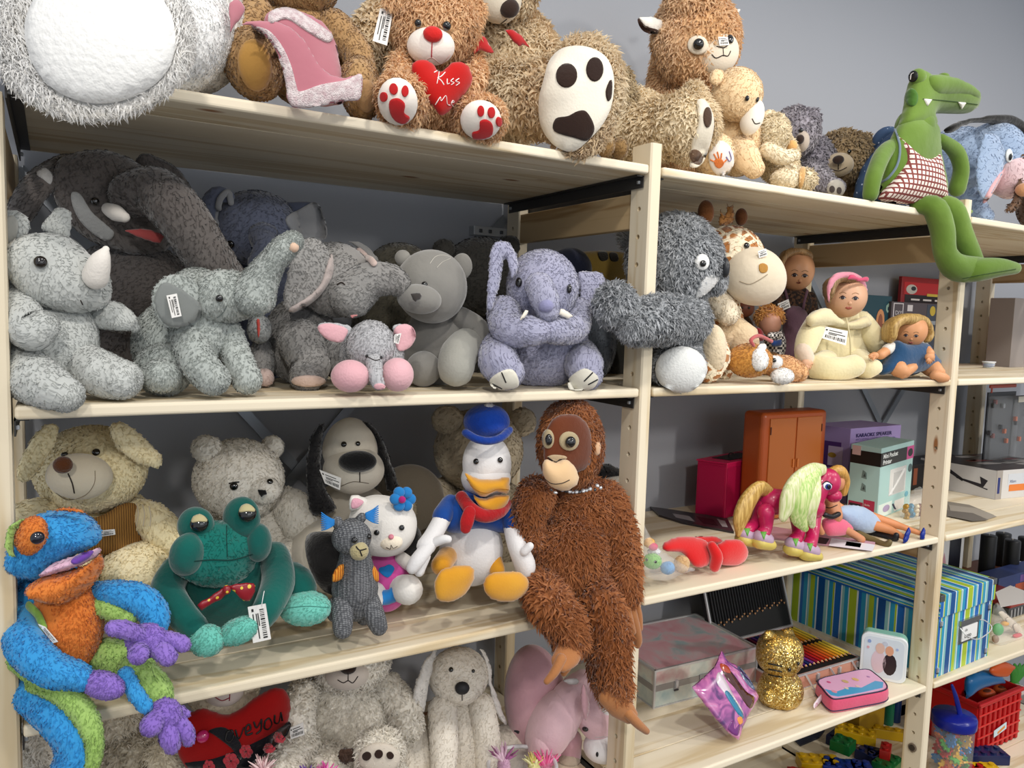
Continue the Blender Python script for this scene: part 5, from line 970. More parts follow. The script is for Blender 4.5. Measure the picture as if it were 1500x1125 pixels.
for pts in ([(232, 1048, -.12, 14), (222, 1062, -.13, 17)], [(245, 1060, -.12, 13), (248, 1080, -.13, 15), (252, 1092, -.13, 13)], [(258, 1050, -.12, 10), (272, 1070, -.125, 12), (276, 1084, -.125, 10)], [(262, 1040, -.115, 8), (274, 1046, -.115, 6)]): f.tube('toe', pts, FP, fur=.005)
f.tube('leg', [(25, 1005, -.0, 22), (60, 1025, -.05, 30), (100, 1062, -.09, 32), (115, 1100, -.10, 32), (100, 1150, -.10, 32)], FB, fur=.007); f.tube('leg_stripe', [(50, 1003, -.06, 12), (95, 1018, -.09, 17), (125, 1050, -.11, 18), (138, 1090, -.12, 14), (132, 1130, -.12, 12)], FG, fur=.006)
f.done()

f = Fig('green_frog', 'dark green velvet frog with mint hands and a spotted red bow tie', 'plush toy', base(330, .14, Z3), .1, res=4)
DGR = plush('04504A', '0A645A', amt=.6, sheen=.45, bs=150, bump=.3); MI = plush('4AA898', '6CC0B0', amt=.6, sheen=.6)
f.ell('torso', 320, 850, .03, 72, 78, 56, DGR)
f.puff('head', [(255, 805), (262, 790), (275, 770), (300, 762), (330, 758), (355, 765), (378, 775), (392, 790), (394, 808), (380, 822), (370, 842), (345, 860), (305, 862), (275, 850), (258, 835)], -.03, 44, DGR, back=.9, fur=.004, sm=4)
f.ell('cheek', 274, 812, -.055, 24, 32, 26, DGR, rot=-10); f.ell('cheek', 379, 795, -.045, 18, 28, 22, DGR)
for x, y, rx, ry in ((287, 770, 26, 28), (354, 760, 27, 32)):
    f.ell('eye_socket', x, y, -.035, rx, ry, 20, DGR)
for x, y, a in ((292, 767, 20), (362, 752, 0)):
    f.eye(x, y, 13, plain('0A0C0A', .12, coat=1), out=.2); f.patch('eyelid', [(x-11, y-2), (x-8, y-10), (x, y-13), (x+8, y-9), (x+11, y-3), (x, y-3)], plush('B8AE84', bump=.1), off=.002)
f.line('head_seam', [(332, 770), (332, 790), (333, 815)], 1.2, plain('04322E', .8)); f.line('mouth_seam', [(285, 822), (310, 820), (340, 820), (370, 812)], 1.6, plain('04322E', .8))
f.tube('arm', [(258, 835, .0, 22), (245, 865, -.03, 24), (262, 895, -.06, 22), (285, 920, -.075, 20)], DGR); f.ell('hand', 303, 938, -.09, 27, 24, 22, MI, fur=.005)
f.tube('arm', [(402, 815, .0, 22), (408, 850, -.04, 24), (395, 885, -.08, 22), (382, 905, -.09, 20)], DGR); f.ell('hand', 350, 924, -.10, 32, 20, 20, MI, fur=.005, rot=22)
f.tube('leg', [(400, 850, .02, 28), (430, 850, -.01, 26), (440, 862, -.03, 24)], DGR); f.ell('foot', 447, 891, -.055, 38, 26, 28, MI, fur=.004); f.line('foot_seam', [(412, 892), (447, 888), (482, 890)], 1.2, plain('3A8478'))
DOT = NT('spotted_silk'); tc = DOT.n('ShaderNodeTexCoord'); vo = DOT.n('ShaderNodeTexVoronoi', i_Scale=95.0, i_Randomness=.35); DOT.l(tc.outputs['Object'], vo.inputs['Vector']); DOT.l(DOT.ramp(vo.outputs['Distance'], [(.27, 'DCC040'), (.30, '8A1422')], 'CONSTANT'), DOT.b.inputs['Base Color']); DOT.b.inputs['Roughness'].default_value = .35
f.puff('bow_tie', [(287, 884), (302, 874), (325, 860), (332, 858), (338, 866), (330, 876), (312, 886), (298, 896), (290, 892)], -.11, 6, DOT.m); f.puff('bow_tie', [(332, 858), (352, 852), (374, 852), (376, 866), (370, 880), (356, 882), (342, 868)], -.115, 6, DOT.m); f.ell('knot', 332, 864, -.12, 6, 7, 5, DOT.m)
f.tube('tag_string', [(387, 866, -.125, .6), (385, 876, -.13, .6), (383, 888, -.13, .6)], plain('E8E8E8')); f.tag([(363, 889), (389, 884), (397, 936), (371, 942)])
f.done()

f = Fig('crochet_alpaca', 'grey crocheted alpaca with blue ear tassels and an orange saddle', 'crochet toy', base(525, .05, Z3), .03, res=2.4)
CG = NT('grey_crochet'); tc = CG.n('ShaderNodeTexCoord'); vo = CG.n('ShaderNodeTexVoronoi', i_Scale=260.0, i_Randomness=.25); mp = CG.n('ShaderNodeMapping'); mp.inputs['Scale'].default_value = (.8, .8, 1.5); CG.l(tc.outputs['Object'], mp.inputs[0]); CG.l(mp.outputs[0], vo.inputs['Vector']); CG.l(CG.ramp(vo.outputs['Distance'], [(.1, '94969A'), (.6, '505256')]), CG.b.inputs['Base Color']); CG.b.inputs['Roughness'].default_value = .9; bp = CG.n('ShaderNodeBump', i_Strength=1., i_Distance=.003); bp.invert = True; CG.l(vo.outputs['Distance'], bp.inputs['Height']); CG.l(bp.outputs[0], CG.b.inputs['Normal'])
f.tube('body', [(516, 780, .0, 22), (520, 812, .0, 22), (520, 850, .01, 33), (520, 872, .015, 33), (522, 886, .015, 24)], CG.m); f.ell('head', 515, 787, -.01, 29, 26, 26, CG.m, lump=0)
f.ell('muzzle', 526, 807, -.035, 14, 14, 12, plush('B0A47C', bump=.8, bs=300)); f.line('nose_stitch', [(522, 801), (527, 806), (536, 804)], 2, plain('14100E')); f.line('nose_stitch', [(527, 806), (530, 814)], 2, plain('14100E')); f.eye(519, 791, 4.6); f.eye(540, 786, 4.2)
f.tube('ear', [(500, 778, .0, 8), (494, 764, -.005, 8)], CG.m); f.tube('ear', [(524, 765, .0, 7), (530, 758, -.005, 7)], CG.m)
BT = plain('1E78C0', .7)
for cx, cy, sx in ((489, 765, -1), (536, 755, 1)):
    for i in range(9): f.tube('tassel', [(cx, cy+i*.8-3, -.01, 1.3), (cx+sx*10, cy-3+i*2.2-5, -.012-.001*i, 1.2), (cx+sx*18, cy-2+i*3.2-12+sx*0, -.012, .9)], BT, n=3, cast=False)
OS = NT('orange_rib_knit'); tc = OS.n('ShaderNodeTexCoord'); wv = OS.n('ShaderNodeTexWave', i_Scale=70.0); OS.l(tc.outputs['Object'], wv.inputs[0]); OS.l(OS.ramp(wv.outputs['Fac'], [(.2, 'C06A14'), (.8, 'E89A34')]), OS.b.inputs['Base Color']); OS.b.inputs['Roughness'].default_value = .9; bp = OS.n('ShaderNodeBump', i_Strength=.8, i_Distance=.002); OS.l(wv.outputs['Fac'], bp.inputs['Height']); OS.l(bp.outputs[0], OS.b.inputs['Normal'])
f.puff('saddle', [(487, 852), (488, 838), (496, 828), (504, 826), (504, 840), (500, 850)], -.012, 12, OS.m, sm=1); f.puff('saddle', [(534, 822), (544, 824), (554, 836), (556, 850), (550, 852), (540, 842), (534, 838)], -.005, 12, OS.m, sm=1)
f.tube('leg', [(502, 885, -.0, 16), (502, 915, -.015, 15), (502, 922, -.018, 14)], CG.m); f.tube('leg', [(540, 880, -.0, 16), (550, 905, -.01, 15), (555, 918, -.012, 13)], CG.m); f.tube('leg', [(530, 885, .05, 12), (533, 905, .05, 11)], CG.m); f.tube('leg', [(492, 885, .05, 12), (490, 900, .05, 11)], CG.m)
f.done()

# a plain white cat toy in the clothes of the photograph's one
f = Fig('white_cat_plush', 'white cat plush with blue felt flower, pink top and blue shorts', 'plush toy', base(575, .12, Z3), .09, res=3.2)
WC = plush('DAD6D0', 'ECE9E4', bump=.2); PKC = plush('C8509C', 'D870B0', bump=.15); BLC = plush('1E74B8', '3A90D0', bump=.15)
f.ell('torso', 566, 850, .02, 34, 46, 30, PKC); f.puff('shorts', [(540, 862), (565, 862), (588, 850), (592, 872), (578, 884), (556, 888), (544, 880)], -.025, 18, BLC); f.patch('heart_print', [(563, 830), (570, 827), (576, 830), (577, 836), (568, 846), (556, 838), (556, 832)], BLC, off=.002)
f.ell('head', 560, 770, -.01, 50, 44, 38, WC, rot=-8, sq=2.3)
f.puff('ear', [(512, 748), (512, 728), (522, 724), (540, 732), (530, 745)], -.01, 10, WC, sm=1); f.puff('ear', [(578, 728), (596, 722), (606, 738), (600, 752)], .0, 8, WC, sm=1)
for a in range(6): f.ell('petal', 590+11*math.cos(a*1.047), 731+11*math.sin(a*1.047), -.055, 8.5, 8.5, 4, BLC, lump=0)
f.ell('flower_centre', 589, 732, -.062, 5.5, 5.5, 4, plush('A82070', bump=.1), lump=0)
f.patch('inner_ear', [(515, 744), (516, 732), (523, 730), (532, 735), (524, 743)], plush('D8A0B0'), off=.002, clear=False); f.eye(552, 780, 4.2); f.eye(588, 773, 4.2); f.ell('muzzle', 572, 794, -.05, 18, 12, 10, plush('E8DCC8'), lump=0); f.eye(573, 787, 4, plain('C87888', .5), name='nose'); f.line('mouth', [(566, 802), (572, 804), (573, 798), (576, 803), (582, 800)], 1.1, TH_)
f.tube('arm', [(588, 818, .0, 10), (602, 828, -.01, 10), (615, 836, -.02, 8)], WC); f.tube('leg', [(588, 862, -.01, 20), (598, 864, -.05, 22)], WC); f.tube('leg', [(548, 870, -.01, 18), (545, 882, -.04, 15)], WC)
f.done()

f = Fig('duck_plush', 'white duck plush in blue jacket and round blue cap with yellow feet', 'plush toy', base(700, .1, Z3), .07, res=3.4)
WD = plush('DCDADA', 'F0EEEE', bump=.2); YE = plush('C88A18', 'E0A838', bump=.15, sheen=.6); NV = plush('103C84', '1C50A0', bump=.15)
f.ell('belly', 690, 805, .02, 46, 52, 42, WD); f.puff('jacket', [(648, 770), (655, 735), (680, 715), (715, 715), (738, 738), (752, 768), (740, 782), (700, 775), (665, 782)], .01, 44, NV, back=.9)
f.ell('head', 713, 680, -.0, 36, 46, 36, WD); f.ell('cheek', 712, 700, -.005, 36, 30, 34, WD)
f.ell('cap', 713, 618, -.0, 34, 27, 32, plush('0C3C9C', '1450B8', bump=.5, bs=150)); f.tube('cap_brim', [(682, 634, -.03, 6), (698, 643, -.05, 6), (716, 646, -.055, 6), (734, 641, -.05, 6), (746, 630, -.03, 6)], plush('0A3488', bump=.6, bs=150)); f.ell('pompom', 716, 597, -.01, 9, 8, 9, WD, fur=.006)
f.eye(698, 676, 4.4); f.eye(732, 674, 4.2)
f.puff('upper_beak', [(679, 690), (700, 698), (722, 700), (745, 696), (749, 708), (746, 725), (728, 722), (708, 730), (694, 722), (684, 706)], -.05, 20, YE, sm=3); f.puff('lower_beak', [(692, 722), (708, 728), (728, 722), (748, 724), (744, 740), (726, 754), (706, 748), (696, 738)], -.045, 18, YE, sm=3); f.line('beak_seam', [(684, 702), (696, 716), (712, 722), (730, 716), (747, 718)], 1.2, plain('A86C10'))
RDS = plush('A01218', 'B81C20', bump=.6, bs=140); f.tube('scarf', [(676, 728, -.02, 9), (690, 746, -.05, 10), (710, 756, -.06, 10), (732, 750, -.05, 9), (742, 738, -.02, 8)], RDS); f.tube('scarf_end', [(688, 750, -.06, 9), (684, 764, -.062, 10), (682, 774, -.062, 8)], RDS, flat=.5)
f.tube('sleeve', [(660, 738, -.0, 14), (648, 756, -.02, 15)], NV); f.tube('wing', [(648, 760, -.02, 13), (634, 785, -.04, 13), (624, 800, -.05, 14)], WD)
for pts in ([(628, 800, -.055, 10), (612, 820, -.06, 11), (604, 832, -.06, 9)], [(634, 796, -.055, 7), (648, 790, -.065, 7), (656, 790, -.07, 6)], [(624, 815, -.055, 7), (614, 838, -.055, 7)]): f.tube('wing_tip', pts, WD)
f.tube('sleeve', [(742, 745, -.01, 13), (750, 768, -.03, 14)], NV); f.tube('wing', [(750, 772, -.03, 13), (757, 798, -.05, 14), (768, 825, -.055, 16), (770, 838, -.055, 14)], WD); f.tube('wing_tip', [(768, 808, -.07, 7), (776, 800, -.075, 6)], WD)
f.tube('leg', [(655, 815, -.0, 15), (646, 828, -.03, 15)], YE); f.tube('leg', [(722, 818, -.01, 13), (728, 835, -.03, 12)], YE)
f.puff('foot', [(640, 838), (660, 828), (685, 826), (697, 835), (694, 856), (678, 876), (655, 884), (640, 880), (634, 862)], -.075, 16, YE, back=1); f.puff('foot', [(712, 842), (730, 836), (760, 836), (776, 848), (776, 864), (760, 880), (735, 883), (715, 876), (706, 860)], -.085, 16, YE, back=1)
f.done()

f = Fig('orangutan_plush', 'shaggy rust-brown orangutan with bead collar sitting with legs hanging down', 'plush toy', base(850, .06, Z3), .03, res=3.4)
MO = plush('7A3C1A', 'A86034', amt=.8); MF = plush('5E2C14', '6E381C', bump=.2, bs=140); TN = plush('A0683C', 'B87E50', bump=.2)
f.ell('torso', 838, 760, .03, 75, 70, 52, MO, fur=.018, wild=.6, clump=.8); f.ell('belly', 832, 815, -.01, 60, 68, 50, MO, fur=.016, wild=.6, clump=.8)
f.ell('head', 836, 650, .0, 50, 66, 46, MO, fur=.012, lean=1.2, comb=(0, 0, -1)); f.puff('face', [(794, 655), (799, 625), (816, 607), (845, 606), (864, 624), (870, 655), (864, 684), (835, 696), (800, 686)], -.05, 20, MF)
f.puff('muzzle', [(792, 684), (799, 670), (813, 675), (828, 670), (842, 680), (850, 700), (844, 714), (826, 721), (808, 716), (796, 702)], -.075, 24, plush('D8B488', 'E8CCA4', bump=.1))
for x, y, rx, ry in ((803, 643, 8.5, 14), (833, 646, 14, 14)): f.disc('eye_ring', x, y, rx, ry, plush('A89878', bump=.1), off=.0025, puff=.002); f.eye(x+1, y+1, rx*.62, ry=min(ry, 8.5)*1)
f.patch('nose', [(802, 669), (812, 666), (828, 668), (828, 672), (820, 673), (814, 678), (806, 673)], plush('B09A7C'), off=.003); f.line('nostril', [(803, 670), (814, 677), (820, 673), (828, 673)], 1.6, plain('1A100C')); f.line('mouth', [(797, 700), (808, 708), (822, 708), (834, 703)], 1.3, TH_)
f.puff('ear', [(868, 660), (872, 646), (880, 646), (882, 660), (876, 670), (869, 668)], -.055, 7, plush('D0A884', bump=.1))
for i in range(19): a = i/18; x = 791+a*86; y = 703+22*a+15*math.sin(a*3.0)-14*a; f.eye(x, y, 3.4 if i % 2 else 2.8, plain('D8DCE0' if i % 4 else '5A5C60', .2, .6), name='collar_bead', out=1.6)
f.tube('arm', [(785, 725, .0, 28), (772, 760, .0, 26), (778, 790, .0, 22)], MO, fur=.016, wild=.6, clump=.7); f.tube('arm', [(888, 735, -.0, 30), (905, 785, -.03, 30), (912, 830, -.045, 28), (916, 868, -.05, 24)], MO, fur=.016, wild=.6, clump=.7)
f.floor = None
for pts in ([(918, 878, -.055, 10), (926, 905, -.06, 9), (934, 935, -.06, 7), (934, 945, -.06, 5)], [(914, 878, -.06, 8), (918, 900, -.065, 8), (926, 925, -.065, 6)], [(928, 880, -.05, 7), (934, 900, -.052, 7), (936, 920, -.052, 6)], [(912, 880, -.065, 6), (913, 895, -.067, 6), (918, 906, -.067, 4)]): f.tube('finger', pts, TN)
f.tube('leg', [(790, 850, -.0, 30), (805, 885, -.07, 34), (828, 915, -.095, 32), (836, 938, -.10, 28)], MO, fur=.017, wild=.6, clump=.8)
f.tube('foot', [(838, 940, -.11, 16), (832, 958, -.12, 20), (822, 970, -.13, 16)], TN, flat=.6); f.tube('big_toe', [(822, 965, -.135, 8), (812, 985, -.14, 7), (801, 998, -.14, 5)], TN); f.tube('toe', [(838, 960, -.12, 8), (832, 975, -.125, 7), (826, 986, -.125, 5)], TN)
f.tube('leg', [(858, 850, -.01, 28), (878, 885, -.08, 34), (890, 930, -.10, 34), (892, 980, -.11, 32), (900, 1010, -.115, 28)], MO, fur=.017, wild=.6, clump=.8)
f.tube('foot', [(890, 1022, -.13, 14), (908, 1035, -.135, 18), (922, 1048, -.14, 13)], TN, flat=.6); f.tube('big_toe', [(920, 1045, -.145, 8), (934, 1060, -.15, 7), (947, 1071, -.15, 5)], TN)
f.done()
# ---------------- third shelf, second and third bays ----------------
GLASSY = plain('FFFFFF', .12, trans=.0, alpha=.16)
f = Fig('bag_of_toys', 'clear plastic bag of small plush toys, a green frog among them', 'bag', base(970, .04, Z3), .03, res=3)
f.ell('plush_frog', 956, 822, -.01, 14, 12, 12, plush('5C9C3C', '7CBC54'), lump=.02, fur=.003); f.eye(948, 820, 2); f.eye(960, 823, 2)
f.ell('plush_bluebird', 978, 832, -.005, 11, 10, 10, plush('3C78B0', '5A94C8'), fur=.003); f.ell('plush_bear', 999, 826, .0, 12, 13, 11, plush('B88C5C', 'D0A878'), fur=.003); f.ell('plush_doll', 951, 795, .01, 9, 8, 8, plush('D8A048'), fur=.003); f.ell('plush_heart', 957, 801, .0, 7, 6, 5, plush('D03C68')); f.ell('plush_lamb', 958, 808, .01, 10, 6, 7, plush('DCDCE0'), fur=.003)
f.puff('plastic_bag', [(942, 768), (950, 776), (962, 796), (985, 815), (1012, 828), (1020, 836), (1000, 842), (975, 852), (950, 848), (938, 835), (938, 800)], -.005, 19, GLASSY, sm=2, back=1, cast=False)
f.done()
f = Fig('red_hair_bow', 'large bright red velvet bow lying flat on the shelf', 'bow', base(1035, .06, Z3), .06, res=3)
RV = plush('C80C10', 'DC1C1C', sheen=.7, bump=.15)
f.puff('loop', [(968, 798), (980, 788), (1005, 783), (1030, 788), (1044, 800), (1046, 815), (1035, 830), (1018, 832), (1008, 824), (1000, 812), (985, 810), (972, 808)], .0, 15, RV, tilt=(0, -.0006)); f.puff('loop', [(1046, 802), (1060, 790), (1080, 788), (1095, 798), (1096, 815), (1085, 828), (1062, 830), (1048, 822)], .0, 15, RV); f.puff('loop', [(1000, 790), (1030, 783), (1055, 786), (1060, 796), (1040, 800), (1010, 798)], .04, 10, RV)
f.tube('knot', [(1043, 800, -.02, 7), (1050, 815, -.03, 9), (1047, 830, -.025, 8)], RV)
f.done()
def slab(name, label, cat, pts, z, th, mat, wavy=0):
    """thin flat thing lying on a shelf; pts are pixels on its surface plane"""
    Wp = [Q(x, y, z) for x, y in pts]; n = len(Wp); c = np.mean(Wp, 0); t = empty(name, c); tag(t, label, cat)
    V = [(p[0], p[1], z+.0008+(wavy*(i % 2))) for i, p in enumerate(Wp)]+[(p[0], p[1], z+th+(wavy*(i % 2))) for i, p in enumerate(Wp)]
    solid('sheet', V, [tuple(range(n))[::-1], tuple(range(n, 2*n))]+[(i, (i+1) % n, (i+1) % n+n, i+n) for i in range(n)], mat, t, c); return t, c
def print_on(t, c, z, items):
    for pts, col in items:
        Wp = [Q(x, y, z) for x, y in pts]; V = [tuple(p) for p in Wp]+[(p[0], p[1], p[2]-.0004) for p in Wp]; n = len(Wp)
        ar = sum(Wp[i][0]*Wp[(i+1) % n][1]-Wp[(i+1) % n][0]*Wp[i][1] for i in range(n)); fs = [tuple(range(n)) if ar > 0 else tuple(range(n))[::-1]]
        solid('print', V, fs+[(i, (i+1) % n, (i+1) % n+n, i+n) for i in range(n)], plain(col, .4), t, c)
t, c = slab('magazine', 'long glossy black and white packet lying under the pink toy kitchen', 'packet', [(952, 745), (975, 748), (1065, 762), (1075, 782), (1000, 768), (965, 757)], Z3, .006, plain('3A3438', .3))
print_on(t, c, Z3+.0066, [([(985, 752), (1010, 756), (1018, 764), (990, 758)], '8A8488'), ([(1020, 756), (1045, 761), (1052, 770), (1030, 766)], '1C181C'), ([(1050, 760), (1062, 763), (1066, 772), (1058, 771)], 'A8A4A6')])
t, c = slab('foil_packet', 'pink and white plastic packet under the pony and dolls', 'packet', [(1120, 772), (1210, 786), (1282, 797), (1278, 808), (1210, 800), (1130, 790)], Z3, .005, plain('C898A8', .3))
print_on(t, c, Z3+.0056, [([(1218, 788), (1282, 798), (1278, 807), (1214, 799)], 'E4E4EA'), ([(1240, 793), (1262, 796), (1260, 802), (1238, 799)], '3C5CA0'), ([(1190, 785), (1215, 789), (1210, 797), (1186, 794)], '2A2026')])
# pink toy kitchen
def v3(p): return np.array(p, float)
PKP = plain('B41048', .35); A = Q(1018, 752, Z3+.004); B = Q(1061, 760, Z3+.004); B2 = Q(1122, 742, Z3+.004)
zk = .0+hz(1061, 681, B[1])-B[2]
t = empty('toy_kitchen', (A+B2)/2); tag(t, 'hot pink plastic toy kitchen unit with black sink top and oven', 'toy kitchen'); o = np.array(t.location)
dv = v3(B2)-B; LK = float(np.linalg.norm(dv)); C = B+dv; dn = v3(A)-B
M1 = (A+B)/2
solid('cabinet', [A, B, C, C+(A-B)]+[q+(0, 0, zk) for q in (A, B, C, C+(A-B))], BF, PKP, t, o, .0015)
e1 = (C-B)/np.linalg.norm(C-B); nrm = np.cross(e1, (0, 0, 1)); 
def kq(p0, u0, u1, z0, z1, off, mat, name, ed, nn, th=.002):
    a, b = p0+ed*u0, p0+ed*u1; V = [a+nn*(-.0008)+(0, 0, z0), b+nn*(-.0008)+(0, 0, z0), b+nn*(-.0008)+(0, 0, z1), a+nn*(-.0008)+(0, 0, z1)]; V += [q+nn*(off+th) for q in V]
    return solid(name, V, [(0, 1, 2, 3), (7, 6, 5, 4), (0, 4, 5, 1), (1, 5, 6, 2), (2, 6, 7, 3), (3, 7, 4, 0)], mat, t, o)
kq(B, .002, LK*.47, .004, zk-.01, 0, plain('A00C40', .35), 'cupboard_door', e1, nrm); kq(B, LK*.5, LK*.97, .02, zk-.012, 0, plain('201E22', .2), 'oven', e1, nrm); kq(B, LK*.52, LK*.95, zk-.03, zk-.02, .002, plain('6A5A60', .3), 'oven_panel', e1, nrm, .001); kq(B, LK*.5, LK*.97, .004, .016, 0, plain('A00C40', .35), 'drawer', e1, nrm)
e0 = (A-B)/np.linalg.norm(A-B); n0 = -np.cross(e0, (0, 0, 1)); kq(B, .004, np.linalg.norm(A-B)-.004, .004, zk-.008, 0, plain('B41048', .35), 'side_panel', e0, n0)
tp = [A, B, C, C+(A-B)]; cc = sum(tp)/4; solid('worktop', [cc+(q-cc)*1.04+(0, 0, zk) for q in tp]+[cc+(q-cc)*1.04+(0, 0, zk+.004) for q in tp], BF, plain('C01850', .3), t, o, .001); solid('sink', [cc+(q-cc)*.62+(0, 0, zk+.004) for q in tp]+[cc+(q-cc)*.62+(0, 0, zk+.0052) for q in tp], BF, plain('141416', .25), t, o)
f = Fig('x', 'x', 'x', t.location, 0, res=2); bpy.data.objects.remove(f.root); f.root = t; f.o = o; f.floor = None; q0 = cc+(0, 0, zk)
f.tube('tap', [(*(q0+(-.01, .01, 0)), .0015), (*(q0+(-.01, .01, .012)), .0015), (*(q0+(-.004, .0, .014)), .0013)], plain('141416', .25), raw=True, n=3); f.done()
# orange wardrobe
Yw = .29; A, B = front_on(1113, 1207, 700, Yw, Z3); A2 = A+(0, .0, 0); zw = hz(1160, 603, Yw)-Z3
ORP = plain('B0521E', .38); t = empty('toy_wardrobe', (A+B)/2); tag(t, 'orange-brown plastic toy wardrobe with two panelled doors', 'toy wardrobe'); o = np.array(t.location)
b_ = solid('cabinet', [A, B, B+(0, .07, 0), A+(0, .07, 0)]+[q+(0, 0, zw) for q in (A, B, B+(0, .07, 0), A+(0, .07, 0))], BF, ORP, t, o, .012, seg=4)
wd = B[0]-A[0]
for s0, s1 in ((.1, .49), (.51, .9)):
    xa, xb = A[0]+wd*s0, A[0]+wd*s1; d = box('door', xa, xb, Yw-.003, Yw+.001, Z3+.006, Z3+zw-.016, plain('B8682C', .35), t, .0015)
    hx = xb-.006 if s0 < .3 else xa+.006; hd = box('handle', hx-.003, hx+.003, Yw-.007, Yw-.0028, Z3+zw*.48, Z3+zw*.56, plain('D07A38', .35), t, .001)
    for zf in (.2, .8):
        hh = xa+.002 if s0 < .3 else xb-.002; box('hinge', hh-.0015, hh+.0015, Yw-.0045, Yw-.002, Z3+zw*zf, Z3+zw*(zf+.07), plain('4A1C0C', .4), t, 0)
# speaker box, printer box
Ys = .33; A, B = front_on(1243, 1316, 680, Ys, Z3); c = Carton('speaker_box', 'tall lilac cardboard box reading KARAOKE SPEAKER', 'box', A+(0, 0, 0), B, (-.03, .12, 0), hz(1246, 628, Ys)-Z3, plain('9C88BC', .5))
DPU = plain('2A1C5A', .5); c.text('KARAOKE SPEAKER', 'front', .1, .88, .015, DPU, bold=.02, wmax=.72); c.text('INCLUDING 2 MICROPHONES', 'front', .1, .835, .009, plain('6A5A94', .5), wmax=.75); c.rect('print', 'front', .1, .805, .72, .812, plain('6A5A94', .5)); c.oval('logo', 'front', .85, .83, .035, .015, plain('5A4A8A', .5))
A, B = front_on(1207, 1243, 700, Ys-.001, Z3); 
c.rect('print', 'left', .35, .45, .8, .8, plain('4E2C70', .5)); c.rect('print', 'left', .5, .48, .85, .74, plain('B8A8C8', .5), .0012); c.oval('print', 'left', .6, .62, .1, .035, plain('A08030', .5), .002)
Yp = .17; A, Bc = Q(1240, 752, Z3), Q(1284, 762, Z3); B = Q(1332, 742, Z3)
e = v3(B)-Bc; dl = v3(A)-Bc; zp = hz(1292, 657, Bc[1])-Z3
c = Carton('printer_box', 'mint cardboard box reading Mini Pocket Printer with a window', 'box', Bc, B, A-Bc, zp, plain('A8CAC6', .5))
c.corners_ = c.corners
BKP, WTP = plain('141416', .4), plain('E8ECEA', .5)
c.rect('band', 'front', .0, .74, .78, .93, BKP); c.rect('band', 'front', .78, .74, 1, .93, plain('C84888', .4)); c.oval('logo', 'front', .89, .835, .075, .06, BKP, .0012); c.text('Mini Pocket', 'front', .05, .85, .017, WTP, bold=.03, wmax=.66); c.text('Printer', 'front', .05, .765, .017, WTP, bold=.03, wmax=.4)
c.rect('band', 'left', .0, .74, 1, .93, BKP); c.rect('sticker', 'left', .06, .86, .34, .99, plain('C8A8A4', .5), .0014); c.rect('window', 'front', .3, .28, .80, .66, plain('D4D4D2', .15)); c.rect('window_part', 'front', .42, .3, .76, .6, plain('B8B8B6', .3), .0014); c.decal('window_part', 'front', [(.32, .3), (.36, .3), (.76, .6), (.72, .64)], plain('E8E8E6', .2), .002)
for u, v, s_ in ((.5, .6, .09), (.5, .42, .09)): c.decal('print', 'left', [(u-s_, v-.05), (u+s_, v-.06), (u+s_*.8, v+.03), (u-s_*.6, v+.06)], plain('6E8480', .5)); c.decal('print', 'left', [(u-.03, v-.03), (u+.05, v-.03), (u+.02, v+.02)], plain('3A4442', .5), .0012)
c.rect('print', 'left', .04, .02, .52, .2, plain('A02848', .5)); c.rect('print', 'left', .54, .05, .9, .25, plain('B03050', .5)); c.rect('print', 'left', .08, .05, .45, .17, plain('2A2226', .5), .0012); c.text('Smile', 'left', .58, .17, .007, WTP)
c.rect('print', 'front', .02, .02, .42, .2, plain('D8E4DC', .5)); c.oval('print', 'front', .25, .12, .1, .05, plain('A898B8', .5)); c.rect('print', 'front', .5, .03, .8, .18, plain('E4DED8', .5)); c.decal('print', 'front', [(.52, .05), (.56, .05), (.46, .15), (.43, .14)], plain('2A2A4A', .5), .0012); c.oval('print', 'front', .92, .6, .06, .06, plain('4A6060', .5)); c.oval('print', 'front', .86, .22, .05, .04, plain('6AA8B8', .5))
# pony
f = Fig('pink_pony', 'hot pink plastic pony with lime and cream mane and blond tail', 'toy pony', base(1170, .05, Z3), .05, res=2.4)
PN = plain('B81C54', .32, coat=.3); HM = hairmat('D8E0A0', '98C060'); HT_ = hairmat('D8B468', 'A8823C'); HC = hairmat('E8E4C0', 'B8C880')
f.tube('body', [(1130, 735, .02, 20), (1150, 735, .01, 18), (1175, 738, -.0, 20), (1188, 742, -.0, 20)], PN); f.tube('neck', [(1186, 738, -.0, 18), (1200, 715, -.01, 14), (1208, 700, -.012, 14)], PN)
f.ell('head', 1213, 706, -.015, 18, 20, 16, PN, lump=0); f.ell('muzzle', 1221, 726, -.022, 12, 10, 11, PN, lump=0); f.puff('ear', [(1195, 698), (1197, 684), (1202, 684), (1206, 696)], -.018, 4, PN, sm=1)
f.disc('eye_white', 1212, 712, 6.5, 5.5, plain('E4E8F0', .2), rot=-20, off=.001, clear=False); f.disc('iris', 1213, 713, 4.2, 4.2, plain('2A3C8A', .1), off=.0018, clear=False); f.disc('pupil', 1214, 713, 2.4, 2.8, plain('0A0A12', .1), off=.0024, clear=False); f.line('eyelid', [(1205, 709), (1211, 705), (1219, 710)], 1.6, plain('140C14')); f.line('mouth', [(1222, 733), (1229, 731)], .9, plain('7A1038'))
YS, LS, GS = plain('C8B45C', .4), plain('B49AB0', .4), plain('5C9C38', .4)
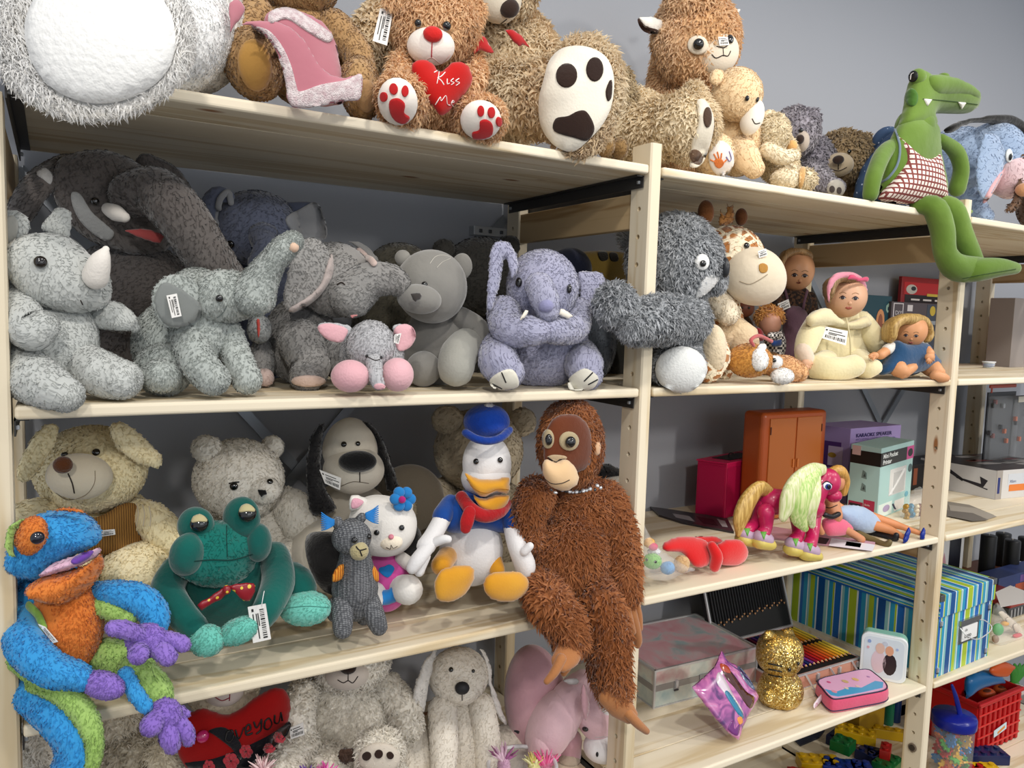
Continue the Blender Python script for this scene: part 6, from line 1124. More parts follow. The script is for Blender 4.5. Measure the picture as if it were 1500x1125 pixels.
for (x0, y0, d0), (x1, y1, d1) in (((1118, 740, .03), (1094, 790, .02)), ((1122, 750, -.0), (1118, 795, -.005)), ((1170, 758, .01), (1165, 805, -.02)), ((1190, 755, -.0), (1186, 812, -.035))):
    f.tube('leg', [(x0, y0, d0, 13), ((x0+x1)/2+2, (y0+y1)/2, (d0+d1)/2, 9), (x1, y1-14, d1, 10)], PN)
    f.tube('shoe', [(x1-4, y1-8, d1, 11), (x1+4, y1-5, d1, 11)], LS, flat=1.1); f.tube('sole', [(x1-7, y1, d1, 9), (x1+8, y1+2, d1, 9)], YS, flat=1.4); f.patch('shoe_panel', [(x1-4, y1-16), (x1+5, y1-16), (x1+1, y1-4)], GS, off=.001, smooth_outline=False)
f.tube('tail', [(1128, 722, .02, 8), (1112, 716, .02, 13), (1095, 735, .02, 17), (1085, 760, .02, 16), (1082, 780, .02, 7)], HT_, flat=.6)
f.tube('mane', [(1206, 688, -.02, 8), (1188, 692, -.03, 14), (1165, 712, -.035, 18), (1155, 735, -.035, 18), (1148, 755, -.035, 10)], HC, flat=.5); f.tube('mane', [(1198, 692, -.035, 8), (1182, 710, -.045, 14), (1172, 735, -.045, 16), (1170, 758, -.04, 13), (1180, 775, -.04, 5)], HM, flat=.5); f.tube('mane', [(1196, 700, -.04, 7), (1192, 725, -.05, 11), (1186, 748, -.048, 11), (1190, 770, -.045, 5)], HC, flat=.5)
f.done()
# fashion dolls lying on the shelf
f = Fig('lying_doll', 'blond fashion doll in pink dress and khaki boots lying behind the pony', 'doll', base(1250, .05, Z3), .06, res=2.4)
f.skin = SK('C88A64'); f.ell('head', 1228, 706, .03, 9, 13, 9, f.skin, lump=0); f.tube('hair', [(1218, 692, .03, 7), (1230, 690, .025, 9), (1238, 705, .03, 7), (1236, 722, .03, 5)], hairmat('D8A858', 'B08038'))
f.tube('torso', [(1218, 735, .015, 11), (1222, 755, .0, 12)], f.skin); f.line('choker', [(1207, 742), (1216, 744), (1226, 740)], 2, plain('141014')); f.tube('belt', [(1208, 754, -.02, 4), (1218, 757, -.022, 4), (1228, 753, -.02, 4)], plain('141014', .4))
f.tube('arm', [(1200, 745, -.0, 5), (1198, 765, -.01, 4.5), (1204, 780, -.01, 4)], f.skin); f.puff('dress', [(1204, 760), (1220, 756), (1238, 760), (1250, 772), (1248, 780), (1230, 786), (1212, 786), (1204, 775)], .0, 14, plush('D85878', 'E47890', bump=.2))
f.tube('leg', [(1238, 775, -.01, 6), (1262, 790, -.015, 5.5)], f.skin); f.tube('boot', [(1256, 783, .02, 7), (1280, 793, -.02, 6), (1296, 799, -.05, 6), (1303, 794, -.06, 4)], plain('6A5A34', .5)); f.tube('boot', [(1275, 780, .03, 6), (1298, 787, -.01, 6), (1310, 790, -.035, 5), (1313, 784, -.04, 4)], plain('16161A', .4))
f.done()
f = Fig('ballgown_doll', 'fashion doll legs in blue shoes under a pale blue tulle skirt', 'doll', base(1290, .09, Z3), .09, res=2.4)
f.skin = SK('D08A5C'); f.puff('tulle_skirt', [(1222, 745), (1238, 738), (1262, 740), (1280, 750), (1292, 762), (1286, 778), (1265, 782), (1245, 775), (1228, 762)], .0, 18, plush('A0B4D0', 'BCCCE0', bump=.6, bs=80)); f.tube('torso', [(1215, 735, .02, 8), (1235, 750, .0, 9)], f.skin)
f.tube('leg', [(1278, 758, .0, 8), (1310, 768, -.03, 6), (1325, 773, -.05, 4.5), (1347, 781, -.08, 3.5)], f.skin); f.tube('leg', [(1275, 768, -.01, 8), (1300, 775, -.04, 6.5), (1318, 784, -.07, 4.5), (1326, 788, -.085, 3.5)], f.skin)
f.puff('shoe', [(1330, 772), (1334, 775), (1333, 785), (1328, 795), (1322, 796), (1323, 786)], -.088, 5, plain('102C8C', .25), sm=1); f.puff('shoe', [(1352, 772), (1356, 776), (1355, 788), (1352, 794), (1347, 790), (1347, 782)], -.086, 5, plain('102C8C', .25), sm=1)
f.done()
f = Fig('bag_of_sweets', 'small clear bag knotted over gold and blue wrapped sweets', 'bag', base(1338, .17, Z3), .16, res=2.4)
for i in range(16): f.ell('wrapped_sweet', 1328+(i % 4)*7+random.uniform(-2, 2), 742+(i//4)*6, -.01+random.uniform(-.006, .006), 5, 4, 4, plain(('B08838', '7A3C20', 'D0C0A0', '2C7C9C')[(i*7) % 4], .25, .3), lump=.1, rot=random.uniform(0, 90))
f.puff('plastic_bag', [(1346, 712), (1352, 716), (1356, 735), (1356, 768), (1340, 772), (1322, 766), (1320, 745), (1330, 728)], -.005, 18, GLASSY, sm=2, back=1, cast=False); f.done()
# bay 3: black box, drone box, papers, hanging packs
A, B = front_on(1334, 1420, 700, .36, Z3); c = Carton('black_game_box', 'low black box with white lettering behind the crocodile post', 'box', A, B, (0, .1, 0), hz(1345, 680, .36)-Z3, plain('1C1A1C', .4)); c.text('GO', 'front', .3, .3, .022, WTP); c.rect('print', 'front', .04, .2, .1, .85, plain('8A4A30', .4))
C0 = Q(1457, 732, Z3); Lf = Q(1388, 718, Z3); Rt = Q(1560, 722, Z3); zd = hz(1457, 690, C0[1])-Z3
d1 = v3(Rt)-C0; d1 = d1/np.linalg.norm(d1)*.34; d0 = v3(Lf)-C0; d0 = d0/np.linalg.norm(d0)*.24
c = Carton('drone_box', 'flat white box with a toy drone drawing and orange-labelled price', 'box', C0, C0+d1, d0, zd, plain('C8C6C4', .45))
c.rect('print', 'top', .0, .0, 1, 1, plain('2E2626', .3), .0005)
for i in range(14): u, v = random.uniform(.05, .8), random.uniform(.05, .85); c.decal('print', 'top', [(u, v), (u+random.uniform(.1, .25), v+random.uniform(-.04, .05)), (u+random.uniform(.08, .2), v+.1), (u-.02, v+.07)], plain(('6A1C18', '8A8886', '4A4442', 'A8A4A2')[i % 4], .3), .0009+.0002*(i % 4))
for pts in ([(.05, .6), (.1, .85), (.14, .6), (.1, .45)], [(.2, .55), (.25, .75), (.28, .5), (.24, .35)], [(.36, .7), (.38, .82), (.6, .5), (.58, .42)], [(.55, .48), (.85, .35), (.9, .6), (.8, .7), (.82, .45), (.6, .52)], [(.5, .5), (.9, .28), (.91, .31), (.5, .53)]): c.decal('print', 'left', pts, plain('26242A', .5))
c.rect('print', 'front', .0, .0, .08, 1, plain('9A938C', .5), .0007); c.rect('logo', 'front', .02, .2, .05, .75, plain('1C2A6A', .4), .0012); c.rect('sticker', 'front', .16, .45, .42, .85, plain('C4C8CE', .4)); c.text('XSort', 'front', .18, .55, .012, plain('3A4A7A', .5), .0016); c.rect('sticker', 'front', .18, .25, .4, .48, plain('D87830', .4), .001); c.decal('print', 'front', [(.5, .05), (1, 0), (1, .98), (.62, .95)], plain('34343A', .4)); c.text('be', 'front', .64, .5, .028, WTP, .0014)
for i, (pts, col) in enumerate((([(1388, 735), (1420, 740), (1456, 755), (1430, 760), (1386, 750)], '8A8276'), ([(1390, 740), (1430, 745), (1460, 757), (1440, 763), (1392, 750)], 'A49C90'), ([(1387, 748), (1425, 752), (1448, 762), (1425, 764), (1387, 756)], '6E6862'))):
    slab('paper_leaflet', ['tan printed leaflet, bottom of the three beside the drone box', 'pale printed leaflet, middle of the three beside the drone box', 'dark grey leaflet, top of the three beside the drone box'][i], 'leaflet', pts, Z3+.0015*i, .0012, plain(col, .35))
for i, (x0, x1, y0, y1, lab) in enumerate(((1448, 1481, 575, 664, 'hanging clear pack with a black and orange toy inside'), (1484, 1520, 580, 668, 'hanging grey pack with a pale card header, cut by the frame'))):
    Yh = .30; a, b = P(x0, y0, Yh), P(x1, y1, Yh); t = empty('blister_pack', ((a[0]+b[0])/2, Yh, Z3)); tag(t, lab, 'toy pack', 'toy packs standing at the back of the shelf')
    z0_ = Z3+.0005; box('card', a[0], b[0], Yh, Yh+.004, z0_, a[2], plain('1C1C20' if i == 0 else '2C2C30', .4), t, .0005); box('blister', a[0]+.004, b[0]-.004, Yh-.018, Yh-.0005, z0_, a[2]-.012, plain('E8ECF0', .1, alpha=.1), t, .003)
    for q in range(9):
        xx, zz = random.uniform(a[0]+.01, b[0]-.01), random.uniform(z0_+.03, a[2]-.03); box('toy_piece', xx-.006, xx+.006, Yh-.012, Yh-.002, zz-.008, zz+.008, plain(('141416', 'C8622C', '8A8E94', '7A2C20', '2A2A2E')[(q+i) % 5], .3), t, .002)
    box('header', a[0], b[0], Yh-.019, Yh-.0175, a[2]-.02 if i else z0_, a[2] if i else z0_+.012, plain('C8C4B4' if i else '1A1A1C', .4), t, 0)
    if i == 0: box('hanger', a[0]+.002, b[0]-.008, Yh-.004, Yh+.002, a[2]+.014, a[2]+.026, plain('B4421C', .4), t, .003); box('hanger_stem', a[0]+.014, a[0]+.022, Yh-.002, Yh+.001, a[2]-.002, a[2]+.016, plain('B4421C', .4), t, .001)
# ---------------- fourth and lowest shelves ----------------
MARB = NT('marbled_foil'); tc = MARB.n('ShaderNodeTexCoord'); nz = MARB.n('ShaderNodeTexNoise', i_Scale=14.0, i_Detail=5, i_Distortion=.8); MARB.l(tc.outputs['Object'], nz.inputs['Vector']); MARB.l(MARB.ramp(nz.outputs[0], [(.32, 'A8C0C4'), (.42, 'D4C4C8'), (.55, 'E0B0B8'), (.72, 'D898A4')]), MARB.b.inputs['Base Color']); MARB.b.inputs['Roughness'].default_value = .38
MARS = NT('marbled_side'); tc = MARS.n('ShaderNodeTexCoord'); nz = MARS.n('ShaderNodeTexNoise', i_Scale=10.0, i_Detail=5); MARS.l(tc.outputs['Object'], nz.inputs['Vector']); MARS.l(MARS.ramp(nz.outputs[0], [(.35, 'A8C0C0'), (.5, 'DCE0D4'), (.65, 'C89C9C')]), MARS.b.inputs['Base Color']); MARS.b.inputs['Roughness'].default_value = .4
ALU = plain('D0D0D2', .3, .45)
def edged(c, t_=.003, mat=ALU):
    """metal edging along the edges of a carton"""
    V = c.V; E_ = [(0, 1), (1, 2), (2, 3), (3, 0), (4, 5), (5, 6), (6, 7), (7, 4), (0, 4), (1, 5), (2, 6), (3, 7)]
    for a, b in E_: bar3(V[a], V[b], t_, 'metal_edge', mat, c.root, c.o)
def bar3(a, b, t_, name, mat, parent, o):
    d = (b-a)/np.linalg.norm(b-a); u = np.cross(d, (0, 0, 1)); u = u if np.linalg.norm(u) > .1 else np.array((1., 0, 0)); u /= np.linalg.norm(u); w_ = np.cross(d, u); t_ = t_/2
    V = [p+s1*u*t_+s2*w_*t_ for p in (a-d*t_, b+d*t_) for s1, s2 in ((-1, -1), (1, -1), (1, 1), (-1, 1))]; return solid(name, V, BF, mat, parent, o)
def clasp(c, u, v, face='front', s_=.014):
    p = c.at(face, u, v); p0, p1, p2, p3 = c.corners(face); e1 = (p1-p0)/np.linalg.norm(p1-p0); e2 = (p3-p0)/np.linalg.norm(p3-p0); n = np.cross(e1, e2)
    bar = lambda a, b, w_, nm, m: solid(nm, [p+e1*x+e2*z+n*y for y in (0, w_) for x, z in ((a[0], a[1]), (b[0], a[1]), (b[0], b[1]), (a[0], b[1]))], BF, m, c.root, c.o, .0006)
    bar((-s_*.5, -s_*.7), (s_*.5, s_*.6), .003, 'clasp', plain('A4A6AA', .3, .5)); bar((-s_*.25, -s_*.4), (s_*.25, s_*.9), .006, 'clasp_lever', plain('DCDEE2', .2, .5)); bar((-s_*.45, -s_*1.0), (s_*.45, -s_*.75), .004, 'clasp_catch', plain('6C6E72', .3, .9))
A = v3(Q(957, 1038, Z4)); B = v3(Q(1106, 999, Z4)); d = np.array((0.015, .235, 0)); h = hz(957, 984, A[1])-Z4
c = Carton('silver_case', 'closed silver-edged case with pink and mint marbled panels', 'case', A, B, d, h, MARS.m, .004); c.rect('top_panel', 'top', .03, .03, .97, .97, MARB.m); edged(c, .005)
for f_ in ('front', 'left'): c.rect('metal_band', f_, 0, .44, 1, .6, plain('A8A6A4', .3, .4), .0012)
clasp(c, .2, .5); clasp(c, .75, .5); c.rect('handle_plate', 'front', .42, .42, .52, .62, plain('A4A6AA', .3, .5), .003)
# open pencil case
A = np.array((.60, .137, Z4)); B = v3(Q(1262, 984, Z4)); B[1] = .132; d = np.array((.01, .23, 0)); h = .036
PKM = plain('C08C80', .35); c = Carton('pencil_case', 'open silver case lined in black holding rows of colouring pencils', 'case', A, B, d, h, PKM, .002); edged(c, .004)
BKV = plain('0C0C0E', .6); c.rect('tray', 'top', .02, .03, .98, .97, BKV, .001); clasp(c, .96, .55, s_=.012); clasp(c, .72, .55, s_=.012); clasp(c, .45, .55, s_=.012)
c.rect('print', 'front', .03, .1, .97, .9, plain('C8907C', .3), .0006)
for u in (.30, .60, .88): # prop bars and catches hanging at the front
    bar3(c.at('front', u, .9, .004), c.at('front', u+.04, -.0+.05, .02), .004, 'catch_arm', ALU, c.root, c.o)
# lid, hinged on the back edge
bl, br = c.V[7]+(0, .002, .002), c.V[6]+(0, .002, .002); ld = np.array((0, .075, .215)); th_ = np.array((0, .018, -.006))
solid('lid', [bl, br, br+ld, bl+ld]+[p+th_ for p in (bl, br, br+ld, bl+ld)], [(0, 1, 2, 3), (7, 6, 5, 4), (0, 4, 5, 1), (1, 5, 6, 2), (2, 6, 7, 3), (3, 7, 4, 0)], BKV, c.root, c.o, .001)
nl = np.cross(br-bl, ld); nl /= np.linalg.norm(nl); 
for a, b in ((bl, br), (bl, bl+ld), (br, br+ld)): bar3(a+nl*.001, b+nl*.001, .005, 'lid_edge', ALU, c.root, c.o)
def pencil(label, a, b, r, mat, tipmat, grp, tipd=.007):
    """hexagonal pencil with a sharpened wooden cone and a lead"""
    a, b = np.array(a), np.array(b); dd = (b-a)/np.linalg.norm(b-a); u = np.cross(dd, (0, 0, 1.)); u = u if np.linalg.norm(u) > .1 else np.array((1., 0, 0)); u /= np.linalg.norm(u); w_ = np.cross(dd, u)
    ring = lambda p, rr, n=6: [p+rr*(math.cos(q*math.pi/3)*u+math.sin(q*math.pi/3)*w_) for q in range(n)]
    t = empty('pencil', a); tag(t, label, 'pencil', grp); o = a
    def seg(nm, p, q, r0, r1, m): 
        V = ring(p, r0)+ring(q, r1); solid(nm, V, [(i, (i+1) % 6, (i+1) % 6+6, i+6) for i in range(6)]+[tuple(range(5, -1, -1)), tuple(range(6, 12))], m, t, o)
    e = b-dd*tipd; seg('barrel', a, e, r, r, mat); seg('sharpened_wood', e, e+dd*tipd*.7, r, r*.35, plain('C8986C', .6)); seg('lead', e+dd*tipd*.7, b, r*.35, r*.08, tipmat); return t
n = 28; W1 = br-bl; 
for i in range(n):
    u = .05+.9*i/(n-1); lo = .16+.02*(i % 3)+.004*i; p = bl+W1*u+nl*.004; cm = plain('141418', .35)
    pencil('black drawing pencil, point down, in the open lid of the case', p+ld*.93, p+ld*lo, .0032, cm, plain('3A3A3A', .5), 'black pencils in the case lid')
cols = [('teal', '1C7C8C'), ('blue', '1C5C9C'), ('dark green', '1C6A3C'), ('green', '3C8C3C'), ('brown', '5A3420'), ('wine', '6A1A3A'), ('purple', '5A2A7A'), ('navy', '22306A'), ('violet', '7A3A8C'), ('crimson', 'A0183A'), ('red', 'C42020'), ('scarlet', 'D43C20'), ('vermilion', 'DC5420'), ('orange', 'E07020'), ('amber', 'E89424'), ('golden yellow', 'ECB02C'), ('yellow', 'F0CC3C'), ('lemon yellow', 'F4DC5C')]
top = lambda u, v, z=.005: c.at('top', u, v)+np.array((0, 0, z))
for row in (0, 1):
    for i, (nm, hx) in enumerate(cols):
        u0, u1 = (.06, .90) if row == 0 else (.06, .90); u = .10+.85*i/(len(cols)-1); v0, v1 = (.48, .08) if row == 0 else (.92, .54)
        pencil(f'{nm} colouring pencil lying in the {"front" if row == 0 else "rear"} row of the open case', top(u, v0), top(u, v1), .0034, plain(hx, .4), plain(hx, .4), 'colouring pencils in the open case')
# gold glitter cat
GL = NT('gold_glitter'); tc = GL.n('ShaderNodeTexCoord'); vo = GL.n('ShaderNodeTexVoronoi', i_Scale=420.0); GL.l(tc.outputs['Object'], vo.inputs['Vector']); GL.l(GL.ramp(vo.outputs['Color'], [(.2, '94702C'), (.5, 'C8A450'), (.8, 'F4E0A0')]), GL.b.inputs['Base Color']); GL.b.inputs['Metallic'].default_value = .85; GL.b.inputs['Roughness'].default_value = .3
nmp = GL.n('ShaderNodeMix', data_type='RGBA', I0=.35); ge = GL.n('ShaderNodeNewGeometry'); sb = GL.n('ShaderNodeVectorMath', operation='SUBTRACT'); GL.l(vo.outputs['Color'], sb.inputs[0]); sb.inputs[1].default_value = (.5, .5, .5); scl = GL.n('ShaderNodeVectorMath', operation='SCALE'); scl.inputs[3].default_value = .9; GL.l(sb.outputs[0], scl.inputs[0]); ad = GL.n('ShaderNodeVectorMath', operation='ADD'); GL.l(ge.outputs['Normal'], ad.inputs[0]); GL.l(scl.outputs[0], ad.inputs[1]); nn = GL.n('ShaderNodeVectorMath', operation='NORMALIZE'); GL.l(ad.outputs[0], nn.inputs[0]); GL.l(nn.outputs[0], GL.b.inputs['Normal'])
f = Fig('gold_cat_figure', 'gold glitter cat figurine standing before the open pencil case', 'figurine', base(1145, .1, Z4), .11, res=2.6)
f.tube('neck', [(1143, 975, .0, 22), (1143, 1000, .0, 24)], GL.m); f.ell('body', 1143, 1008, .0, 33, 33, 27, GL.m, lump=0, taper=-.12); f.ell('head', 1142, 957, -.0, 33, 32, 28, GL.m, lump=0, sq=2.4, rot=-6); f.puff('ear', [(1118, 938), (1120, 924), (1130, 922), (1138, 932)], -.0, 8, GL.m, sm=1); f.puff('ear', [(1146, 930), (1150, 920), (1162, 923), (1166, 940)], -.0, 8, GL.m, sm=1); f.ell('paw', 1126, 1020, -.02, 10, 12, 10, GL.m, lump=0); f.ell('paw', 1150, 1030, -.025, 12, 10, 12, GL.m, lump=0); f.ell('arm', 1166, 1008, -.01, 9, 16, 9, GL.m, lump=0, rot=-10)
for y in (972, 980, 988): f.line('whisker', [(1126, y), (1136, y+2), (1145, y+4)], 2.2, plain('0C0A08', .4))
f.eye(1156, 981, 2.6, ry=3.6); f.eye(1169, 972, 2, ry=3); f.eye(1165, 984, 2, plain('8A6A20', .3), name='nose')
f.done()
# purple cellophane pillow pouch
f = Fig('pillow_pouch', 'purple and pink shiny pillow-shaped pouch propped against the silver case', 'pouch', base(1082, .045, Z4), .045, res=2.6)
PCH = NT('printed_foil'); tc = PCH.n('ShaderNodeTexCoord'); nz = PCH.n('ShaderNodeTexNoise', i_Scale=26.0, i_Detail=2, i_Distortion=1.5); PCH.l(tc.outputs['Object'], nz.inputs['Vector']); PCH.l(PCH.ramp(nz.outputs[0], [(.3, '5A3870'), (.45, 'A45A98'), (.6, 'C878AC'), (.75, 'B8A8CC')]), PCH.b.inputs['Base Color']); PCH.b.inputs['Roughness'].default_value = .15; PCH.b.inputs['Coat Weight'].default_value = .6
f.floor = None; f.puff('pouch_body', [(1057, 951), (1066, 968), (1080, 974), (1098, 995), (1113, 1020), (1102, 1040), (1090, 1062), (1083, 1085), (1068, 1076), (1045, 1050), (1026, 1025), (1012, 1007), (1030, 992), (1046, 976)], .04, 16, PCH.m, smooth_outline=False, tilt=(0, -.0008), sm=1, back=.8); pb = f.parts[-1]
for pts, col in (([(1058, 975), (1072, 985), (1092, 1012), (1105, 1022), (1098, 1038), (1078, 1010), (1062, 992)], '4A2420'), ([(1052, 985), (1060, 992), (1075, 1020), (1088, 1042), (1084, 1050), (1066, 1022), (1050, 1000)], 'D8CCD8'), ([(1062, 1015), (1068, 1014), (1088, 1045), (1086, 1052), (1070, 1030)], '2C7CA0'), ([(1055, 972), (1066, 976), (1070, 986), (1058, 982)], 'A8442C'), ([(1082, 976), (1096, 992), (1106, 1010), (1098, 1006), (1086, 990)], '5A6480'), ([(1066, 1068), (1074, 1055), (1076, 1068), (1084, 1060), (1080, 1078)], '6A2470'), ([(1080, 1052), (1086, 1050), (1088, 1058), (1083, 1061)], 'E09040')): f.patch('foil_print', pts, plain(col, .2, coat=.6), off=.0006, clear=False)
f.line('seam', [(1057, 952), (1066, 970), (1098, 995), (1112, 1020)], 2, plain('6A4078', .2)); f.done()
# lunch box
A = v3(Q(1258, 989, Z4)); B = v3(Q(1326, 1004, Z4)); e = B-A; L_ = np.linalg.norm(e); e /= L_; nb = np.array((-e[1], e[0], 0)); h = hz(1300, 930, (A[1]+B[1])/2)-Z4
t = empty('lunch_box', (A+B)/2+nb*.02); tag(t, 'white and mint rounded lunch box standing upright against the crocodile post', 'lunch box'); o = np.array(t.location)
def rrect(w_, h_, r, n=5): 
    out = []
    for cx, cy, a0 in ((w_-r, r, -90), (w_-r, h_-r, 0), (r, h_-r, 90), (r, r, 180)): out += [(cx+r*math.cos(math.radians(a0+90*i/n)), cy+r*math.sin(math.radians(a0+90*i/n))) for i in range(n+1)]
    return out
def rprism(name, w_, h_, r, d0, d1, mat, inset=0, ps=None, bevel=.002):
    P2 = ps or rrect(w_-2*inset, h_-2*inset, r); V = [A+e*(x+inset)+np.array((0, 0, z+inset))+nb*d for d in (d0, d1) for x, z in P2]; n = len(P2)
    return solid(name, V, [tuple(range(n)), tuple(range(2*n-1, n-1, -1))]+[(i, i+n, (i+1) % n+n, (i+1) % n) for i in range(n)], mat, t, o, bevel, smooth=False)
rprism('lid', L_, h, .018, 0, .012, plain('E4ECEE', .3)); rprism('box_body', L_, h, .018, .0125, .045, plain('8CC4B4', .35), .001); rprism('picture_panel', L_, h, .014, -.0006, 0, plain('D4E0E8', .35), .008, bevel=0)
for x, z, r1, r2, col in ((.42, .70, .10, .12, 'D8B8A8'), (.40, .40, .16, .26, 'D8C4CC'), (.62, .68, .09, .11, 'D8A080'), (.64, .38, .15, .24, '2A2024'), (.52, .82, .06, .05, 'C4CCD8'), (.78, .74, .03, .03, 'A0B4D8'), (.18, .82, .04, .04, '8CA4D0'), (.16, .68, .03, .03, 'D8A8B0')): # soft abstract blobs where the photograph has a character print
    ps = [(L_*x+L_*r1*math.cos(q*.45), h*z+h*r2*math.sin(q*.45)) for q in range(14)]; k_ = (1 if col not in ('D8C4CC', '2A2024') else 0)
    rprism('print', 0, 0, 0, -.0010-.0004*k_, -.0007, plain(col, .35), ps=ps, bevel=0)
# pencil pouch
zt_ = Z4+.034; topo = [(1198, 996), (1232, 987), (1268, 980), (1284, 988), (1299, 1002), (1296, 1011), (1262, 1018), (1228, 1024), (1216, 1022), (1205, 1010)]
Tp = catmull([Q(x, y, zt_)[:2] for x, y in topo], 3, True); cen = Tp.mean(0); t = empty('pencil_pouch', (*cen, Z4)); tag(t, 'pink zipped pencil pouch with navy piping lying at the shelf edge', 'pencil pouch'); o = np.array(t.location); n = len(Tp)
lay = [(1.0, .0006), (1.03, .006), (1.04, .017), (1.02, .028), (.985, .034)]; V = [(cen[0]+(p[0]-cen[0])*s_, cen[1]+(p[1]-cen[1])*s_, Z4+z) for s_, z in lay for p in Tp]
ccw = sum(Tp[i][0]*Tp[(i+1) % n][1]-Tp[(i+1) % n][0]*Tp[i][1] for i in range(n)) > 0
FX_ = lambda F: [f_ if ccw else f_[::-1] for f_ in F]
solid('pouch_body', V, FX_([tuple(range(n))[::-1], tuple(range(4*n, 5*n))]+[(k*n+i, k*n+(i+1) % n, (k+1)*n+(i+1) % n, (k+1)*n+i) for k in range(4) for i in range(n)]), plush('D05070', 'DC6080', bump=.3, bs=200), t, o, smooth=True)
def plate(name, pts2, z0, z1, mat, t, o):
    n = len(pts2); cc = sum(pts2[i][0]*pts2[(i+1) % n][1]-pts2[(i+1) % n][0]*pts2[i][1] for i in range(n)) > 0; F = [tuple(range(n))[::-1], tuple(range(n, 2*n))]+[(i, (i+1) % n, (i+1) % n+n, i+n) for i in range(n)]
    return solid(name, [(*p[:2], z) for z in (z0, z1) for p in pts2], F if cc else [f_[::-1] for f_ in F], mat, t, o)
plate('printed_panel', [cen+(p-cen)*.95 for p in Tp], zt_, zt_+.001, plain('DCA8C8', .3), t, o)
x0_, x1_ = Tp[:, 0].min(), Tp[:, 0].max(); wave = [Q(x, y, zt_) for x, y in ((1208, 1010), (1225, 1014), (1245, 1007), (1262, 1008), (1282, 998), (1294, 1000), (1293, 1008), (1262, 1015), (1228, 1021), (1217, 1019))]
plate('print', wave, zt_+.001, zt_+.0014, plain('4C9CC8', .3), t, o)
for x, y, r, col in ((1238, 999, 5, 'C8A878'), (1253, 996, 5, 'D8B070'), (1214, 1000, 3, 'C85080'), (1272, 992, 2.5, 'B080B0'), (1240, 1009, 3, 'D8C8B0'), (1256, 1006, 3, 'E0C0B0'), (1222, 1014, 4, 'D890A0')): q = Q(x, y, zt_); plate('print', [(q[0]+r*.0014*math.cos(a), q[1]+r*.0018*math.sin(a)) for a in np.arange(10)*.628], zt_+.0014, zt_+.0018, plain(col, .35), t, o)
f = Fig('x', 'x', 'x', t.location, 0, res=1.5); bpy.data.objects.remove(f.root); f.root = t; f.o = o; f.floor = None
f.tube('piping', [(*(cen+(p-cen)*.985), zt_, .0016) for p in np.vstack([Tp, Tp[:1]])], plain('1C2040', .5), raw=True, n=2); f.tube('piping', [(*(cen+(p-cen)*1.03), Z4+.006, .0014) for p in np.vstack([Tp, Tp[:1]])], plain('1C2040', .5), raw=True, n=2)
qa, qb = Q(1193, 1034, Z4+.012), Q(1206, 1018, Z4+.016); f.tube('zip_tab', [(*qa, .006), (*((qa+qb)/2), .007), (*qb, .006)], plain('E0D4DC', .3), flat=.35, raw=True); f.done()
e1 = (qb-qa)/np.linalg.norm(qb-qa); e2 = CU-e1*(CU @ e1); e2 /= np.linalg.norm(e2); text_on('LOL', qa-CF*.0035-e2*.004, e1, e2, .011, plain('C04070', .4), t, o)
# striped storage box
def stripes(name, ax, f_=5.2, off=0.):
    k = NT(name); tc = k.n('ShaderNodeTexCoord'); sp = k.n('ShaderNodeSeparateXYZ'); k.l(tc.outputs['Object'], sp.inputs[0]); m = k.n('ShaderNodeMath', operation='MULTIPLY_ADD', I1=f_, I2=10+off); k.l(sp.outputs[ax], m.inputs[0]); fr = k.n('ShaderNodeMath', operation='FRACT'); k.l(m.outputs[0], fr.inputs[0])
    LM, BL, TQ, WT_, GY, NB = 'A8C030', '1C66B4', '2C98BC', 'DCE8E8', '8CC0C0', '145090'
    st = [(0, LM), (.12, WT_), (.135, TQ), (.2, GY), (.24, WT_), (.26, BL), (.36, WT_), (.375, LM), (.40, TQ), (.47, WT_), (.49, GY), (.54, NB), (.66, WT_), (.68, TQ), (.72, LM), (.80, GY), (.83, WT_), (.85, TQ), (.92, BL), (.97, WT_)]
    k.l(k.ramp(fr.outputs[0], st, 'CONSTANT'), k.b.inputs['Base Color']); k.b.inputs['Roughness'].default_value = .3; return k.m
SX, SY, SZ_ = stripes('stripes_across', 0), stripes('stripes_along', 1), stripes('stripes_lid', 2, 14)
A = v3(Q(1368, 994, Z4)); B = v3(Q(1454, 963, Z4)); B[1] = A[1]+.012; Hb = hz(1376, 873, A[1])-Z4; d = np.array((-.01, .455, 0))
c = Carton('striped_storage_box', 'large blue, lime and turquoise striped storage box with metal label handle', 'storage box', A, B, d, Hb-.058, SX, .001)
c.rect('side_panel', 'left', 0, 0, 1, 1, SY, .0005); o = c.o; lid = [A+(-.004, -.004, 0), B+(.004, -.004, 0), B+d+(.004, .004, 0), A+d+(-.004, .004, 0)]; z0_, z1_ = Hb-.06, Hb
solid('lid', [p+(0, 0, z0_) for p in lid]+[p+(0, 0, z1_) for p in lid], BF, SX, c.root, o, .002); p0, p1 = lid[3], lid[0]; solid('lid_side', [p0+(-.0006, 0, z0_), p1+(-.0006, 0, z0_), p1+(-.0006, 0, z1_-.002), p0+(-.0006, 0, z1_-.002), p0+(.001, 0, z0_), p1+(.001, 0, z0_), p1+(.001, 0, z1_-.002), p0+(.001, 0, z1_-.002)], [(0, 1, 2, 3), (7, 6, 5, 4), (0, 4, 5, 1), (1, 5, 6, 2), (2, 6, 7, 3), (3, 7, 4, 0)], SZ_, c.root, o)
for u in (.04, .93):
    for v in (.12, .88): clasp(c, u, v, s_=.009)
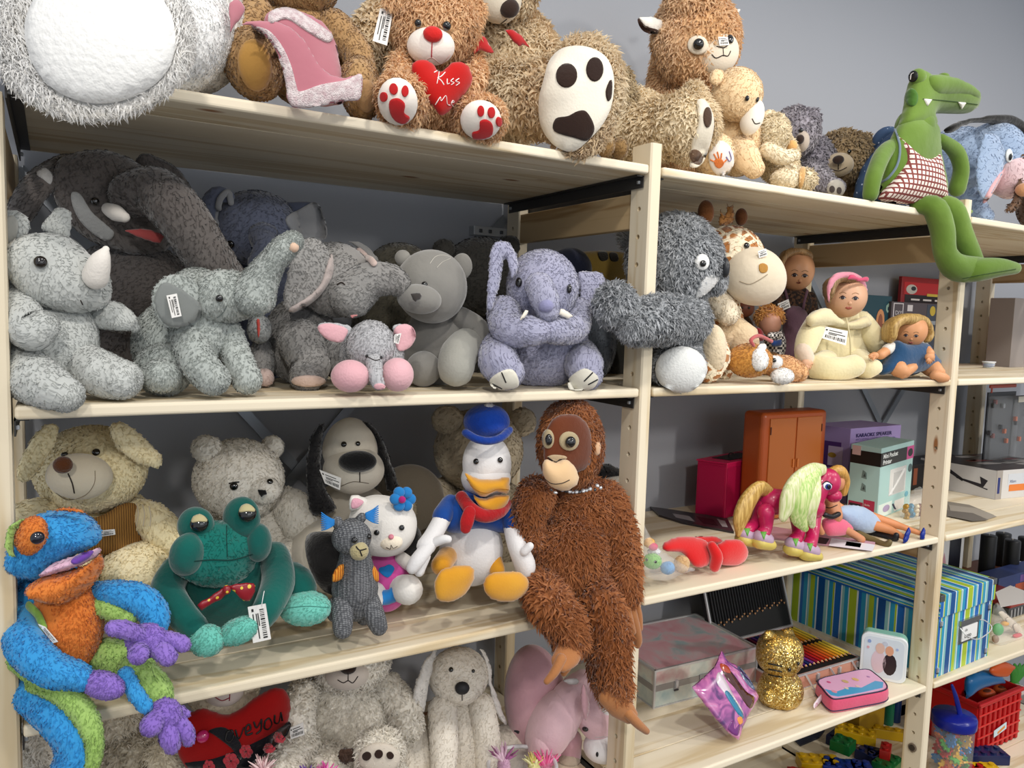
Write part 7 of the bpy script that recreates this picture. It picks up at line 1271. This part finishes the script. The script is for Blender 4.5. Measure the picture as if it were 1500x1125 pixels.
for k_ in (0, 1): p = lid[k_]+(0, 0, Hb); sgn = 1 if k_ == 0 else -1; solid('corner_guard', [p+(x, y, z) for z in (-.016, .0012) for x, y in ((-.0012*sgn, -.0012), (.018*sgn, -.0012), (.018*sgn, .016), (-.0012*sgn, .016))], BF, plain('8C9094', .3, .9), c.root, o, .001)
c.rect('label_holder', 'front', .38, .42, .74, .80, plain('8A8E92', .3, .9), .003); c.rect('label', 'front', .42, .46, .70, .70, plain('E8E8E6', .5), .005); c.text('Lego', 'front', .46, .51, .018, plain('1A1A1A', .5), .0058); c.text('div', 'front', .46, .62, .012, plain('1A1A1A', .5), .0058); c.rect('holder_lip', 'front', .37, .74, .75, .82, plain('A8ACB0', .25, .9), .007)
f = Fig('x', 'x', 'x', c.root.location, 0, res=1.5); bpy.data.objects.remove(f.root); f.root = c.root; f.o = o; f.floor = None
f.tube('wire_handle', [(*c.at('front', .38, .70, .004), .0016), (*c.at('front', .40, .60, .02), .0016), (*c.at('front', .58, .50, .026), .0016), (*c.at('front', .84, .58, .024), .0016), (*c.at('front', .80, .70, .012), .0016), (*c.at('front', .72, .74, .005), .0016)], ALU, raw=True, n=4); f.done()
A2 = lid[3]*.62+lid[0]*.38; solid('top_label', [np.array((A2[0]+x, A2[1]+y, Z4+Hb+z)) for z in (.0001, .001) for x, y in ((.03, 0), (.07, 0), (.07, .05), (.03, .05))], BF, plain('A8ACA8', .4), c.root, o)
# third bay, fourth shelf
def cyl(name, label, cat, px, py, Y, z, r, h, mat, group=None, prof=None):
    q = P(px, py, Y); t = empty(name, (q[0], Y, z)); tag(t, label, cat, group); lathe(name+'_body', np.array(t.location)+(0, 0, .0005), prof or [(r*.96, 0), (r, .003), (r, h-.003), (r*.96, h)], mat, t); return t
q = P(1436, 800, .30); t = empty('candle_tray', (q[0]+.14, .33, Z4)); tag(t, 'brown wooden tray under the black candles', 'tray'); box('tray_base', q[0]-.01, q[0]+.42, .26, .49, Z4+.0005, Z4+.03, plain('5A3018', .5), t, .002)
for px, py, Y, nm in ((1446, 785, .36, 'nearest the picture box'), (1467, 782, .41, 'behind the others'), (1481, 792, .34, 'in the middle of the row'), (1500, 788, .40, 'furthest along')):
    t = cyl('candle', f'thick black pillar candle {nm}', 'candle', px, 820, Y, Z4+.031, .026, hz(px, py, Y)-Z4-.031, plain('101012', .45), 'black pillar candles on the tray'); lathe('wick', np.array(t.location)+(0, 0, hz(px, py, Y)-Z4-.031), [(.001, 0), (.001, .006)], plain('D8D0C0'), t, 8)
A, B = front_on(1380, 1412, 800, .40, Z4); c = Carton('picture_box', 'white-edged box with a dark window behind the striped box', 'box', A, B+(.0, 0, 0), (0, .03, 0), hz(1395, 783, .4)-Z4+.05, plain('CCCCCC', .5)); c.rect('window', 'front', .34, .1, .86, .97, plain('14141C', .3)); c.decal('print', 'front', [(.05, .2), (.22, .2), (.22, .4), (.13, .55), (.05, .4)], plain('B88890', .5))
A, B = front_on(1463, 1530, 850, .26, Z4); c = Carton('puzzle_box', 'blue, orange and green printed box beside the candles', 'box', A, B, (0, .07, 0), hz(1463, 848, .26)-Z4, plain('2C3A6A', .5)); c.rect('print', 'front', .02, .05, .35, .4, plain('C8C8D0', .5)); c.rect('print', 'front', .36, .1, .66, .5, plain('A84A28', .5)); c.rect('print', 'front', .66, .1, .95, .45, plain('3A7A3C', .5)); c.rect('print', 'front', .45, .55, .95, .9, plain('6A4A8A', .5))
slab('paper_sheet', 'curled white paper sheet lying beside the striped box', 'paper', [(1458, 868), (1480, 858), (1512, 870), (1510, 882), (1466, 890)], Z4+.10, .0012, plain('C4C0BE', .5))
q = v3(Q(1485, 905, Z4)); t = empty('red_tray', (q[0]+.02, q[1]+.02, Z4)); tag(t, 'dark red plastic tray filled with grey sticks under the paper', 'tray'); zr = Z4+.05
box('tray_body', q[0]-.03, q[0]+.12, q[1], q[1]+.12, Z4+.0005, Z4+.035, plain('4A4C50', .4), t, .004); box('tray_rim', q[0]-.035, q[0]+.125, q[1]-.004, q[1]+.124, Z4+.036, Z4+.052, plain('8A2020', .4), t, .004)
for i in range(7): box('stick', q[0]-.025+i*.02, q[0]-.017+i*.02, q[1]-.003, q[1]-.0005, Z4+.004, Z4+.03, plain('8A8C90', .4), t, .0005)
f = Fig('bag_of_pieces', 'clear bag of beige puzzle pieces with green, yellow and red bits', 'bag', base(1472, .06, Z4), .07, res=2.6)
for i in range(8): f.puff('puzzle_piece', [(1462+i*3.6, 898+i*3), (1468+i*3.6, 894+i*3), (1474+i*3.2, 900+i*3.2), (1470+i*3, 910+i*3)], -.005+.006*(i % 3), 3, plain('CFC0AC', .5), sm=1)
f.ell('green_piece', 1462, 922, -.01, 8, 9, 5, plain('2C9C4C', .4), lump=0); f.ell('yellow_piece', 1472, 913, .0, 6, 4, 4, plain('E0A020', .4), lump=0); f.puff('red_piece', [(1482, 930), (1494, 926), (1498, 932), (1488, 938)], -.012, 4, plain('C83848', .4), sm=1); f.ell('dark_piece', 1458, 936, -.01, 5, 6, 4, plain('8C6C5A', .4), lump=0)
f.puff('plastic_bag', [(1458, 884), (1466, 886), (1478, 900), (1498, 918), (1500, 936), (1480, 944), (1458, 950), (1452, 925)], -.01, 14, GLASSY, sm=2, back=1, cast=False); f.done()
# lowest shelf: jar of cogs, red basket, bricks
qj = P(1393, 1110, .10); rj = 29*mpp(qj); t = empty('cog_jar', (qj[0], .10, Z5)); tag(t, 'clear jar full of coloured plastic cogs under a deep blue lid', 'jar'); zl = hz(1394, 1060, .10)-Z5; cj = np.array(t.location)
lathe('jar_body', cj+(0, 0, .0008), [(rj*.9, 0), (rj*.95, .01), (rj*.95, zl-.02), (rj*.86, zl-.004)], plain('E8F0F4', .06, alpha=.14), t, 36)
BLID = plain('0C1C84', .25); lathe('lid', cj+(0, 0, zl-.006), [(rj, 0), (rj*1.03, .004), (rj*1.03, .026), (rj*.98, .032), (rj*.2, .034)], BLID, t, 36)
hb_ = cj+(0, 0, zl+.026); f = Fig('x', 'x', 'x', cj, 0, res=2); bpy.data.objects.remove(f.root); f.root = t; f.o = cj.copy(); f.floor = None; f.tube('lid_handle', [(*(hb_+(.01, -.012, -.004)), .008), (*(hb_+(.0, .0, .05)), .007), (*(hb_+(-.008, .01, .085)), .004)], BLID, raw=True, flat=.5); f.done()
def cogmesh(r, th, teeth=9):
    pr = []; 
    for i in range(teeth*4): a = i*2*math.pi/(teeth*4); rr = r if i % 4 < 2 else r*.74; pr.append((rr*math.cos(a), rr*math.sin(a)))
    n = len(pr); inn = [(r*.22*math.cos(i*2*math.pi/n), r*.22*math.sin(i*2*math.pi/n)) for i in range(n)]
    V = [(x, y, z) for z in (-th/2, th/2) for x, y in pr+inn]; m = 2*n; F = []
    for i in range(n): j = (i+1) % n; F += [(i, j, m+j, m+i), (n+j, n+i, m+n+i, m+n+j), (m+i, m+j, m+n+j, m+n+i), (j, i, n+i, n+j)]
    me = bpy.data.meshes.new('cog'); me.from_pydata(V, [], F); return me
CM_ = {}
for nm, hx in (('yellow', 'D8A81C'), ('red', 'C02C24'), ('green', '4C9C34'), ('blue', '2C7CC0'), ('orange', 'D86C1C')): me = cogmesh(rj*.36, .005); me.materials.append(plain(hx, .35)); CM_[nm] = me
for i in range(46):
    nm = random.choice(list(CM_)); a, rr = random.uniform(0, 6.28), rj*.56*(1 if i % 3 else random.random()); ob = bpy.data.objects.new('cog', CM_[nm]); COL.objects.link(ob)
    ob.location = (cj[0]+rr*math.cos(a), cj[1]+rr*math.sin(a), Z5+.02+(zl-.055)*((i+.5)/46)); ob.rotation_euler = (random.uniform(.6, 1.6), random.uniform(-.5, .5), random.uniform(0, 6.28)); tag(ob, f'small {nm} plastic cog inside the blue-lidded jar', 'cog', 'plastic cogs in the jar')
# red basket
qb_ = P(1428, 1075, .12); t = empty('red_basket', (qb_[0]+.09, .2, Z5)); tag(t, 'bright red ribbed plastic basket heaped with toys', 'basket'); RB_ = plain('C0181C', .35); xa, xb = qb_[0]-.005, qb_[0]+.24; zt = hz(1430, 1030, .12); zb = Z5+.0008
for nm, (x0, x1, y0, y1) in dict(front=(xa, xb, .115, .121), back=(xa, xb, .28, .286), side=(xa, xa+.006, .121, .28), other=(xb-.006, xb, .121, .28)).items(): box('basket_wall', x0, x1, y0, y1, zb, zt, RB_, t, .001)
box('basket_base', xa, xb, .115, .286, zb, zb+.004, RB_, t, .001); box('basket_rim', xa-.008, xb+.008, .106, .116, zt-.014, zt, RB_, t, .004); box('basket_rim', xa-.008, xa+.002, .106, .292, zt-.014, zt, RB_, t, .004)
for i in range(9): x = xa+.012+i*(xb-xa-.02)/8; box('rib', x-.009, x+.005, .109, .116, zb+.002, zt-.016, plain('B01418', .35), t, .003)
for j in range(4): box('cross_rib', xa, xb, .1075, .111, zb+.02+j*(zt-zb)*.21, zb+.026+j*(zt-zb)*.21, plain('C82420', .35), t, .002)
c_ = np.array((xa+.085, .105, zb+.045)); s_ = solid('sticker', [c_+(x, y, z) for y in (-.0012, 0) for x, z in ((0, 0), (.07, .012), (.068, .034), (-.002, .022))], BF, plain('C8DCE4', .4), t, t.location); s_ = solid('sticker_print', [c_+(x, -.0016, z) for z, x in ((.006, .02), (.018, .06), (.026, .058), (.014, .018))]+[c_+(x, -.0013, z) for z, x in ((.006, .02), (.018, .06), (.026, .058), (.014, .018))], BF, plain('D88838', .4), t, t.location)
f = Fig('toy_heap', 'blue toy tub lid with orange handles resting above the red basket', 'toy', base(1440, .13, zt), .13, res=3)
f.floor = None; f.puff('blue_shell', [(1414, 992), (1440, 980), (1462, 984), (1474, 1000), (1456, 1003), (1430, 1012), (1414, 1025)], .0, 12, plain('14649C', .35), sm=2); f.puff('orange_shape', [(1448, 980), (1466, 968), (1488, 976), (1482, 984), (1474, 992), (1454, 990)], -.02, 7, plain('D0581C', .4), sm=1); f.done()
for i, (x, y, nm, hx) in enumerate(((1446, 1010, 'orange', 'C8501C'), (1468, 1004, 'orange', 'D06428'), (1490, 1004, 'white', 'D8CCC8'), (1492, 985, 'green', '3C8C34'), (1480, 1014, 'brown', '7A3C1C'))):
    f = Fig('toy_ring', ['squat orange toy ring at the near rim of the red basket', 'second squat orange toy ring in the red basket', 'white toy lump in the red basket', 'green leafy toy sticking up behind the red basket', 'dark brown toy at the rim of the red basket'][i], 'toy', base(x, .17, zt-.03), .17, res=3); f.floor = None
    if nm == 'green': 
        for k in range(5): f.tube('leaf', [(x-8, y+18, .02, 4), (x-8+k*4, y-2, .02, 5), (x-14+k*8, y-12, .02, 2)], plain(hx, .45), flat=.4)
        f.ell('clump', x-6, y+20, .02, 8, 9, 8, plain(hx, .45))
    else: f.ell('ring_body', x, y+6, .0, 12, 8, 10, plain(hx, .4), lump=.04); f.disc('ring_hole', x, y+2, 6, 2.5, plain('5A2410', .5), off=.0008, clear=False)
    f.done()
# interlocking bricks on the lowest shelf
def brick(label, px, py, Y, z, nx, ny, col, rz, rx=0):
    q = P(px, py, Y); t = empty('toy_brick', (q[0], Y, z)); tag(t, label, 'toy brick', 'interlocking toy bricks on the lowest shelf'); t.rotation_euler = (rx, 0, rz); u = .029; m = plain(col, .3); w_, d_, h_ = nx*u, ny*u, .03
    me = solid('brick_body', [(x, y, zz) for zz in (0, h_) for x, y in ((-w_/2, -d_/2), (w_/2, -d_/2), (w_/2, d_/2), (-w_/2, d_/2))], BF, m, t, (0, 0, 0), .001); me.location = (0, 0, 0)
    for i in range(nx):
        for j in range(ny):
            V = []; cx, cy = -w_/2+(i+.5)*u, -d_/2+(j+.5)*u
            for zz in (h_, h_+.005): V += [(cx+.0085*math.cos(a), cy+.0085*math.sin(a), zz) for a in np.arange(10)*.6283]
            s = solid('stud', V, [(k, (k+1) % 10, (k+1) % 10+10, k+10) for k in range(10)]+[tuple(range(10, 20))], m, t, (0, 0, 0)); s.location = (0, 0, 0)
CN = {'yellow': 'C8A014', 'blue': '14307C', 'red': 'A81C18', 'green': '14602C', 'navy': '14204C'}
for i, (px, py, Y, dz, nx, ny, cn, rz, lab) in enumerate([(1200, 1105, .30, 0, 4, 2, 'yellow', -.6, 'long yellow toy brick lying before the red one'), (1188, 1118, .26, 0, 4, 2, 'red', -.7, 'long dark red toy brick nearest the shelf joint'), (1252, 1090, .32, .03, 4, 2, 'yellow', -1.0, 'long yellow toy brick tipped on top of the heap'), (1234, 1100, .30, .03, 2, 2, 'green', .3, 'green toy brick on top of the heap'), (1232, 1085, .36, .0, 3, 2, 'navy', .2, 'navy toy brick at the back of the heap'), (1242, 1090, .34, .025, 2, 2, 'red', .5, 'small red toy brick beside the green one'), (1235, 1118, .25, 0, 4, 2, 'blue', -.8, 'long blue toy brick at the front of the heap'), (1272, 1112, .26, 0, 2, 2, 'navy', .1, 'navy toy brick under the tipped yellow one'), (1285, 1114, .24, .0, 2, 2, 'blue', .6, 'blue toy brick beside the bright red one'), (1296, 1115, .22, .026, 2, 1, 'red', .5, 'bright red toy brick nearest the crocodile post'), (1305, 1100, .30, 0, 4, 1, 'yellow', -.8, 'thin yellow toy brick beside the crocodile post'), (1262, 1122, .22, 0, 2, 2, 'blue', .9, 'blue toy brick at the very front of the heap'), (1300, 1124, .2, 0, 3, 2, 'green', .2, 'green toy brick in front of the bright red one'), (1212, 1124, .22, 0, 2, 2, 'yellow', .3, 'square yellow toy brick at the front')]):
    brick(lab, px, py, Y, Z5+.001+dz, nx, ny, CN[cn], rz)
for i, (px, py, Y, dz, nx, ny, cn, rz, lab) in enumerate([(1362, 1120, .06, 0, 2, 2, 'navy', .2, 'navy toy brick in front of the cog jar'), (1432, 1110, .06, 0, 4, 1, 'yellow', -.5, 'yellow toy strip brick past the cog jar'), (1428, 1120, .05, 0, 3, 2, 'red', -.4, 'red toy brick past the cog jar'), (1442, 1118, .09, 0, 4, 2, 'navy', -.5, 'almost black toy brick furthest past the cog jar')]): brick(lab, px, py, Y, Z5+.001+dz, nx, ny, CN[cn], rz)
YY = Q(1276, 1078, Z5)[1]; A, B = front_on(1258, 1294, 1070, YY, Z5); c = Carton('yellow_box', 'yellow cardboard box standing at the back of the lowest shelf', 'box', A, B, (.0, .05, 0), hz(1276, 1030, YY)-Z5+.03, plain('A8841C', .5)); c.oval('print', 'front', .3, .2, .04, .04, plain('3A2410', .5))
for px, nm, hx in ((1301, 'green', '1C6A4C'), (1311, 'navy', '1C3A6A')): cyl('toy_roll', f'{nm} foil-wrapped tube standing beside the yellow box', 'roll', px, 1060, YY+.02, Z5, .016, .15, plain(hx, .25))
t, c_ = slab('dark_booklet', 'dark patterned booklet lying at the back of the lowest shelf', 'booklet', [(1160, 1082), (1190, 1070), (1208, 1072), (1200, 1082), (1172, 1094)], Z5, .006, plain('22263A', .35))
f = Fig('denim_cloth', 'crumpled blue cloth behind the toy bricks', 'cloth', base(1310, .4, Z5), .4, res=4); f.puff('cloth', [(1286, 1095), (1300, 1078), (1325, 1070), (1335, 1090), (1325, 1108), (1300, 1106)], .0, 14, plush('243A68', '34508A', bump=.6, bs=60)); f.done()
# tightening knob on the post
t = empty('post_screw', (W-.001, .022, P(1334, 1096, .022)[2])); tag(t, 'round metal cam screw in the crocodile post near the floor', 'screw'); q = np.array(t.location)
for r, x0, x1, m in ((.011, -.004, 0, plain('8A8078', .35, .8)), (.0075, -.0055, -.004, plain('4A4440', .4, .8))): 
    V = [(q[0]+x, q[1]+r*math.cos(a), q[2]+r*math.sin(a)) for x in (x0, x1) for a in np.arange(16)*math.pi/8]; solid('screw_head', V, [(i, (i+1) % 16, (i+1) % 16+16, i+16) for i in range(16)]+[tuple(range(15, -1, -1)), tuple(range(16, 32))], m, t, q)
# fourth shelf, first bay
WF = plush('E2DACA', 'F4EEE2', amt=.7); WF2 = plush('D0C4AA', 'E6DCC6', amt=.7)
f = Fig('curly_white_plush', 'curly white plush low in the corner behind the rainbow frog leg', 'plush toy', base(70, .2, Z4), .2, res=4.5)
f.ell('head', 65, 1075, -.02, 42, 42, 36, WF, fur=.012, wild=.9, clump=.6); f.ell('body', 60, 1150, .0, 55, 60, 44, WF, fur=.012, wild=.9, clump=.6); f.eye(80, 1062, 5); f.done()
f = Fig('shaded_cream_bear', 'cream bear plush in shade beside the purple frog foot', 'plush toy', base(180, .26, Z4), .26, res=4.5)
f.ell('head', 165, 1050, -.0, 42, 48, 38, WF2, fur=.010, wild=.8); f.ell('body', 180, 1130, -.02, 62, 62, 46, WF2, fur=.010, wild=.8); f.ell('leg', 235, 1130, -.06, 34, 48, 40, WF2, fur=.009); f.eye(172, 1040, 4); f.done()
f = Fig('heart_bear', 'pale bear plush behind a red heart cushion reading love you', 'plush toy', base(340, .26, Z4), .26, res=4.5)
f.ell('head', 325, 1000, .0, 56, 50, 44, WF2, fur=.008); f.ell('muzzle', 327, 1010, -.045, 30, 24, 22, plush('D0C4BC', bump=.1)); f.line('mouth', [(314, 1020), (325, 1026), (336, 1022)], 1.6, plain('8A2030')); f.line('mouth', [(337, 1012), (336, 1026)], 1.6, plain('8A2030')); f.ell('body', 330, 1110, .02, 60, 80, 44, WF2, fur=.008); f.done()
f = Fig('heart_cushion', 'large red heart cushion lettered love you with flowers and a pink gem', 'cushion', base(340, .14, Z4), .17, res=4)
f.puff('heart', [(278, 1040), (300, 1036), (335, 1044), (370, 1020), (400, 1005), (420, 1010), (428, 1030), (424, 1060), (408, 1085), (370, 1120), (330, 1170), (290, 1140), (262, 1110), (258, 1075), (264, 1050)], .0, 26, plush('8C0808', 'A01010', sheen=.2, bump=.1), back=.8, sm=3)
BKL = plain('0C0808', .5)
f.patch('black_band', [(268, 1120), (310, 1112), (350, 1098), (392, 1078), (424, 1058), (420, 1075), (404, 1090), (372, 1120), (330, 1140)], plush('14141A'), off=.002)
f.patch('black_band', [(306, 1070), (330, 1066), (352, 1088), (352, 1112), (338, 1095), (316, 1078)], plush('14141A'), off=.0026)
for st in ([(332, 1074), (330, 1084), (336, 1087), (342, 1080), (340, 1070), (333, 1072)], [(345, 1070), (350, 1082), (357, 1066)], [(361, 1072), (367, 1068), (365, 1061), (360, 1066), (361, 1076), (369, 1074)], [(372, 1058), (376, 1066), (383, 1054)], [(383, 1054), (382, 1068), (376, 1074)], [(388, 1056), (387, 1066), (393, 1068), (398, 1060), (394, 1052), (389, 1055)], [(402, 1048), (402, 1058), (408, 1058), (411, 1044)], [(411, 1044), (413, 1055)]): f.line('lettering', st, 3, BKL)
for x, y, r in ((338, 1114, 12), (306, 1122, 9), (360, 1100, 10), (394, 1096, 8), (409, 1081, 8)):
    for k in range(6): a = k*1.047; f.disc('flower', x+r*.55*math.cos(a), y+r*.55*math.sin(a), r*.42, r*.42, plush('B83844', 'C85058', bump=0), off=.003, clear=False)
f.eye(296, 1078, 9, plain('C01468', .08, coat=1), name='gem'); f.done()
f = Fig('white_teddy', 'off-white curly teddy bear with a small teddy on its lap, its eyes behind the shelf', 'plush toy', base(500, .22, Z4), .24, res=4.5)
f.ell('head', 512, 965, -.0, 62, 50, 46, WF, fur=.010, lean=1.25, wild=.8, clump=.6); f.ell('muzzle', 508, 988, -.045, 32, 22, 20, plush('C8BEB4', bump=.1)); f.ell('nose', 510, 978, -.07, 12, 10, 8, NOSE); f.line('mouth', [(495, 996), (503, 1000), (510, 997), (517, 1000), (524, 991)], 1.5, TH_); f.line('mouth', [(510, 986), (510, 997)], 1.4, TH_)
f.ell('torso', 500, 1060, .02, 74, 78, 52, WF, fur=.010, lean=1.25, wild=.8, clump=.6); f.tube('arm', [(445, 1015, -.0, 24), (435, 1050, -.04, 26), (440, 1080, -.06, 22)], WF, fur=.010, lean=1.25, wild=.8, clump=.6); f.tube('arm', [(565, 1010, -.0, 26), (590, 1040, -.04, 28), (598, 1062, -.06, 24)], WF, fur=.010, lean=1.25, wild=.8, clump=.6)
f.tube('leg', [(440, 1090, -.06, 28), (415, 1120, -.09, 28)], WF, fur=.010); f.ell('leg', 480, 1115, -.08, 32, 28, 34, WF, fur=.010); f.tag([(424, 1066), (444, 1058), (446, 1076), (426, 1083)]); f.done()
f = Fig('small_teddy', 'small cream teddy foot with three brown toe dots on the white teddy', 'plush toy', base(555, .1, Z4), .12, res=3.6)
f.ell('foot', 556, 1100, -.02, 38, 36, 26, WF, fur=.010, wild=.8); f.disc('foot_pad', 556, 1110, 30, 22, plush('D0C6B8', bump=.15), off=.003, clear=False); f.ell('body', 556, 1150, .03, 50, 44, 36, WF, fur=.008)
for x, y, r in ((538, 1107, 6), (555, 1104, 6), (571, 1106, 5)): f.disc('toe_dot', x, y, r, r, DK, off=.0045, clear=False)
f.puff('brown_patch', [(494, 1096), (520, 1094), (524, 1116), (498, 1120)], -.005, 6, plush('2C1C14', '3C2A20'), fur=.006); f.done()
f = Fig('long_eared_dog', 'off-white plush dog with long drooping ears and black nose', 'plush toy', base(680, .24, Z4), .22, res=4.2)
LD = plush('DCD2C0', 'ECE4D6', amt=.7); 
f.ell('head', 672, 990, -.02, 44, 42, 38, LD, fur=.006); f.ell('muzzle', 676, 1008, -.045, 26, 22, 22, LD, fur=.004); f.ell('nose', 677, 1008, -.08, 11, 9.5, 8, plain('26262A', .6)); f.line('mouth', [(677, 1018), (677, 1026)], 1.3, TH_); f.eye(661, 981, 3.6); f.eye(693, 983, 2.6)
f.puff('ear', [(630, 952), (645, 946), (640, 965), (632, 1000), (625, 1040), (612, 1050), (600, 1042), (603, 1010), (615, 975)], -.03, 10, plush('C8C4BE', 'DAD6D0'), fur=.005); f.puff('ear', [(700, 948), (712, 952), (722, 975), (724, 1000), (736, 1030), (745, 1060), (738, 1064), (724, 1045), (714, 1010), (708, 975)], -.02, 10, plush('C8C4BE', 'DAD6D0'), fur=.005)
f.ell('torso', 675, 1080, .01, 50, 70, 44, LD, fur=.006); f.tube('foreleg', [(648, 1040, -.03, 22), (650, 1080, -.06, 22), (650, 1125, -.07, 20)], LD, fur=.006); f.tube('foreleg', [(705, 1035, -.03, 20), (712, 1075, -.05, 21), (716, 1120, -.06, 20)], LD, fur=.006); f.ell('haunch', 608, 1105, .0, 34, 44, 36, LD, fur=.006); f.ell('haunch', 745, 1105, .0, 40, 44, 36, LD, fur=.006); f.done()
f = Fig('pink_horse_plush', 'dusty pink horse plush with white blaze, head lowered beside post', 'plush toy', base(820, .16, Z4), .16, res=4)
PH = plush('C89AA4', 'DAB2BA', amt=.6, bump=.4, bs=120, sheen=.6); PH2 = plush('D8B4BC', 'EACAD0', amt=.6, bump=.4, bs=120); WHH = plush('D8D6D6', 'ECEAEA', bump=.4, bs=120)
f.ell('body', 785, 1030, .05, 46, 84, 46, PH, rot=6); f.ell('shoulder', 808, 1062, -.02, 34, 55, 36, PH2, rot=-24); f.tube('neck', [(815, 1060, -.02, 32), (835, 1025, -.03, 28), (855, 1005, -.035, 24)], PH2)
f.ell('head', 870, 1040, -.045, 30, 50, 30, PH2, rot=16); f.puff('blaze', [(868, 1000), (885, 995), (900, 1025), (908, 1060), (905, 1085), (880, 1082), (872, 1050)], -.06, 22, WHH, back=.9); f.ell('muzzle', 884, 1094, -.07, 30, 22, 28, WHH)
f.puff('ear', [(852, 1000), (860, 1005), (866, 1040), (858, 1058), (850, 1045), (848, 1018)], -.085, 6, PH); f.eye(858, 1067, 5, ry=3.4); f.eye(875, 1105, 2, plain('101010'), ry=3.5, name='nostril'); f.line('stitch', [(872, 1080), (905, 1078)], 1.2, plain('B8B0B0'))
f.tube('leg', [(795, 1085, -.03, 20), (790, 1115, -.035, 18), (790, 1150, -.035, 18)], PH2); f.tube('leg', [(835, 1085, .0, 18), (835, 1115, .0, 16), (835, 1160, .0, 16)], PH); f.tube('hoof', [(833, 1118, -.01, 17), (833, 1140, -.01, 17)], plush('C0B09C')); f.puff('side_label', [(752, 1066), (764, 1070), (762, 1078), (750, 1074)], -.04, 2, plain('14141A'), smooth_outline=False)
f.puff('ribbon', [(822, 996), (840, 990), (850, 996), (846, 1004), (832, 1004)], -.06, 5, plush('B8B4B4', bump=.1)); f.ell('mane_pompom', 925, 1012, -.06, 7, 8, 7, plush('C8A8C8'), fur=.004); f.done()
# clear bucket with tufted creatures at the bottom edge
qk = P(765, 1120, .10); t = empty('clear_bucket', (qk[0], .10, Z4)); tag(t, 'clear plastic bucket rim at the foot of the picture', 'bucket'); rk = 50*mpp(qk); zk_ = hz(765, 1118, .10)-Z4
lathe('bucket_body', np.array(t.location)+(0, 0, .0008), [(rk*.85, 0), (rk, zk_-.006)], plain('E8ECF0', .1, alpha=.15), t, 36); f = Fig('x', 'x', 'x', t.location, 0, res=2); bpy.data.objects.remove(f.root); f.root = t; f.o = np.array(t.location); f.floor = None
f.tube('bucket_rim', [(qk[0]+rk*math.cos(a), .10+rk*math.sin(a), Z4+zk_-.004, .004) for a in np.linspace(0, 6.28, 25)], plain('D8D8DC', .2), raw=True, n=1); f.done()
for i, (px, py, h, c1, c2, lab) in enumerate(((738, 1096, 26, '9C5A88', 'D8B8C8', 'mauve and cream spiky tuft of a toy in the clear bucket'), (800, 1106, 26, 'DC5088', 'E87CA8', 'hot pink spiky tuft of a toy beside the clear bucket'), (782, 1108, 18, 'D8C870', 'E4E0A8', 'pale yellow spiky tuft beside the hot pink one'), (478, 1122, 20, 'D850A0', 'E880C0', 'bright pink and purple tinsel tuft at the bottom edge'), (450, 1126, 18, '5A3888', '7A58A8', 'dark purple tinsel tuft at the bottom edge'), (385, 1112, 24, 'C8A0A4', 'E0C4C4', 'fluffy pale pink tuft under the heart cushion'), (200, 1128, 10, '7A60B8', '8E74C8', 'small violet plush knob at the bottom edge'))):
    Yt = .09; f = Fig('spiky_toy', lab, 'toy', base(px, Yt, Z4), Yt, res=3); q = f.p(px, py); pb = pix([(q[0], Yt, Z4+.003)])[0]; m1, m2 = plain(c1, .6), plain(c2, .6)
    f.tube('body', [(pb[0], pb[1]-6, .0, 14), (px, (py+h+pb[1])/2, .0, 13), (px, py+h*.75, .0, 9)], plush(c1, c2), fur=.005 if i != 6 else None)
    for k in range(26 if i != 6 else 0):
        a = random.uniform(-1.25, 1.25); L_ = h*random.uniform(.7, 1.15); f.tube('spike', [(px+a*3, py+h*.7, random.uniform(-.006, .006), 2.2), (px+math.sin(a)*L_*.5, py+h*.7-L_*.5*math.cos(a), random.uniform(-.008, .008), 1.8), (px+math.sin(a)*L_*.95, py+h*.7-L_*math.cos(a), random.uniform(-.012, .012), .5)], (m1, m2)[k % 2], n=3, cast=False)
    f.done()
